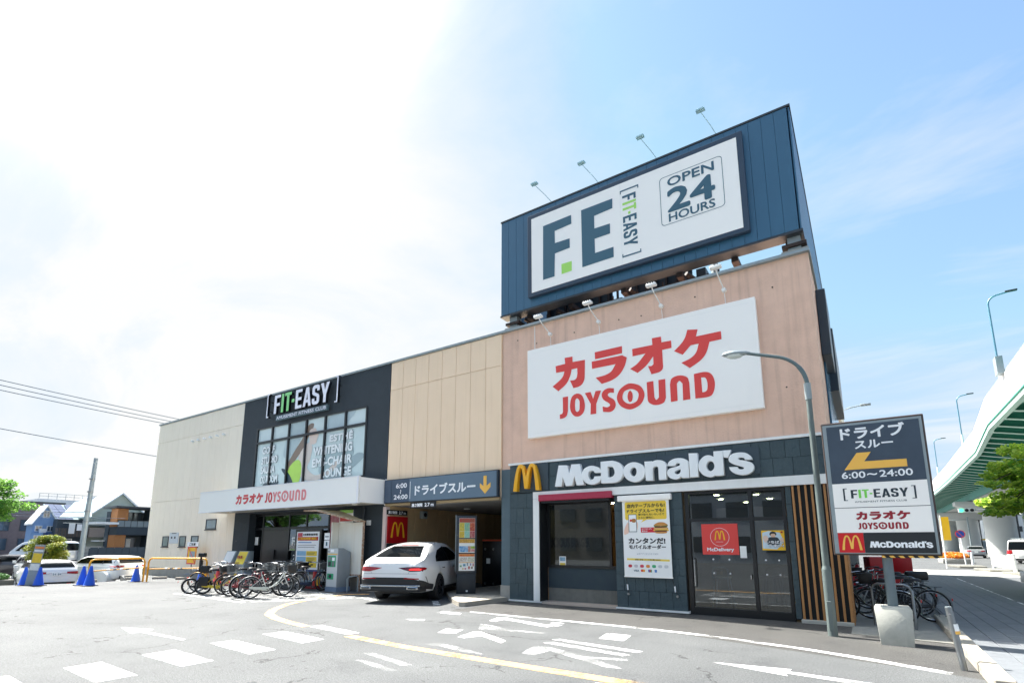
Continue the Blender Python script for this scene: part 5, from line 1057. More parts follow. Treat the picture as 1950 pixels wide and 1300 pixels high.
# cones
m_cone = mat('blue_cone', '#1d5bd0', .45); m_coneb = mat('cone_base', '#15203a', .7)
cone0 = thing('traffic_cone', 'blue traffic cone at the far left, nearest the hedge bed', 'traffic cone', (-28.48, -6.07, 0), group='blue traffic cones across the car park')
MB().lathe([(.19, .03), (.17, .06), (.045, .70), (.03, .73)], 20).build('body', m_cone, cone0, smooth=50); MB().box(-.22, .22, -.22, .22, 0, .03).build('base', m_coneb, cone0, bevel=.008)
def copy_tree(o, parent=None):
    c = o.copy(); col.objects.link(c)
    if parent is not None: c.parent = parent
    for ch in o.children: copy_tree(ch, c)
    return c
for x, y, s_, l in ((-27.85, -5.78, 1.0, 'blue traffic cone leaning against the narrow white information stand'), (-26.53, -4.76, 1.05, 'blue traffic cone behind the front one at the left end of the yellow barrier'), (-25.97, -4.70, 1.08, 'blue traffic cone in front of the left end of the yellow barrier'),
                    (-27.12, -2.65, 1.0, 'blue traffic cone beside the middle posts of the yellow barriers'), (-24.9, -.95, 1.0, 'blue traffic cone behind the yellow barrier against the concrete plinth')):
    c = copy_tree(cone0); c.location = (x, y, 0); c.scale = (s_, s_, s_); c['label'] = l
t = thing('red_cone', 'red traffic cone standing behind the bicycle basket by the beige wall', 'traffic cone', (-22.6, -1.4, 0)); MB().lathe([(.19, .03), (.17, .06), (.045, .62), (.03, .65)], 20).build('body', m_red, t, smooth=50); MB().box(-.2, .2, -.2, .2, 0, .03).build('base', m_darkred, t)
t = thing('information_stand', 'narrow leaning white stand with orange and yellow notices between two blue cones', 'sign', (-28.2, -5.95, 0), R(64))
MB().box(-.16, .16, -.02, .02, .0, 1.62).build('frame', m_galv, t).rotation_euler[1] = 0
for a, c in (((.9, 1.28), '#f0cb3c'), ((1.34, 1.42), '#e9e9e9'), ((1.46, 1.55), '#e58a4a'), ((.6, .86), '#efefe6')): bx('panel', mat('is' + c.strip('#'), c, .5, var=.3, vscale=14), t, -.14, .14, -.03, -.021, a[0], a[1])
t.rotation_euler[1] = R(5)
# yellow pipe barriers
m_ybar = mat('yellow_barrier', '#f2ab1d', .45, var=.1)
def barrier(p, q, lbl):
    d = Vector((q[0] - p[0], q[1] - p[1], 0)); L_ = d.length; t = thing('pipe_barrier', lbl, 'barrier', (p[0], p[1], 0), math.atan2(d.y, d.x), group='yellow pipe barriers in the car park')
    MB().tube([(0, 0, 0), (0, 0, .85), (.05, 0, .97), (.16, 0, 1.02), (L_ - .16, 0, 1.02), (L_ - .05, 0, .97), (L_, 0, .85), (L_, 0, 0)], .035, n=10).build('frame', m_ybar, t, smooth=60)
    MB().cyl((.0, 0, .55), (L_, 0, .62), .022, n=8).build('rail', m_ybar, t); 
    for k in range(4): MB().cyl((L_ * .3 + k * .25, -.0, .56 + .02), (L_ * .3 + k * .25 + .12, 0, .58 + .01), .03, n=8).build('reflective_band', m_black if k % 2 else m_w, t)
barrier((-26.45, -4.62), (-26.78, -2.5), 'yellow bent pipe barrier on the left with blue cones at its ends'); barrier((-26.7, -2.38), (-24.0, -1.2), 'yellow bent pipe barrier on the right ending behind the bicycles')
for k, (x, y) in enumerate(((-28.9, -5.7), (-28.6, -3.9), (-28.9, -2.1), (-28.3, -1.2), (-31.0, -1.35), (-27.0, -.75))):
    q = bx('wheel_stop', m_kerb, None, x - .3, x + .3, y - .08, y + .08, 0, .11, bevel=.02); q.rotation_euler[2] = R(64)
    tag(q, ['concrete wheel stop behind the white hatchback', 'concrete wheel stop between the two white cars', 'concrete wheel stop behind the yellow barrier cone', 'concrete wheel stop right of the white wagon', 'concrete wheel stop under the white wagon rear', 'concrete wheel stop near the concrete plinth'][k], 'wheel stop', 'concrete wheel stops')

# ------------------------------------------------------------------ bicycles
_bm = {}
def bicycle(label, x, y, z, head, frame_c, r=.33, wb=1.08, basket=None, rear=None, fat=False, childseat=False, tyre='#17181a', rim_m=None, lean=3, group='bicycles parked before the entrance', fender=None, saddle='#1a1a1c', steer=0, chain=None, hooded=False, kind='bicycle'):
    """origin at the rear wheel contact, x forward"""
    t = thing(kind, label, 'bicycle', (x, y, z), R(head), group); t.rotation_euler[0] = R(lean)
    mf = mat('paint' + frame_c.strip('#'), frame_c, .3, coat=.4); mt = mat('tyre' + tyre.strip('#'), tyre, .8); mr = rim_m or m_steel; mfe = mat('fender' + (fender or '#b9bcbf').strip('#'), fender or '#b9bcbf', .3, metal=.6 if fender is None else 0)
    tr = .028 if fat else .018
    for wx, nm in ((0, 'wheel'), (wb, 'wheel')):
        n = 32; st = R(steer) if wx else 0
        cx = wx
        def cp(a, rr, off=0): return (cx + rr * math.cos(a) * math.cos(st), rr * math.cos(a) * math.sin(st) + off, r + rr * math.sin(a))
        wh = MB().tube([cp(2 * math.pi * k / n, r - tr) for k in range(n)], tr, n=8, closed=True).build('wheel', mt, t, smooth=80)
        MB().tube([cp(2 * math.pi * k / n, r - tr * 2 - .006) for k in range(n)], .009, n=6, closed=True).build('rim', mr, wh, smooth=80)
        sp = MB()
        for k in range(14):
            a = 2 * math.pi * k / 14; sp.cyl(cp(a + (.35 if k % 2 else -.35), .02, .02 if k % 4 < 2 else -.02), cp(a, r - tr * 2 - .006), 0.0016, n=3, cap=False)
        so = sp.build('spokes', mat('spoke', '#4d5256', .4, metal=.8), wh); so['kind'] = 'stuff'
        MB().cyl((cx, -.05, r), (cx, .05, r), .018, n=10).build('hub', m_steel, wh)
        fm = MB()
        a0, a1 = (R(15), R(195)) if wx == 0 else (R(20), R(150))
        pts = [cp(a0 + (a1 - a0) * k / 16, r + .015) for k in range(17)]
        vs = [];
        for p in pts: vs += [(p[0], p[1] - .025, p[2] - .006), (p[0], p[1], p[2] + .004), (p[0], p[1] + .025, p[2] - .006)]
        fm.add(vs, [(i * 3 + k, i * 3 + k + 1, (i + 1) * 3 + k + 1, (i + 1) * 3 + k) for i in range(16) for k in range(2)]); fm.build('mudguard', mfe, t, smooth=60)
    bb = (.46, 0, r - .05); seat_top = (.30, 0, r + .38); ht = (wb - .16, 0, r + .42); hb = (wb - .13, 0, r + .27); ra = (0, 0, r); fa_ = (wb, 0, r)
    f = MB(); f.tube([ht, (wb - .3, 0, r + .18), (.62, 0, r + .02), bb], .019, n=8); f.tube([hb, (wb - .33, 0, r + .08), bb], .016, n=8); f.cyl(bb, seat_top, .015); 
    for sy in (-.05, .05): f.cyl((0, sy, r), (bb[0], sy * .6, bb[2]), .009, n=6); f.cyl((0, sy, r), (.325, sy * .3, r + .28), .008, n=6)
    f.cyl(ht, hb, .022); f.build('frame', mf, t, smooth=60)
    fk = MB()
    for sy in (-.05, .05): fk.tube([(hb[0], sy * .8, hb[2]), (wb - .06, sy, r + .12), (wb, sy, r)], .01, n=6)
    fk.build('fork', mfe if fender is None else mf, t, smooth=60)
    MB().cyl(seat_top, (.27, 0, r + .5), .013).build('seat_post', m_chrome, t)
    s = MB(); vs = []
    for xx, w_, zz_ in ((.13, .07, .0), (.18, .10, .02), (.26, .09, .015), (.34, .04, .01), (.41, .025, 0), (.43, .01, -.01)):
        vs += [(xx, -w_, r + .5 + zz_ - .02), (xx, -w_ * .7, r + .54 + zz_), (xx, 0, r + .55 + zz_), (xx, w_ * .7, r + .54 + zz_), (xx, w_, r + .5 + zz_ - .02)]
    s.add(vs, [(i * 5 + k, (i + 1) * 5 + k, (i + 1) * 5 + k + 1, i * 5 + k + 1) for i in range(5) for k in range(4)] + [(0, 1, 2, 3, 4), tuple(25 + k for k in (4, 3, 2, 1, 0))]); s.build('saddle', mat('saddle' + saddle.strip('#'), saddle, .5), t, smooth=70)
    st_x = ht[0] - .03; hz_ = r + .62
    MB().cyl(ht, (st_x, 0, hz_), .013).build('stem', m_chrome, t)
    hbm = MB().tube([(st_x - .28, -.27, hz_ + .06), (st_x - .12, -.28, hz_ + .07), (st_x, -.16, hz_ + .05), (st_x + .02, 0, hz_), (st_x, .16, hz_ + .05), (st_x - .12, .28, hz_ + .07), (st_x - .28, .27, hz_ + .06)], .011, n=8).build('handlebar', m_chrome, t, smooth=60)
    for sy in (-1, 1): MB().cyl((st_x - .28, sy * .27, hz_ + .06), (st_x - .17, sy * .277, hz_ + .068), .017, n=8).build('grip', m_black, hbm)
    MB().cyl((bb[0], -.06, bb[2]), (bb[0], -.03, bb[2]), .085, n=20).build('chainring', m_dgrey, t)
    MB().prism_y([(-.03, r - .03), (-.03, r + .03), (bb[0] + .05, bb[2] + .06), (bb[0] + .08, bb[2]), (bb[0] + .04, bb[2] - .06)], -.072, -.058).build('chain_guard', mat('cg' + (chain or frame_c).strip('#'), chain or frame_c, .35), t, bevel=.003)
    MB().cyl((bb[0], -.08, bb[2]), (bb[0] + .12, -.1, bb[2] - .11), .009).cyl((bb[0], .08, bb[2]), (bb[0] - .12, .1, bb[2] + .11), .009).box(bb[0] + .08, bb[0] + .17, -.18, -.09, bb[2] - .125, bb[2] - .1).build('crank', m_dgrey, t)
    ks_ = MB()
    for sy in (-.09, .09): ks_.cyl((0, sy * .7, r), (-.13, sy * 1.3, 0.01), .007, n=5)
    ks_.cyl((-.13, -.115, .012), (-.13, .115, .012), .007, n=5); ks_.build('kickstand', m_steel, t)
    rk = MB()
    for sy in (-.06, 0, .06): rk.cyl((-.2, sy, r + .40), (.24, sy, r + .40), .006, n=5)
    for xx in (-.19, .02, .22): rk.cyl((xx, -.062, r + .40), (xx, .062, r + .40), .006, n=5)
    for sy in (-.06, .06): rk.cyl((-.1, sy, r + .4), (0, sy, r), .005, n=5)
    rk.build('luggage_rack', m_steel if frame_c != '#17191b' else m_dgrey, t)
    MB().box(-.36, -.345, -.03, .03, r + .12, r + .17).build('reflector', m_red, t)
    MB().cyl((wb + .05, .0, r + .38), (wb + .12, 0, r + .37), .035, n=12).build('headlight', m_chrome, t)
    def wire_basket(nm, cx, cz, m, lx=.28, ly=.36, lz=.24, solid=False):
        b = MB()
        if solid:
            b.add([(cx - lx * .4, -ly * .4, cz), (cx + lx * .4, -ly * .4, cz), (cx + lx * .4, ly * .4, cz), (cx - lx * .4, ly * .4, cz), (cx - lx / 2, -ly / 2, cz + lz), (cx + lx / 2, -ly / 2, cz + lz), (cx + lx / 2, ly / 2, cz + lz), (cx - lx / 2, ly / 2, cz + lz)], [(3, 2, 1, 0), (0, 1, 5, 4), (1, 2, 6, 5), (2, 3, 7, 6), (3, 0, 4, 7), (4, 5, 6, 7)])
            return b.build(nm, m, t, bevel=.01)
        for zf in (0, .25, .5, .75, 1):
            w_ = .8 + .2 * zf; x0, x1, y0, y1 = cx - lx / 2 * w_, cx + lx / 2 * w_, -ly / 2 * w_, ly / 2 * w_; zz_ = cz + lz * zf
            b.tube([(x0, y0, zz_), (x1, y0, zz_), (x1, y1, zz_), (x0, y1, zz_)], .006 if zf in (0, 1) else .003, n=4, closed=True)
        for k in range(9):
            u = k / 8 * 2 - 1
            for sy in (-1, 1): b.cyl((cx + lx / 2 * .8 * u, sy * ly / 2 * .8, cz), (cx + lx / 2 * u, sy * ly / 2, cz + lz), .003, n=4, cap=False)
            for sx in (-1, 1): b.cyl((cx + sx * lx / 2 * .8, ly / 2 * .8 * u, cz), (cx + sx * lx / 2, ly / 2 * u, cz + lz), .003, n=4, cap=False)
            b.cyl((cx + lx / 2 * .8 * u, -ly / 2 * .8, cz), (cx + lx / 2 * .8 * u, ly / 2 * .8, cz), .003, n=4, cap=False)
        return b.build(nm, m, t)
    if basket: wire_basket('front_basket', wb - .0 + .06, r + .42, basket[0], solid=basket[1])
    if rear: wire_basket('rear_basket', .0, r + .42, rear[0], .36, .32, .24, rear[1])
    if childseat:
        m_cs = m_black
        c = MB().box(-.1, .2, -.15, .15, r + .42, r + .5).box(-.16, -.1, -.15, .15, r + .45, r + .85).box(-.12, .12, -.17, -.15, r + .45, r + .66).box(-.12, .12, .15, .17, r + .45, r + .66).build('child_seat', m_cs, t, bevel=.02)
        MB().box(-.2, -.02, -.2, .2, r + .95, r + 1.08).box(-.17, -.12, -.05, .05, r + .84, r + .96).build('headrest', m_cs, t, bevel=.02)
        for sy in (-1, 1): MB().box(-.12, .16, sy * .13 - .03, sy * .13 + .03, r - .0, r + .3).build('leg_guard', m_cs, t, bevel=.02)
    if hooded: MB().box(-.2, .25, -.17, .17, r + .42, r + .64).build('covered_bag', m_black, t, bevel=.05)
    return t
m_wire = mat('basket_wire', '#70777a', .4, metal=.5); m_brownw = mat('brown_wicker', '#7a5140', .6)
bicycle('silver white city bicycle in front of the others with a black basket', -15.78, -3.92, 0, 63, '#d5d8cf', wb=1.10, basket=(m_black, True), chain='#c9cbbd', lean=-4)
bicycle('bicycle with fat black tyres and a silver basket behind the silver white one', -16.2, -3.95, 0, 72, '#1d1f22', r=.36, wb=1.2, fat=True, basket=(m_wire, False), lean=2, saddle='#1a1a1c')
bicycle('red framed city bicycle with grey basket and thin tyres in the middle of the row', -16.95, -3.85, 0, 80, '#8a2128', fender='#2a1c1e', basket=(m_wire, False), rear=(m_wire, False), steer=15)
bicycle('maroon bicycle with a covered black bag on its rear rack', -17.75, -3.65, 0, 74, '#7c2f3a', fender='#6a2933', wb=1.05, basket=(m_wire, False), hooded=True)
bicycle('yellow small wheeled bicycle carrying a black child seat', -18.55, -3.95, 0, 52, '#e3c93a', fender='#1d1f22', r=.27, wb=1.12, fat=True, childseat=True, lean=-2)
bicycle('dark small wheeled bicycle partly hidden behind the child seat bicycle', -19.0, -4.15, 0, 66, '#22262b', fender='#1d1f22', r=.26, wb=1.05, fat=True, basket=(m_wire, False))
bicycle('bicycle with an orange yellow mudguard and a brown wicker basket at the left end', -19.75, -3.55, 0, 38, '#c9871e', basket=(m_brownw, False), fender='#e0a32a', wb=1.1)
bicycle('black city bicycle with raised handlebars in the back row near the door', -18.0, -2.4, 0, 84, '#17191b', fender='#1d1f22', basket=(m_wire, False), rear=None)
bicycle('dark green bicycle in the back row left of the information board', -17.2, -2.2, 0, 100, '#2a3a38', fender='#22282a', basket=(m_black, True))
bicycle('dark blue bicycle with a wire basket between the silver one and the board', -16.35, -1.95, 0, 95, '#27314a', fender='#202430', basket=(m_wire, False))
bicycle('blue grey bicycle standing alone in front of the information board', -17.55, -.95, 0, 12, '#6d8798', wb=1.12, lean=3, basket=(m_black, True), chain='#8296a3')
bicycle('black bicycle behind the blue grey one by the entrance glazing', -19.3, -1.2, 0, 30, '#17191b', basket=(m_wire, False))
t = thing('folded_red_stand', 'small red stand and extinguisher under the information board', 'stand', (-17.5, -.45, 0)); MB().box(-.35, .35, -.12, .12, 0, .12).build('base', m_darkred, t, bevel=.01); MB().cyl((.05, 0, .12), (.05, 0, .62), .07, n=14).build('cylinder', m_red, t, smooth=50); MB().box(.2, .35, -.02, .02, .1, .5).build('yellow_card', m_yellow, t)
# right hand rack
RG = 'bicycles in the street corner rack'
bicycle('black city bicycle whose rear wheel sticks out beside the steel bollard', 1.02, 1.55, .012, 186, '#17191b', wb=1.1, lean=4, group=RG, fender='#1d1f22', basket=(m_black, True), rim_m=m_chrome)
bicycle('black bicycle with a black covered rear basket behind the first one', .95, 3.6, .012, 184, '#17191b', group=RG, fender='#22252a', hooded=True)
bicycle('black bicycle with a curved chrome rear mudguard in the middle of the rack', .85, 2.6, .012, 190, '#17191b', group=RG)
bicycle('dark grey bicycle deeper in the rack beside the red delivery scooter', .8, 4.7, .012, 182, '#2a2d31', group=RG, basket=(m_black, True))
bicycle('black bicycle standing close to the wooden slats with its front wheel visible', .45, .95, .012, 172, '#17191b', group=RG, wb=1.05, lean=-3)
bicycle('dark bicycle at the far end of the rack next to the dark wall', .2, 5.8, .012, 178, '#202328', group=RG)
def scooter(label, x, y, rz):
    t = thing('delivery_scooter', label, 'scooter', (x, y, .012), R(rz), group='red delivery scooters by the side wall')
    for wx in (0, 1.2): MB().lathe([(.1, -.05), (.2, -.05), (.22, 0), (.2, .05), (.1, .05)], 20).build('wheel', m_black, t, smooth=60).matrix_local = Matrix.Translation((wx, 0, .22)) @ Matrix.Rotation(R(90), 4, 'X')
    MB().prism_y([(-.2, .3), (.55, .25), (.6, .35), (.5, .7), (-.25, .72)], -.16, .16).build('body', m_mred, t, bevel=.04)
    MB().prism_y([(.95, .3), (1.1, .3), (.95, 1.0), (.85, 1.0)], -.2, .2).build('leg_shield', m_mred, t, bevel=.03); MB().box(.5, 1.0, -.14, .14, .25, .31).build('footboard', m_black, t, bevel=.01)
    MB().box(-.0, .5, -.14, .14, .72, .8).build('saddle', m_black, t, bevel=.03); MB().cyl((1.2, 0, .22), (.9, 0, 1.05), .03).build('fork', m_steel, t); MB().tube([(.85, -.3, 1.05), (.9, 0, 1.08), (.85, .3, 1.05)], .015).build('handlebar', m_black, t)
    bxo = MB().box(-.5, .0, -.24, .24, .75, 1.25).build('delivery_box', m_mred, t, bevel=.03)
    arch_part('arches', m_yellow, bxo, -.4, -.1, .9, 1.12, -.243)
scooter('red delivery scooter with a box showing yellow arches behind the pylon sign pole', .55, 7.2, 180); scooter('red delivery scooter closer to the dark wall in the rack', -.1, 6.7, 200)
# ------------------------------------------------------------------ vehicles
def interp(tab, x):
    if x <= tab[0][0]: return tab[0][1]
    for i in range(len(tab) - 1):
        (x0, a), (x1, b) = tab[i], tab[i + 1]
        if x <= x1:
            t = (x - x0) / (x1 - x0)
            m0 = (b - tab[i - 1][1]) / (x1 - tab[i - 1][0]) if i > 0 else (b - a) / (x1 - x0)
            m1 = (tab[i + 2][1] - a) / (tab[i + 2][0] - x0) if i + 2 < len(tab) else (b - a) / (x1 - x0)
            h = x1 - x0
            return a * (2*t**3 - 3*t*t + 1) + m0 * h * (t**3 - 2*t*t + t) + b * (-2*t**3 + 3*t*t) + m1 * h * (t**3 - t*t)
    return tab[-1][1]
class Car:
    def __init__(s, t, top, belt, half, bottom, tumble, wheels, wr, paint, name='body'):
        s.t = t; s.top = top; s.belt = belt; s.half = half
        x0, x1 = top[0][0], top[-1][0]; n = 64; vs = []; K = 13
        for i in range(n + 1):
            u = i / n; x = x0 + (x1 - x0) * (u - .055 * math.sin(2 * math.pi * u))   # denser at both ends
            zt = interp(top, x); w = interp(half, x); zb = interp(bottom, x); zs = min(interp(belt, x), zt - .03)
            e = min(1, (x - x0) / .10 if x < 0 else (x1 - x) / .16) if min(x - x0, x1 - x) < .16 else 1
            e = .90 + .10 * math.sqrt(max(0, min(1, e))); w *= e
            g = max(0, zt - zs); wr_ = w - tumble * g
            ring = [(0, zb), (w * .80, zb), (w * .93, zb + .05), (w * .985, zb + .18), (w, zb + .5 * (zs - zb)), (w * .995, zs - .14), (w * .975, zs - .03),
                    (w * .95 - tumble * g * .03, zs + .015 * min(1, g * 5)), (w * .94 - tumble * g * .45, zs + g * .45), (wr_ * .97, zs + g * .82), (wr_ * .88, zs + g * .94), (wr_ * .6, zs + g * .99), (0, zt)]
            vs += [(x, y, z) for y, z in ring] + [(x, -y, z) for y, z in ring[1:-1][::-1]]
        M_ = 2 * K - 2; fs = []
        for i in range(n):
            for k in range(M_): fs.append((i * M_ + k, (i + 1) * M_ + k, (i + 1) * M_ + (k + 1) % M_, i * M_ + (k + 1) % M_))
        fs.append(tuple(range(M_))); fs.append(tuple(n * M_ + k for k in range(M_ - 1, -1, -1)))
        b = MB().add(vs, fs); me = b.mesh('body', paint)
        bm = bmesh.new(); bm.from_mesh(me); bmesh.ops.recalc_face_normals(bm, faces=bm.faces); bm.to_mesh(me); bm.free()
        s.bvh = BVHTree.FromPolygons([Vector(v) for v in vs], [tuple(f) for f in fs])
        o = bpy.data.objects.new(name, me); col.objects.link(o)
        c = MB()
        for wx in wheels:
            for sy in (-1, 1):
                y1 = sy * (interp(half, wx) + .2); y0 = sy * (interp(half, wx) - .32); c.cyl((wx, y0, wr * .98), (wx, y1, wr * .98), wr * 1.13, n=28)
        co = bpy.data.objects.new('cut', c.mesh('cut', m_black)); col.objects.link(co)
        md = o.modifiers.new('b', 'BOOLEAN'); md.object = co; md.operation = 'DIFFERENCE'; md.solver = 'EXACT'
        dg = bpy.context.evaluated_depsgraph_get(); nm = bpy.data.meshes.new_from_object(o.evaluated_get(dg)); o.modifiers.clear(); o.data = nm
        bpy.data.objects.remove(co); nm.shade_smooth(); nm.set_sharp_from_angle(angle=R(32)); o.parent = t; s.body = o
        nm.materials.clear(); nm.materials.append(paint)
    def proj(s, name, poly, d, m, off=.004, par=None, side=1, sub=.10, smooth=True):
        """d: 'rear' poly in (y,z) / 'front' / 'side' poly in (x,z) / 'top' poly in (x,y)"""
        bm = bmesh.new()
        if smooth: poly = [(p.x, p.y) for p in smooth_contour([(a, b, False) for a, b in poly])]
        vs = [bm.verts.new((a, b, 0)) for a, b in poly]; bm.faces.new(vs); bmesh.ops.triangulate(bm, faces=bm.faces)
        for _ in range(4):
            es = [e for e in bm.edges if e.calc_length() > sub]
            if not es: break
            bmesh.ops.subdivide_edges(bm, edges=es, cuts=1, use_grid_fill=False); bmesh.ops.triangulate(bm, faces=bm.faces)
        last = None
        for v in bm.verts:
            a, b = v.co.x, v.co.y
            if d == 'rear': o_, dr = Vector((-9, a, b)), Vector((1, 0, 0))
            elif d == 'front': o_, dr = Vector((9, a, b)), Vector((-1, 0, 0))
            elif d == 'top': o_, dr = Vector((a, b, 9)), Vector((0, 0, -1))
            else: o_, dr = Vector((a, 9 * side, b)), Vector((0, -side, 0))
            h, nrm, _, _ = s.bvh.ray_cast(o_, dr)
            if h is None: h, nrm, _, _ = s.bvh.find_nearest(last if last else o_ + dr * 8)
            if nrm.dot(dr) > 0: nrm = -nrm
            v.co = h + (nrm * .5 - dr * .5).normalized() * off; last = h
        bmesh.ops.recalc_face_normals(bm, faces=bm.faces)
        me = bpy.data.meshes.new(name); bm.to_mesh(me); bm.free(); me.materials.append(m)
        if len(me.polygons) and (me.polygons[0].normal.dot(Vector({'rear': (-1, 0, 0), 'front': (1, 0, 0), 'top': (0, 0, 1), 'side': (0, side, 0)}[d])) < 0): me.flip_normals()
        me.shade_smooth()
        return link(name, me, par or s.t)
    def wheel(s, x, y, r, w, m_rim, style=5):
        sy = 1 if y > 0 else -1; t = s.t
        wo = bpy.data.objects.new('wheel', None); bpy.data.objects.remove(wo)
        b = MB()
        prof = [(r * .66, -w / 2), (r * .93, -w / 2), (r, -w / 2 + .03), (r, w / 2 - .03), (r * .93, w / 2), (r * .66, w / 2)]
        n = 32; vs = []
        for rr, yy_ in prof: vs += [(x + rr * math.cos(2 * math.pi * k / n), y + yy_ * sy, r + rr * math.sin(2 * math.pi * k / n)) for k in range(n)]
        b.add(vs, [(i * n + k, i * n + (k + 1) % n, (i + 1) * n + (k + 1) % n, (i + 1) * n + k) for i in range(5) for k in range(n)])
        wh = b.build('wheel', mat('tyre_rubber', '#1b1c1e', .8), t, smooth=40)
        q = MB(); ye = y + sy * (w / 2 - .02)
        q.cyl((x, ye - sy * .1, r), (x, ye - sy * .09, r), r * .66, n=28); q.tube([(x + r * .64 * math.cos(2 * math.pi * k / 28), ye, r + r * .64 * math.sin(2 * math.pi * k / 28)) for k in range(28)], .014, n=6, closed=True)
        for k in range(style):
            for da in (-.13, .13):
                a = 2 * math.pi * k / style + R(90); q.cyl((x + .05 * math.cos(a), ye - sy * .01, r + .05 * math.sin(a)), (x + r * .63 * math.cos(a + da), ye - sy * .015, r + r * .63 * math.sin(a + da)), .02, .014, n=5)
        q.cyl((x, ye - sy * .04, r), (x, ye + sy * .003, r), .055, n=14); q.build('rim', m_rim, wh, smooth=40)
m_carw = mat('white_car_paint', '#eeeeec', .22, coat=.7, spec=.5); m_carglass = mat('car_glass', '#0d1012', .08, spec=.16); m_plastic = mat('black_plastic', '#1d2023', .5)
m_tail = mat('tail_lamp', '#a3101a', .15, coat=.6); m_taillit = mat('tail_lamp_lit', '#ff3a3a', .3, emit='#ff2a20', estr=.35); m_taildk = mat('tail_lamp_dark', '#5e0f22', .15, coat=.6); m_gap = mat('panel_gap', '#303336', .6); m_rimd = mat('dark_rim', '#2c2f33', .35, metal=.7); m_rims = mat('silver_rim', '#c3c7ca', .3, metal=.8); m_plate = mat('number_plate', '#f1f2ee', .5); m_lamp_clear = mat('clear_lamp', '#cfd6da', .08, coat=.8)
def mir(p): return [(-a, b) for a, b in p][::-1]
# the white coupe SUV entering the drive-through
t = thing('sport_utility_car', 'white coupe-shaped SUV with glowing red tail lamp driving into the tunnel', 'car', (-11.83, -1.13, 0), R(112))
hx_ = 1.05
top = [(-2.47 + hx_, .93), (-2.44 + hx_, 1.08), (-2.34 + hx_, 1.165), (-2.1 + hx_, 1.24), (-1.7 + hx_, 1.41), (-1.2 + hx_, 1.585), (-.6 + hx_, 1.69), (.0 + hx_, 1.72), (.5 + hx_, 1.69), (.85 + hx_, 1.56), (1.2 + hx_, 1.33), (1.45 + hx_, 1.17), (2.0 + hx_, 1.05), (2.25 + hx_, .9), (2.3 + hx_, .7)]
belt = [(-2.47 + hx_, .92), (-2.3 + hx_, 1.05), (-1.9 + hx_, 1.09), (0 + hx_, 1.06), (1.2 + hx_, 1.02), (2.3 + hx_, .8)]
half = [(-2.47 + hx_, .80), (-2.4 + hx_, .89), (-2.2 + hx_, .965), (-1.7 + hx_, 1.0), (-.6 + hx_, .985), (.8 + hx_, .985), (1.5 + hx_, .99), (2.05 + hx_, .9), (2.3 + hx_, .7)]
bottom = [(-2.47 + hx_, .42), (-2.2 + hx_, .3), (-1.5 + hx_, .26), (1.5 + hx_, .25), (2.3 + hx_, .3)]
c = Car(t, top, belt, half, bottom, .50, [0, 2.85], .385, m_carw)
for x in (0, 2.85):
    for y in (-.86, .86): c.wheel(x, y, .385, .30, m_rimd, 7)
c.proj('rear_window', [(-.72, 1.265), (-.60, 1.45), (-.50, 1.585), (.50, 1.585), (.60, 1.45), (.72, 1.265)], 'rear', m_carglass, .006)
c.proj('brake_light', [(-.3, 1.60), (.3, 1.60), (.29, 1.618), (-.29, 1.618)], 'rear', m_tail, .012)
for s_ in (1, -1):
    f_ = (lambda p: p) if s_ > 0 else mir
    lit = s_ < 0
    c.proj('side_window', [(-1.28 + hx_, 1.13), (-1.1 + hx_, 1.28), (-.7 + hx_, 1.46), (-.1 + hx_, 1.56), (.4 + hx_, 1.55), (.8 + hx_, 1.40), (1.1 + hx_, 1.15), (0 + hx_, 1.12)], 'side', m_carglass, .006, side=s_)
    c.proj('window_pillar', [(-.08 + hx_, 1.12), (-.02 + hx_, 1.12), (-.04 + hx_, 1.58), (-.10 + hx_, 1.58)], 'side', m_plastic, .012, side=s_)
    c.proj('tail_lamp', f_([(.24, .985), (.40, .935), (.62, .885), (.93, .89), (.93, 1.0), (.70, 1.015), (.5, 1.005)]), 'rear', m_taildk if lit else m_tail, .01, smooth=False)
    c.proj('tail_lamp', [(-2.46 + hx_, .90), (-2.18 + hx_, .93), (-2.12 + hx_, .97), (-2.25 + hx_, 1.0), (-2.44 + hx_, 1.0)], 'side', m_tail, .008, side=s_)
    c.proj('tail_lamp_light', f_([(.56, .925), (.87, .915), (.90, .955), (.84, .968), (.62, .962)]), 'rear', m_taillit if lit else m_tail, .014)
    c.proj('rear_reflector', f_([(.42, .685), (.85, .67), (.85, .70), (.45, .715)]), 'rear', m_tail, .016)
    c.proj('bumper_vent', [(-2.22 + hx_, .74), (-2.19 + hx_, .75), (-2.03 + hx_, .56), (-2.05 + hx_, .55)], 'side', m_plastic, .008, side=s_, smooth=False)
    c.proj('door_gap', [(-.06 + hx_, .45), (-.05 + hx_, .45), (-.05 + hx_, 1.1), (-.06 + hx_, 1.1)], 'side', m_gap, .003, side=s_, smooth=False)
    c.proj('door_gap', [(-1.0 + hx_, .75), (-.99 + hx_, .75), (-1.12 + hx_, 1.1), (-1.13 + hx_, 1.1)], 'side', m_gap, .003, side=s_, smooth=False)
    c.proj('side_skirt', [(-.55 + hx_, .27), (1.35 + hx_, .27), (1.35 + hx_, .38), (-.55 + hx_, .38)], 'side', m_plastic, .01, side=s_, smooth=False)
    for dx in (-.9, .1): MB().box(dx + hx_, dx + .22 + hx_, min(s_ * .99, s_ * 1.02), max(s_ * .99, s_ * 1.02), .93, .955).build('door_handle', m_chrome, t, bevel=.006)
    MB().box(.85 + hx_, 1.05 + hx_, min(s_ * .98, s_ * 1.14), max(s_ * .98, s_ * 1.14), 1.08, 1.22).build('wing_mirror', m_carw, t, bevel=.03)
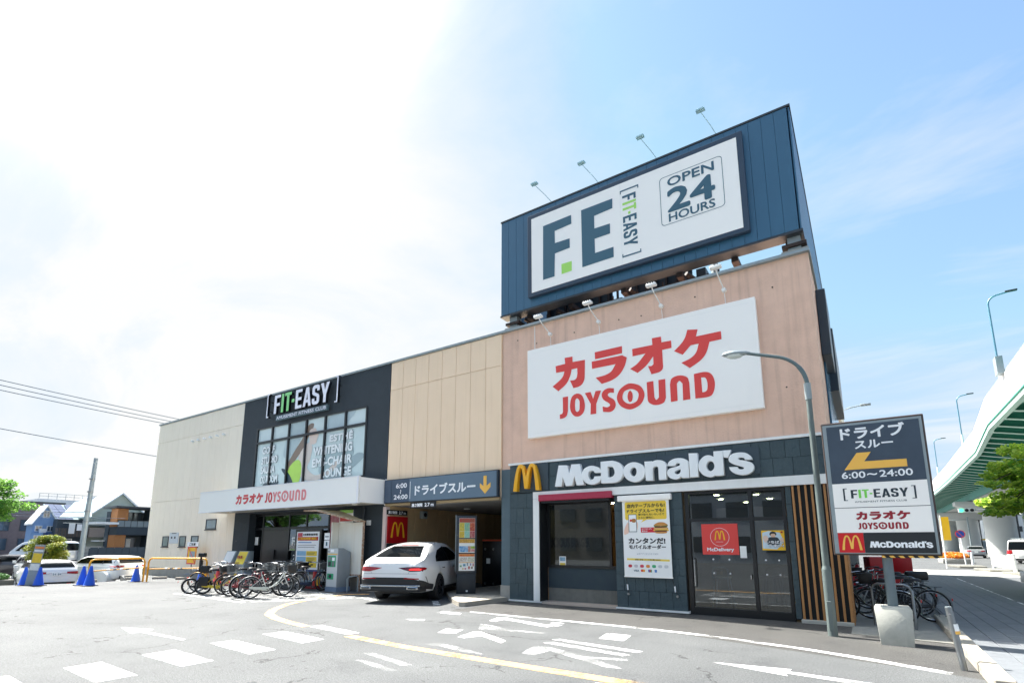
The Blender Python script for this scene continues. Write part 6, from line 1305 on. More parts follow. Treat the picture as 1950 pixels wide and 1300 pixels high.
c.proj('rear_bumper', [(-.93, .60), (-.80, .66), (-.5, .72), (.5, .72), (.80, .66), (.93, .60), (.93, .46), (.75, .43), (-.75, .43), (-.93, .46)], 'rear', m_plastic, .008, smooth=False)
for s_ in (1, -1): c.proj('bumper_side', [(-2.42 + hx_, .42), (-1.58 + hx_, .34), (-1.62 + hx_, .50), (-1.95 + hx_, .54), (-2.42 + hx_, .66)], 'side', m_plastic, .008, side=s_, smooth=False)
MB().prism([(-2.53 + hx_, -.62), (-2.53 + hx_, .62), (-2.44 + hx_, .90), (-2.1 + hx_, .97), (-2.0 + hx_, .7), (-2.0 + hx_, -.7), (-2.1 + hx_, -.97), (-2.44 + hx_, -.90)], .33, .47).build('diffuser', m_plastic, t, bevel=.03)
MB().prism([(-2.545 + hx_, -.62), (-2.545 + hx_, .62), (-2.455 + hx_, .905), (-2.43 + hx_, .88), (-2.51 + hx_, .6), (-2.51 + hx_, -.6), (-2.43 + hx_, -.88), (-2.455 + hx_, -.905)], .47, .515).build('chrome_trim', m_chrome, t, bevel=.008)
for s_ in (-1, 1):
    MB().box(-2.54 + hx_, -2.47 + hx_, s_ * .70 - .17, s_ * .70 + .17, .39, .475).build('exhaust_surround', m_chrome, t, bevel=.025).rotation_euler[2] = s_ * -.0
    MB().box(-2.55 + hx_, -2.46 + hx_, s_ * .70 - .12, s_ * .70 + .12, .41, .455).build('exhaust_outlet', m_black, t, bevel=.015)
for pts in ([(-.80, .82), (.80, .82), (.80, .826), (-.80, .826)],): c.proj('tailgate_gap', pts, 'rear', m_gap, .004, smooth=False)
for sx in (-1, 1): c.proj('tailgate_gap', [(sx * .55, .826), (sx * .556, .826), (sx * .70, 1.12), (sx * .694, 1.12)], 'rear', m_gap, .004, smooth=False)
c.proj('roof_gap', [(-.9 + hx_, -.5), (.1 + hx_, -.58), (.1 + hx_, -.56), (-.9 + hx_, -.48)], 'top', m_plastic, .006, smooth=False)
MB().box(-2.2 + hx_, -1.6 + hx_, -.5, .5, .24, .34).build('underbody', m_black, t, bevel=.02)
c.proj('windscreen', [(.72 + hx_, -.6), (1.28 + hx_, -.78), (1.28 + hx_, .78), (.72 + hx_, .6)], 'top', m_carglass, .006)

def simple_car(name, label, loc, rz, L_, W_, H_, kind, paint, plate=None, cat='car', group=None, rear_lamp=None, lampx=(.5, .74), back=None, rimm=None):
    t = thing(name, label, cat, loc, R(rz), group); hl = L_ / 2; w = W_ / 2; r = .31
    if kind == 'hatch':
        top = [(-hl, .85), (-hl + .08, 1.0), (-hl + .35, 1.25), (-hl + .65, H_ - .05), (-.4, H_), (.3, H_ - .02), (.75, H_ - .2), (1.15, 1.0), (hl - .4, .9), (hl - .08, .75), (hl, .6)]; bz = .92; gl = (1.05, H_ - .1)
    elif kind == 'wagon':
        top = [(-hl, .85), (-hl + .06, 1.0), (-hl + .25, 1.3), (-hl + .5, H_ - .04), (-.4, H_), (.5, H_ - .03), (1.1, H_ - .3), (1.5, 1.08), (hl - .35, .95), (hl - .08, .8), (hl, .6)]; bz = .98; gl = (1.08, H_ - .1)
    elif kind == 'sedan':
        top = [(-hl, .8), (-hl + .08, .98), (-hl + .5, 1.05), (-hl + 1.2, H_ - .06), (-.2, H_), (.3, H_ - .03), (1.1, 1.0), (hl - .35, .88), (hl, .6)]; bz = .92; gl = (1.0, H_ - .1)
    else:   # van / minivan
        top = [(-hl, .9), (-hl + .05, 1.3), (-hl + .16, H_ - .12), (-hl + .4, H_), (0, H_), (hl - 1.2, H_ - .03), (hl - .7, H_ - .35), (hl - .25, 1.15), (hl - .06, .9), (hl, .6)]; bz = 1.02; gl = (1.12, H_ - .16)
    half = [(-hl, w * .86), (-hl + .12, w * .95), (-hl + .5, w), (0, w), (hl - .7, w * .98), (hl - .2, w * .86), (hl, w * .7)]
    belt = [(-hl, bz - .05), (0, bz), (hl, .8)]; bottom = [(-hl, .32), (-hl + .4, .24), (hl - .4, .22), (hl, .3)]
    wx = (-hl + .75, hl - .8)
    c = Car(t, top, belt, half, bottom, .30 if kind != 'van' else .14, wx, r, paint)
    for x in wx:
        for y in (-(w - .12), w - .12): c.wheel(x, y, r, .22, rimm or m_rims, 5)
    tw = .30 if kind != 'van' else .14
    yw = w * .97 - tw * (gl[1] - bz) - .04; yb = w * .88
    c.proj('rear_window', [(-yb, gl[0] + .04), (-yw, gl[1]), (yw, gl[1]), (yb, gl[0] + .04)], 'rear', m_carglass, .008)
    zt0, zt1 = {'hatch': (.78, .92), 'wagon': (.88, 1.02), 'sedan': (.75, .9), 'van': (.8, 1.15)}[kind]
    for s_ in (1, -1):
        f_ = (lambda p: p) if s_ > 0 else mir
        xr0 = -hl + (.55 if kind != 'van' else .3)
        c.proj('side_window', [(xr0, gl[0] + .03), (xr0 + .2, gl[1] - .02), (.3, gl[1]), (.75 if kind != 'van' else hl - 1.2, gl[1] - .12), (1.05 if kind != 'van' else hl - .7, gl[0])], 'side', m_carglass, .008, side=s_, smooth=False)
        for px__ in ((-.15, -.08), (-hl + 1.2, -hl + 1.26)): c.proj('window_pillar', [(px__[0], gl[0]), (px__[1], gl[0]), (px__[1] - .02, gl[1]), (px__[0] - .02, gl[1])], 'side', m_plastic if kind != 'van' else paint, .014, side=s_, smooth=False)
        c.proj('tail_lamp', f_([(w * lampx[0], zt0 + .04), (w * .96, zt0), (w * .96, zt1), (w * lampx[0], zt1 - .02)]), 'rear', rear_lamp or m_tail, .012, smooth=False)
        c.proj('tail_lamp', [(-hl, zt0), (-hl + .22, zt0 + .05), (-hl + .2, zt1), (-hl, zt1)], 'side', rear_lamp or m_tail, .01, side=s_, smooth=False)
        c.proj('headlight', f_([(w * .45, .62), (w * .8, .62), (w * .8, .78), (w * .5, .74)]), 'front', m_lamp_clear, .012, smooth=False)
        c.proj('door_gap', [(-.1, .35), (-.085, .35), (-.085, gl[0]), (-.1, gl[0])], 'side', m_gap, .003, side=s_, smooth=False)
        MB().box(.8, .95, min(s_ * w, s_ * (w + .16)), max(s_ * w, s_ * (w + .16)), gl[0] - .02, gl[0] + .12).build('wing_mirror', paint, t, bevel=.02)
    c.proj('bumper_trim', [(-w * .8, .32), (w * .8, .32), (w * .8, .45), (-w * .8, .45)], 'rear', m_plastic, .01, smooth=False)
    c.proj('windscreen', [({'van': hl - 1.1}.get(kind, .55), -w * .62), ({'van': hl - .35}.get(kind, 1.2), -w * .8), ({'van': hl - .35}.get(kind, 1.2), w * .8), ({'van': hl - 1.1}.get(kind, .55), w * .62)], 'top', m_carglass, .008, smooth=False)
    zp = {'hatch': .80, 'wagon': .80, 'sedan': .72, 'van': .72}[kind]
    pl = c.proj('number_plate', [(-.17, zp - .09), (.17, zp - .09), (.17, zp + .09), (-.17, zp + .09)], 'rear', m_plate, .02, smooth=False)
    if plate:
        for k_, ch_ in enumerate(plate): 
            if ch_ != ' ': text_part('plate_digit', ch_, m_print, t, -hl - .035, .14 - k_ * .062, zp - .05, .09, .045, yaw=R(-90))
    c.proj('front_grille', [(-w * .4, .5), (w * .4, .5), (w * .4, .66), (-w * .4, .66)], 'front', m_plastic, .01, smooth=False)
    return c
m_kei = mat('grey_white_paint', '#cfd5da', .25, coat=.6); m_dkvan = mat('dark_van_paint', '#3a3638', .25, coat=.6); m_silver = mat('silver_paint', '#a9adb0', .28, metal=.5, coat=.5)
c = simple_car('hatchback_car', 'white compact hatchback with number plate parked behind the blue cones', (-32.7, -4.3, -.5), 176, 3.95, 1.74, 1.42, 'hatch', m_carw, '54 84', lampx=(.42, .8))
c.proj('red_diffuser_light', [(-.55, .36), (-.4, .36), (-.4, .40), (-.55, .40)], 'rear', m_tail, .02, smooth=False)
simple_car('station_wagon', 'white station wagon with a roof spoiler behind the yellow barrier', (-36.0, -.9, -.5), 197, 4.5, 1.78, 1.52, 'wagon', m_carw, lampx=(.55, .9))
simple_car('minivan_car', 'white minivan behind the white hatchback with dark rear window', (-40.5, -2.6, -.55), 175, 4.3, 1.72, 1.58, 'van', m_carw)
simple_car('dark_minivan', 'dark brown minivan parked sideways at the far left', (-46.5, -1.9, -.6), 225, 4.6, 1.7, 1.55, 'van', m_dkvan)
simple_car('white_minivan', 'pale minivan behind the dark one at the far left', (-52, .6, 0), 210, 4.6, 1.7, 1.85, 'van', m_kei)
simple_car('kei_car', 'pale grey small car cut off by the left edge of the view', (-46.3, -5.2, -.6), 15, 3.4, 1.48, 1.6, 'van', m_kei)
simple_car('delivery_van', 'white van with roof rack on the road behind the white guard fence', (11.2, 49.5, 0), 70, 4.7, 1.7, 2.0, 'van', m_carw)
rk = thing('roof_ladder_rack', 'blue capped roof ladder on top of the white van', 'roof rack', (11.2, 49.5, 2.02), R(70)); MB().box(-1.9, 1.4, -.5, -.46, .04, .08).build('rail', m_galv, rk); MB().box(-1.9, 1.4, .46, .5, .04, .08).build('rail', m_galv, rk)
for k in range(5): bx('crossbar', m_galv, rk, -1.7 + k * .7, -1.66 + k * .7, -.5, .5, .08, .11)
simple_car('silver_car', 'silver sedan driving away on the road beside the orange flower bed', (10.6, 70.5, 0), 84, 4.4, 1.7, 1.42, 'sedan', m_silver)

# ------------------------------------------------------------------ left background
m_leafd = None
def leaf_mat(name, c, d, tr=.3):
    m = bpy.data.materials.new(name); m.use_nodes = True; nt = m.node_tree; b = nt.nodes['Principled BSDF']; N = nt.nodes.new; L = nt.links.new
    geo = N('ShaderNodeNewGeometry'); n = N('ShaderNodeTexNoise'); n.inputs['Scale'].default_value = 3.1; n.inputs['Detail'].default_value = 3; L(geo.outputs['Position'], n.inputs['Vector'])
    wn_ = N('ShaderNodeTexWhiteNoise'); L(geo.outputs['Position'], wn_.inputs['Vector']) if False else None
    mr = N('ShaderNodeMapRange'); L(n.outputs['Fac'], mr.inputs[0]); mr.inputs[1].default_value = .35; mr.inputs[2].default_value = .65
    mx = N('ShaderNodeMixRGB'); mx.inputs[1].default_value = lin(c); mx.inputs[2].default_value = lin(d); L(mr.outputs[0], mx.inputs[0]); L(mx.outputs[0], b.inputs['Base Color'])
    b.inputs['Roughness'].default_value = .5; b.inputs['Specular IOR Level'].default_value = .3
    t_ = N('ShaderNodeBsdfTranslucent'); L(mx.outputs[0], t_.inputs[0]); ms = N('ShaderNodeMixShader'); ms.inputs[0].default_value = tr
    L(b.outputs[0], ms.inputs[1]); L(t_.outputs[0], ms.inputs[2]); L(ms.outputs[0], nt.nodes['Material Output'].inputs[0]); MATS[name] = m
    return m
m_maple = leaf_mat('maple_leaf', '#76a840', '#cfe25c', .5); m_zelk = leaf_mat('zelkova_leaf', '#4f8438', '#86b04e', .45); m_pineb = leaf_mat('clipped_leaf', '#4f6a22', '#a3a53a', .25); m_hedge = leaf_mat('hedge_leaf', '#35612a', '#4f8036', .25); m_flower = leaf_mat('orange_flower', '#d99a2c', '#d9742c', .2); m_bark = mat('bark', '#5a4c40', .9, var=.5, vscale=8, bump=.6, bscale=20)
def leaves(clumps, n, size, seed, flat=.35, droop=0.0, maple=False):
    """clumps: (centre, radii). leaf-sized faces spread through the clumps' volumes"""
    rnd = random.Random(seed); b = MB(); tot_ = sum(r[0] * r[1] * r[2] for _, r in clumps)
    for c_, r_ in clumps:
        k = int(n * r_[0] * r_[1] * r_[2] / tot_) + 1
        for _ in range(k):
            while True:
                u = Vector((rnd.uniform(-1, 1), rnd.uniform(-1, 1), rnd.uniform(-1, 1)))
                if .25 < u.length < 1: break
            p = Vector(c_) + Vector((u.x * r_[0], u.y * r_[1], u.z * r_[2]))
            a = rnd.uniform(0, 2 * math.pi); s = size * rnd.uniform(.6, 1.3)
            nrm = Vector((rnd.gauss(0, flat), rnd.gauss(0, flat), 1)).normalized(); e = nrm.orthogonal().normalized(); f = nrm.cross(e)
            ex = e * math.cos(a) + f * math.sin(a); ey = nrm.cross(ex)
            if maple: b.add([p - ex * s * .5, p + ey * s * .42 - ex * s * .1, p + ex * s * .62, p - ey * s * .42 - ex * s * .1, p + ey * s * .3 + ex * s * .25, p - ey * s * .3 + ex * s * .25], [(0, 3, 5, 2, 4, 1)])
            else: b.add([p - ex * s * .6, p + ey * s * .3, p + ex * s * .6, p - ey * s * .3], [(0, 3, 2, 1)])
    return b
def tree(name, label, cat, base, trunk, clumps, n, size, m, seed, group=None, flat=.35, trunkm=None, maple=False, tr=.12):
    t = thing(name, label, cat, base, 0, group, world=True)
    b = MB(); b.tube([Vector(p) for p in trunk], [tr * (1 - .7 * i / (len(trunk) - 1)) for i in range(len(trunk))], n=10); b.build('trunk', trunkm or m_bark, t, smooth=70)
    rnd = random.Random(seed)
    lm = MB(); tp = [Vector(p) for p in trunk]
    for c_, r_ in clumps:
        s_ = rnd.choice(tp[len(tp) // 2:]); c_ = Vector(c_); mid = (s_ + c_) / 2 + Vector((0, 0, .15)); lm.tube([s_, mid, c_], [tr * .35, tr * .2, tr * .06], n=5)
    l = lm.build('limbs', trunkm or m_bark, t, smooth=70)
    leaves(clumps, n, size, seed, flat, maple=maple).build('crown', m, t)
    return t
# tree at the left edge: layered sprays of leaves
rnd = random.Random(3); cl_ = []
for k in range(80):
    a = rnd.uniform(0, 2 * math.pi); h = rnd.uniform(0, 1); rr = 2.7 * (1 - .55 * abs(h - .35) * 1.4) * rnd.uniform(.35, 1)
    cl_.append(((-34 + rr * math.cos(a) * .8, -7.7 + rr * math.sin(a), 2.85 + 2.0 * h), (.5, .55, .22)))
tree('leafy_tree', 'leafy green street tree cut off by the left edge of the view', 'tree', (-34, -7.8, 0), [(-34, -7.9, -.5), (-34, -7.8, 1.4), (-34.1, -7.7, 2.6), (-34, -7.7, 3.8)], cl_, 14000, .13, m_zelk, 5, flat=.8)
# clipped round tree and hedge bed
rnd = random.Random(9); cl_ = []
for k in range(36):
    a = rnd.uniform(0, 2 * math.pi); ph = rnd.uniform(-.8, 1.3); cl_.append(((-37 + .7 * math.cos(a) * math.cos(ph), -3.2 + .72 * math.sin(a) * math.cos(ph), 1.3 + .65 * math.sin(ph)), (.32, .34, .24)))
tree('clipped_tree', 'small round clipped tree with yellow green tips behind the white hatchback', 'tree', (-37, -3.0, -.5), [(-37, -3, -.5), (-37, -2.95, .6), (-37.05, -3.0, 1.1), (-37, -3, 1.6)], cl_, 13000, .075, m_pineb, 6, flat=.8)
t = thing('hedge_bed', 'low green hedge in a dark stone bed left of the white hatchback', 'hedge', (-38.5, -4.9, -.52)); MB().box(-1.0, 1.0, -.7, .7, 0, .32).build('stone_edge', m_dkconcrete, t, bevel=.03); leaves([((0, 0, .45), (.95, .65, .22))], 6000, .06, 4, .9).build('foliage', m_hedge, t)
# utility pole, small poles and wires
t = thing('utility_pole', 'tall grey steel utility pole rising behind the parked cars', 'pole', (-50, 2.25, 0)); MB().cyl((0, 0, 0), (0.1, .08, 8.3), .20, .13, n=16).build('pole', m_galv, t, smooth=50)
for z in (3.3, 4.1, 5.6, 6.6): MB().cyl((.2 * z / 8, 0, z), (.2 * z / 8, 0, z + .08), .20, n=14).build('clamp', m_steel, t)
def wires(lbl, pts_list, name='overhead_wire'):
    for k, (p, q, s_, l) in enumerate(pts_list):
        p, q = Vector(p), Vector(q); pts = []
        for i in range(17):
            u = i / 16; v = p.lerp(q, u); v.z -= s_ * 4 * u * (1 - u); pts.append(v)
        o = MB().tube(pts, .025, n=5).build(name, mat('wire_blue_grey', '#4d5f70', .6)); tag(o, l, 'cable', lbl)
wires('overhead wires left of the building', [((-45, -11.0, 12.35), (-45, 10.5, 11.4), .15, 'highest overhead wire running from the upper left towards the roof'), ((-45, -11.0, 12.02), (-45, 10.5, 11.1), .15, 'middle overhead wire running from the upper left towards the roof'), ((-45, -11.0, 11.68), (-45, 9, 10.9), .15, 'lowest of the three close overhead wires at the upper left'), ((-45, -11, 9.35), (-45, 9, 8.1), .1, 'thin single wire below the three overhead wires')])
wires('wires between the houses', [((-70, -10, 4.9), (-70, 12, 4.5), .25, 'thin wire across the brown apartment front'), ((-66, -10, 4.1), (-50.3, 2.25, 4.1), .15, 'thin wire meeting the tall steel pole')])
t = thing('antenna_pole', 'dark utility pole with cross arms between the leafy tree and brown apartment', 'pole', (-62, -2.2, 0)); MB().cyl((0, 0, 0), (0, 0, 8.6), .14, .1, n=10).build('pole', m_dkconcrete, t); 
for z in (7.9, 8.3): bx('cross_arm', m_dgrey, t, -.05, .05, -.7, .7, z, z + .08)
t = thing('green_flag_pole', 'thin pale green pole against the corner of the dark house', 'pole', (-49.5, 6.4, 0)); MB().cyl((0, 0, 0), (0, .35, 3.6), .07, .04, n=8).build('pole', mat('pale_green', '#78d39a', .5), t); MB().cyl((0, .35, 3.6), (0, .5, 5.0), .025, n=8).build('tip', m_galv, t)
m_house_w = mat('house_white', '#dfe3e4', .7, var=.1); m_brown = mat('brown_tile_wall', '#75686a', .8, var=.5, vscale=3, dark='#5c5053', bump=.4, bscale=20); m_blueh = mat('blue_siding', '#7a9bc4', .7, var=.2, vscale=3); m_navy = mat('navy_siding', '#274273', .7); m_roofg = mat('pale_roof', '#a9bdbf', .8, var=.5, vscale=6, dark='#6f8487'); m_solar = mat('solar_panel', '#5b6684', .25, spec=.8, var=.1); m_greens = mat('pale_green_siding', '#b7c0b4', .7, var=.15); m_nv = mat('dark_modern_wall', '#33404a', .7, var=.15); m_cedar = mat('cedar_panel', '#a9713f', .6, var=.3, vscale=5); m_hglass = mat('house_window', '#3a4650', .1, spec=.8); m_taupe = mat('taupe_wall', '#8b8078', .7)
def HB(name, label, x, y): return thing(name, label, 'house' if 'house' in name else 'building', (x, y, 0))
def hwin(h, x, y, z, w, hh_, m=None, frame=None):
    f = bx('window', frame or m_house_w, h, x, x + .06, y, y + w, z, z + hh_); bx('pane', m or m_hglass, f, x + .06, x + .075, y + .08, y + w - .08, z + .08, z + hh_ - .08); bx('mullion', frame or m_house_w, f, x + .06, x + .085, y + w / 2 - .03, y + w / 2 + .03, z + .08, z + hh_ - .08)
# each house stands with its front towards +X
h = HB('apartment_building', 'long brown tiled apartment block behind the blue gabled house', -98, 0)
bx('wall', m_brown, h, -10, 0, -8.2, 14.2, 0, 7.4); bx('parapet', m_dgrey, h, -10.1, .1, -8.3, 14.3, 7.4, 7.6); bx('balcony_wall', m_taupe, h, .0, .9, 3.0, 5.4, 3.9, 4.9); bx('balcony_wall', m_taupe, h, .0, .9, 3, 5.4, 1.4, 2.3)
for y in (-6.6, -3.6, -.8, 1.2, 5.8, 7.4, 9.6, 12):
    for z in (.8, 3.4): hwin(h, .0, y, z, 1.1, 1.6, frame=m_dgrey)
h = HB('rooftop_building', 'pale flat roofed building with rooftop railings rising behind the houses', -122, 22)
bx('wall', m_house_w, h, -8, 0, -5.0, 9, 0, 9.6); bx('stair_house', m_house_w, h, -5, -1, 2.5, 5.5, 9.6, 10.6); bx('water_tank', m_galv, h, -6, -3, 6.4, 8.2, 9.6, 10.8)
for y in [-4.9 + 1.25 * k for k in range(11)]: bx('railing_post', m_galv, h, -.1, -.04, y, y + .06, 9.6, 10.6)
for z in (10.1, 10.58): bx('railing', m_galv, h, -.1, -.05, -4.9, 7.7, z, z + .06)
for y in (-4, -1.5, 1, 4.5): hwin(h, 0, y, 7.0, 1.6, 1.3)
def gable(h, w_m, roof_m, y0, y1, depth, ze, zp, x=0, over=.35, trim=None, name='wall', boards=None):
    ym = (y0 + y1) / 2
    MB().prism_x([(y0, 0), (y1, 0), (y1, ze), (ym, zp), (y0, ze)], x - depth, x).build(name, w_m, h)
    for s_, ya in ((-1, y0), (1, y1)):
        dz = (zp - ze) / (ym - y0) * over
        MB().prism_x([(ym, zp + .02), (ym, zp + .2), (ya + s_ * over, ze - dz + .2), (ya + s_ * over, ze - dz + .02)], x - depth - .3, x + over).build('roof', roof_m, h)
        MB().prism_x([(ym, zp + .0), (ym, zp + .22), (ya + s_ * over, ze - dz + .22), (ya + s_ * over, ze - dz + .0)], x + over, x + over + .08).build('barge_board', trim or m_house_w, h)
def slope(h, name, m, pts, th=.12):
    b = MB(); n = len(pts); b.add([*pts, *[(p[0], p[1], p[2] - th) for p in pts]], [tuple(range(n)), tuple(range(2 * n - 1, n - 1, -1))] + [((i + 1) % n, i, n + i, n + (i + 1) % n) for i in range(n)])
    me_ = b.mesh(name, m); bm = bmesh.new(); bm.from_mesh(me_); bmesh.ops.recalc_face_normals(bm, faces=bm.faces); bm.to_mesh(me_); bm.free(); return link(name, me_, h)
h = HB('blue_house', 'blue gabled house with solar panels on its pale roof', -86, 9.2)
gable(h, m_blueh, m_house_w, -1.15, 1.1, 2.5, 4.3, 6.3, over=.2)
hwin(h, 0, -.35, 4.9, .7, .9); hwin(h, 0, -.95, 3.2, .7, .7); hwin(h, 0, .2, 3.2, .7, .7)
# main roof slopes down to the front, carrying the solar panels
slope(h, 'roof', m_roofg, [(-2.4, .1, 6.75), (-2.4, 3.7, 6.75), (.3, 4.1, 4.55), (.3, 1.1, 4.55)])
for i in range(2):
    for j in range(3):
        x0, x1 = -2.3 + j * .82, -2.3 + j * .82 + .78; f_ = lambda x: 6.82 - (x + 2.4) * (2.2 / 2.7) + .02; ys = .25 + i * .85 + (x0 + 2.3) * .37; ye = ys + .8
        slope(h, 'solar_panel', m_solar, [(x0, ys, f_(x0)), (x0, ye, f_(x0)), (x1, ye + .28, f_(x1)), (x1, ys + .28, f_(x1))], .05)
for i in range(2): slope(h, 'solar_panel', m_solar, [(-2.3, 2.2 + i * .65, f_(-2.3)), (-2.3, 2.8 + i * .65, f_(-2.3)), (-1.3, 3.05 + i * .65, f_(-1.3)), (-1.3, 2.45 + i * .65, f_(-1.3))], .05)
bx('wall', m_navy, h, -5, -.2, 1.12, 3.6, 0, 4.6); bx('porch', m_blueh, h, .1, 1.4, -1.6, -.4, 0, 3.0); bx('porch', m_navy, h, .1, 1.4, -.38, 1.3, 0, 3.0); hwin(h, 1.4, -1.3, 2.1, .7, .6); hwin(h, 1.4, -.2, 2.1, .7, .6); bx('downpipe', m_house_w, h, .32, .42, 1.3, 1.4, 1.9, 4.5); bx('ac_unit', m_house_w, h, .4, 1.0, -.6, -.05, 3.02, 3.5)
h = HB('green_house', 'pale green gabled house with a grey shingle roof between pole and dark house', -84, 16.3)
gable(h, m_greens, m_roofg, -3.4, 3.4, 8, 5.2, 8.3)
slope(h, 'side_roof', m_roofg, [(-2.0, -2.6, 7.5), (-2.0, -4.4, 7.1), (.8, -6.6, 4.9), (1.2, -3.4, 5.1)])
bx('wall', m_nv, h, -1, .4, -6.6, -3.45, 0, 4.7); bx('balcony_wall', mat('dark_balcony', '#5b5450', .8, var=.3, vscale=8), h, .5, 1.2, -6.7, -4.0, 2.5, 3.6)
for k in range(9): bx('balcony_slat', m_dgrey, h, 1.21, 1.25, -6.7 + k * .3, -6.56 + k * .3, 2.5, 3.6)
bx('balcony_wall', m_taupe, h, .1, 1.4, -3.5, -.2, 2.5, 3.7); bx('balcony_railing', m_dgrey, h, .1, 1.4, -3.5, -.2, 3.95, 4.0); bx('carport_roof', m_house_w, h, 1.4, 4.0, -3.2, -.2, 1.95, 2.1)
for k in range(13): bx('siding_board', m_greens, h, .005, .03, -3.3 + k * .52, -2.84 + k * .52, 3.8, 5.2)
hwin(h, .4, -6.3, .9, 1.4, 1.4); t = thing('hanging_laundry', 'white laundry hanging on the dark balcony behind the steel pole', 'laundry', (-82.4, 10.8, 2.7)); MB().box(-.02, .02, -.2, .4, .2, 1.5).build('sheet', m_house_w, t); MB().box(-.02, .02, .6, 1.1, .6, 1.4).build('shirt', m_w, t); MB().cyl((0, -.8, 1.5), (0, 1.6, 1.5), .03).build('pole', m_galv, t)
h = HB('dark_modern_house', 'dark modern house with cedar panels and a glass balcony left of the beige wall', -78, 15.5)
bx('wall', m_nv, h, -2.4, -1.2, -1.8, 5.5, 0, 5.7); bx('side_wall', m_nv, h, -1.2, 1.0, 1.9, 5.5, 0, 6.0); bx('roof', m_dgrey, h, -2.6, 1.5, -2.2, 5.7, 6.05, 6.3); bx('floor_slab', m_nv, h, -1.2, 1.0, -1.7, 1.9, 2.75, 3.75)
bx('cedar_panel', m_cedar, h, -1.2, .8, -1.75, -.6, 3.76, 6.0); bx('cedar_panel', m_cedar, h, -1.2, .8, -1.75, -.6, .2, 2.74)
bx('glass_rail', mat('balcony_glass', '#6a7880', .1, spec=.8), h, 1.0, 1.03, -1.7, 1.9, 3.76, 4.5); bx('handrail', m_black, h, .99, 1.06, -1.7, 1.9, 4.5, 4.57)
for k in range(6): bx('rail_post', m_black, h, .98, 1.05, -1.7 + k * .7, -1.65 + k * .7, 3.76, 4.5)
hwin(h, -1.2, -.4, 3.9, 1.0, 1.8, frame=m_black); hwin(h, -1.2, .7, 3.9, 1.0, 1.8, frame=m_black); hwin(h, -1.2, -.3, .4, 1.6, 2.1, frame=m_black); bx('awning', m_house_w, h, -.8, 2.0, -4.2, -1.9, 4.0, 4.25); bx('curtain', m_house_w, h, -1.1, -1.08, .2, .7, .6, 2.3)
h = HB('grey_panel_building', 'narrow grey panelled building squeezed between the dark house and the beige wall', -72, 19.3)
bx('wall', m_galv, h, -6, 0, -.1, 4.5, 0, 7.2); 
for k in range(5): bx('panel', m_roofg, h, 0.0, .05, .0, 3.9, .3 + k * 1.4, 1.5 + k * 1.4)
t = thing('boundary_wall', 'grey concrete block boundary wall in front of the houses', 'wall', (-68, 8, 0), world=True)
bx('core', m_dkconcrete, t, -68, -67.8, 4.4, 9.6, 0, 1.4)
for i in range(10):
    for j in range(4): bx('concrete_block', m_concrete, t, -67.8, -67.72, 4.6 + i * .48, 5.05 + i * .48, .05 + j * .34, .36 + j * .34)
t = thing('dark_boundary_fence', 'dark charcoal fence wall in front of the modern house', 'fence', (-66, 10, 0)); bx('panel', m_nv, t, -.1, .1, -2.2, 4.2, 0, 1.2)
for k in range(9): bx('board', m_nv, t, .1, .13, -2.15 + k * .7, -1.5 + k * .7, .05, 1.3)
t = thing('small_shed', 'small taupe shed building at the far left edge', 'shed', (-70, -6, 0)); bx('wall', m_taupe, t, -3, 0, -2.6, .2, 0, 3.4); 
for y in (-1.4, -.7): bx('window', m_dgrey, t, 0, .04, y, y + .25, 2.1, 2.7)
bx('roof', m_galv, t, -3.2, .4, -2.8, 6, 3.42, 3.5)

# ------------------------------------------------------------------ right side: viaduct, street furniture, tree, far buildings
m_girder = mat('green_girder', '#3f8f7d', .5, var=.25, vscale=.6, dark='#2f7464'); m_girderl = mat('pale_green_edge', '#b9dccf', .5); m_parapet = mat('white_parapet', '#eceeee', .6, var=.08, vscale=.6); m_viadc = mat('viaduct_concrete', '#cfd0cc', .8, var=.2, vscale=.5, dark='#b3b5b2')
VD = thing('elevated_highway', 'elevated highway with green steel underside and white parapet on concrete piers', 'viaduct', (14, 60, 0), world=True)
edge = [(7.6, -10), (7.15, 20), (7.3, 32), (8.35, 45), (8.9, 70), (9.3, 110), (9.8, 260)]
def ribbon(name, m, dx0, dx1, z0, z1):
    b = MB(); vs = []
    for x, y in edge: vs += [(x + dx0, y, z0), (x + dx1, y, z0), (x + dx1, y, z1), (x + dx0, y, z1)]
    b.add(vs, [(i * 4 + k, (i + 1) * 4 + k, (i + 1) * 4 + (k + 1) % 4, i * 4 + (k + 1) % 4) for i in range(len(edge) - 1) for k in range(4)] + [(0, 1, 2, 3), tuple(24 + k for k in (3, 2, 1, 0))]); return b.build(name, m, VD)
ribbon('deck', m_girder, .3, 16, 9.35, 9.6); ribbon('parapet', m_parapet, 0, .25, 9.35, 11.0); ribbon('edge_girder', m_girderl, .0, .3, 9.0, 9.345); ribbon('parapet_rail', m_galv, .05, .2, 11.1, 11.2); ribbon('main_girder', m_girder, 3.3, 3.6, 7.6, 9.34); ribbon('box_girder', m_viadc, 3.65, 8, 7.6, 8.2); ribbon('main_girder', m_girder, 9.5, 9.8, 7.6, 9.34); ribbon('edge_flange', m_girder, -.06, .02, 9.28, 9.36)
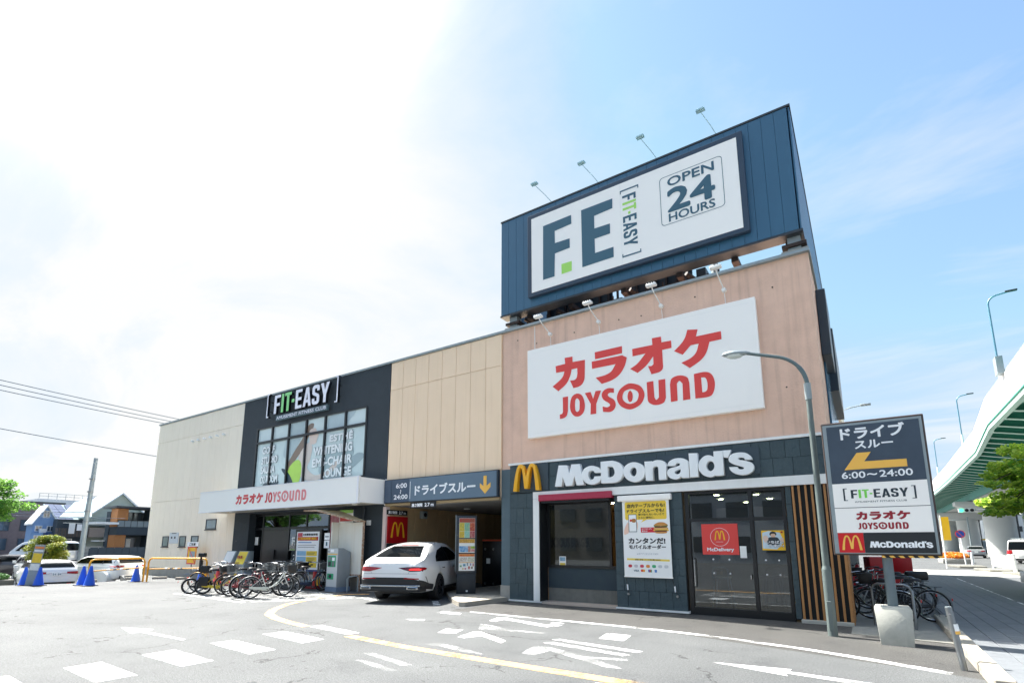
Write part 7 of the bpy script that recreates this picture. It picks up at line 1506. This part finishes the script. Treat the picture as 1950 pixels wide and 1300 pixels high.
for k in range(60):
    y = 12 + k * 2.4; x = interp(edge, y) if False else next((e0[0] + (e1[0] - e0[0]) * (y - e0[1]) / (e1[1] - e0[1])) for e0, e1 in zip(edge, edge[1:]) if e0[1] <= y <= e1[1])
    MB().add([(x + .3, y, 9.1), (x + 3.3, y, 8.5), (x + 3.3, y + .12, 8.5), (x + .3, y + .12, 9.1), (x + .3, y, 9.34), (x + 3.3, y, 9.34), (x + 3.3, y + .12, 9.34), (x + .3, y + .12, 9.34)], [(0, 3, 2, 1), (4, 5, 6, 7), (0, 1, 5, 4), (1, 2, 6, 5), (2, 3, 7, 6), (3, 0, 4, 7)]).build('cross_beam', m_girderl if False else m_girder, VD)
    bx('beam_flange', m_girderl, VD, x + .3, x + 3.3, y - .10, y + .22, 8.745, 8.785).rotation_euler[1] = math.atan2(.6, 3.0); VD.children[-1]
for y, x, r_ in ((85, 15.4, 1.7), (118, 16, 1.6), (158, 17.2, 1.7), (40, 14.2, 1.6)):
    if y == 40: continue
    MB().cyl((x, y, 0), (x, y, 6.2), r_, n=28).build('pier', m_viadc, VD, smooth=50)
    MB().prism_y([(x - 4.6, 7.0), (x - 4.6, 7.55), (x + 6, 7.55), (x + 6, 7.0), (x + 2, 6.0), (x - 2, 6.0)], y - 1.3, y + 1.3).build('pier_cap', m_viadc, VD, bevel=.08)
    MB().cyl((x + 1.5, y - r_ - .2, 0), (x + 1.5, y - r_ - .2, 6), .1, n=8).build('drain_pipe', m_dgrey, VD)
hl0 = None
for k, (x, y, l) in enumerate(((7.3, 26.7, 'nearest and tallest highway lamp above the white parapet'), (8.7, 53.2, 'second highway lamp along the parapet'), (9.1, 79.9, 'third highway lamp along the parapet, smallest in view'))):
    t = thing('highway_lamp', l, 'street lamp', (x, y, 11.0), group='lamps along the elevated highway')
    MB().cyl((0, 0, 0), (0, 0, 1.2), .09, n=12).build('base', m_parapet, t, smooth=50)
    pts = [(0, 0, 1.2), (0, 0, 4.6)] + [(.5 * (1 - math.cos(R(a))), 0, 4.6 + .5 * math.sin(R(a))) for a in (20, 40, 60, 80)] + [(.9, 0, 5.16)]
    MB().tube(pts, .05, n=8).build('pole', mat('blue_grey_pole', '#5d8ba0', .4, metal=.3), t, smooth=60); MB().box(.8, 1.35, -.1, .1, 5.14, 5.24).build('lamp_head', m_dgrey, t, bevel=.03)
bx('service_box', m_galv, VD, 6.95, 7.25, 25.2, 25.9, 11.0, 12.0)
# street furniture
t = thing('no_parking_sign', 'round blue no parking sign with red rim on a white leaning post', 'road sign', (6.5, 43.8, 0)); MB().cyl((0, 0, 0), (-.12, 0, 2.6), .05, n=10).build('post', m_parapet, t)
MB().cyl((-.11, -.06, 2.45), (-.11, -.09, 2.45), .33, n=28).build('disc', m_red, t, smooth=40); MB().cyl((-.11, -.092, 2.45), (-.11, -.1, 2.45), .265, n=28).build('blue_face', mat('sign_blue', '#2f57b5', .4), t, smooth=40)
MB().prism_y([(-.33, 2.65), (-.29, 2.69), (.07, 2.25), (.03, 2.21)], -.11, -.102).build('diagonal', m_red, t)
t = thing('white_street_lamp', 'white street lamp with a short arm behind the no parking sign', 'street lamp', (8.4, 78, 0)); MB().tube([(0, 0, 0), (-.1, 0, 4.9), (-.25, 0, 5.4), (-.9, 0, 5.55)], .09, n=8).build('pole', m_parapet, t, smooth=60); MB().box(-1.8, -.8, -.15, .15, 5.5, 5.62).build('lamp_head', m_parapet, t, bevel=.03)
def tlight(x, y, z, l):
    t = thing('traffic_light', l, 'traffic light', (x, y, 0), group='traffic lights under the highway')
    bx('housing', m_parapet, t, -.7, .7, -.12, .12, z - .22, z + .22); 
    for k, m in enumerate((mat('signal_green', '#4fd39a', .4, emit='#30e090', estr=1.0), m_black, m_black)): MB().cyl((-.45 + k * .45, -.13, z), (-.45 + k * .45, -.2, z), .17, n=16).build('lens', m, t)
    MB().cyl((.7, 0, z), (4.5, 0, z + .1), .05).build('arm', m_galv, t); MB().cyl((4.5, 0, 0), (4.5, 0, z + .5), .12).build('post', m_galv, t)
tlight(9.4, 63, 5.3, 'green and white traffic light below the pier cap'); tlight(8.8, 95, 5.3, 'smaller far traffic light left of the white street lamp')
t = thing('yellow_banner', 'narrow yellow vertical banner right behind the pylon sign', 'banner', (4.35, 34, 0)); MB().cyl((0, 0, 0), (0, 0, 3.6), .04).build('post', m_parapet, t); bx('cloth', m_yellow, t, -.05, .45, -.02, .02, 1.9, 3.5)
t = thing('flower_bed', 'raised grey planter filled with orange and yellow flowers', 'flower bed', (6.2, 47.5, 0)); MB().box(-1.0, .9, -1.9, 1.9, 0, .42).build('planter', m_concrete, t, bevel=.04); leaves([((-.05, 0, .62), (1.0, 1.95, .32))], 7000, .12, 8, .9).build('flowers', m_flower, t)
for k, (x, y, l) in enumerate(((6.75, 42.3, 'short white marker post right of the no parking sign'),)):
    t = thing('marker_post', l, 'post', (x, y, 0)); MB().cyl((0, 0, 0), (0, 0, 1.0), .09, n=10).build('post', m_parapet, t)
t = thing('guard_fence', 'white panelled guard fence between pavement and road', 'fence', (6.8, 31.6, 0))
for y in (-3.6, 2.6): MB().cyl((0, y, 0), (0, y, 1.05), .09, n=12).build('post', m_parapet, t)
for k in range(8): bx('fence_panel', m_parapet, t, -.03, .03, -3.45 + k * .75, -2.75 + k * .75, .2, .95)
for y in (-3.4, -.8, 1.9): bx('rail_cap', m_parapet, t, -.05, .05, y, y + .6, .955, .99)
for k, (a, l) in enumerate((((4.9, 36.2), 'low concrete kerb island nearest the flower planter'), ((5.6, 30.2), 'low concrete kerb island before the white guard fence'), ((6.2, 25.5), 'low concrete kerb strip at the driveway edge'))):
    q = MB().prism([(a[0] - .2, a[1] + 1.2), (a[0] + .2, a[1] - 1.5), (a[0] + 1.6, a[1] - 1.8), (a[0] + 1.7, a[1] + 1.0)], 0, .16).build('kerb_island', m_dkconcrete, bevel=.04); tag(q, l, 'kerb', 'low kerb islands by the driveway')
pl = thing('dark_planter', 'dark planter with trailing leaves at the right edge of the pavement', 'planter', (5.75, 15.5, .055)); MB().box(-.5, 1.2, -2.5, 2.5, 0, .45).build('box', m_dgrey, pl, bevel=.03); leaves([((.1, 0, .55), (.7, 2.4, .3))], 5000, .09, 12, .9).build('foliage', m_hedge, pl)
# street tree reaching in from the right
rnd = random.Random(21); cl_ = []
for k in range(130):
    a = rnd.uniform(0, 2 * math.pi); rr = 3.2 * math.sqrt(rnd.uniform(.02, 1)); h = rnd.uniform(0, 1)
    rr *= (1.0 - .35 * abs(h - .4)); cl_.append(((6.25 + rr * math.cos(a), 10.2 + rr * math.sin(a), 2.55 + 2.5 * h - .12 * rr), (.5, .5, .20)))
cl_ += [((3.6, 9.0, 3.45), (.45, .45, .1)), ((3.3, 8.6, 3.5), (.35, .4, .08)), ((3.4, 8.8, 2.6), (.4, .5, .12)), ((3.8, 8.8, 2.9), (.5, .5, .12))]
tree('maple_tree', 'green street tree whose layered branches reach in from the right edge', 'tree', (6.4, 10.3, 0), [(6.4, 10.3, 0), (6.35, 10.25, 1.5), (6.3, 10.2, 2.7), (6.2, 10.2, 3.8), (6.2, 10.3, 4.7)], cl_, 36000, .12, m_maple, 22, flat=.75, maple=True)
# far white buildings and street scene under the viaduct
fb = []
for k, (x, y, w, d, z, c, l) in enumerate(((13, 215, 24, 20, 13, '#dfe2e2', 'large white building far behind the highway piers'), (40, 205, 22, 20, 17, '#e6e6e2', 'tall pale building right of the big white one far away'), (24, 150, 9, 8, 8, '#d5d8d8', 'smaller white shop building between the piers'), (-4, 240, 14, 20, 10, '#c9cfd2', 'grey far building at the end of the street'), (30, 120, 10, 9, 9, '#e8e8e4', 'white building behind the white van'))):
    h = thing('distant_building', l, 'building', (x, y, 0), group='pale buildings far down the street'); m = mat('far' + c.strip('#'), c, .7, var=.1, vscale=.2); bx('wall', m, h, 0, w, 0, d, 0, z); bx('parapet', m_galv, h, -.1, w + .1, -.1, d, z, z + .3)
    for i in range(int(w / 3)):
        for j in range(int(z / 3.2)):
            f = bx('window', m_dgrey, h, .8 + i * 3, 2.3 + i * 3, -.06, 0, 1.2 + j * 3.2, 2.4 + j * 3.2)
            bx('window', m_dgrey, h, -.06, 0, 1 + i * 2, 2 + i * 2, 1.2 + j * 3.2, 2.4 + j * 3.2) if i < 4 else None
t = thing('yellow_striped_fence', 'long low fence with yellow rail across the street far away', 'fence', (10, 175, 0)); bx('rail', m_yellow, t, 0, 45, 0, .2, 2.6, 3.0); bx('panel', m_galv, t, 0, 45, .05, .15, 0.3, 2.4)
for k in range(16): bx('post', m_dgrey, t, k * 3.0, k * 3.0 + .2, -.05, .25, 0, 3.2)
for k, (x, y, rz, p, l) in enumerate(((20.5, 128, 80, m_kei, 'pale far car between the highway piers'), (25, 122, 95, m_dkvan, 'dark far car between the highway piers'), (22, 108, 90, m_silver, 'silver far car parked under the highway'))): simple_car('far_car', l, (x, y, 0), rz, 4.2, 1.7, 1.5, 'wagon', p)
# shops across the street behind the viewpoint, seen as reflections in the glass
m_mirr = mat('blue_shop_band', '#2c5aa8', .5)
for k, (x, w, z, c, l) in enumerate(((-34, 16, 8, '#8c8780', 'grey brown building across the street behind the viewpoint'), (-17, 14, 6, '#c9cdd0', 'white low shop across the street behind the viewpoint'), (-2, 15, 10, '#6f6a66', 'dark apartment building across the street behind the viewpoint'), (14, 16, 7.5, '#a59a8c', 'beige building across the street behind the viewpoint'), (-54, 19, 9, '#7f8488', 'grey warehouse across the street behind the viewpoint'))):
    h = thing('opposite_building', l, 'building', (x, -36, 0), group='buildings across the street'); m = mat('opp' + c.strip('#'), c, .8, var=.3, vscale=.4); m_ow = mat('opposite_window', '#5d6468', .4); bx('wall', m, h, 0, w, -10, 0, 0, z); bx('parapet', m_dgrey, h, -.1, w + .1, -10, .1, z, z + .3)
    for i in range(int(w / 3)):
        for j in range(int(z / 3)): bx('window', m_ow, h, .8 + i * 3, 2.6 + i * 3, 0, .06, .9 + j * 3, 2.3 + j * 3)
    if k == 9: bx('shop_band', m_mirr, h, 0, w, .07, .5, 2.9, 3.8)
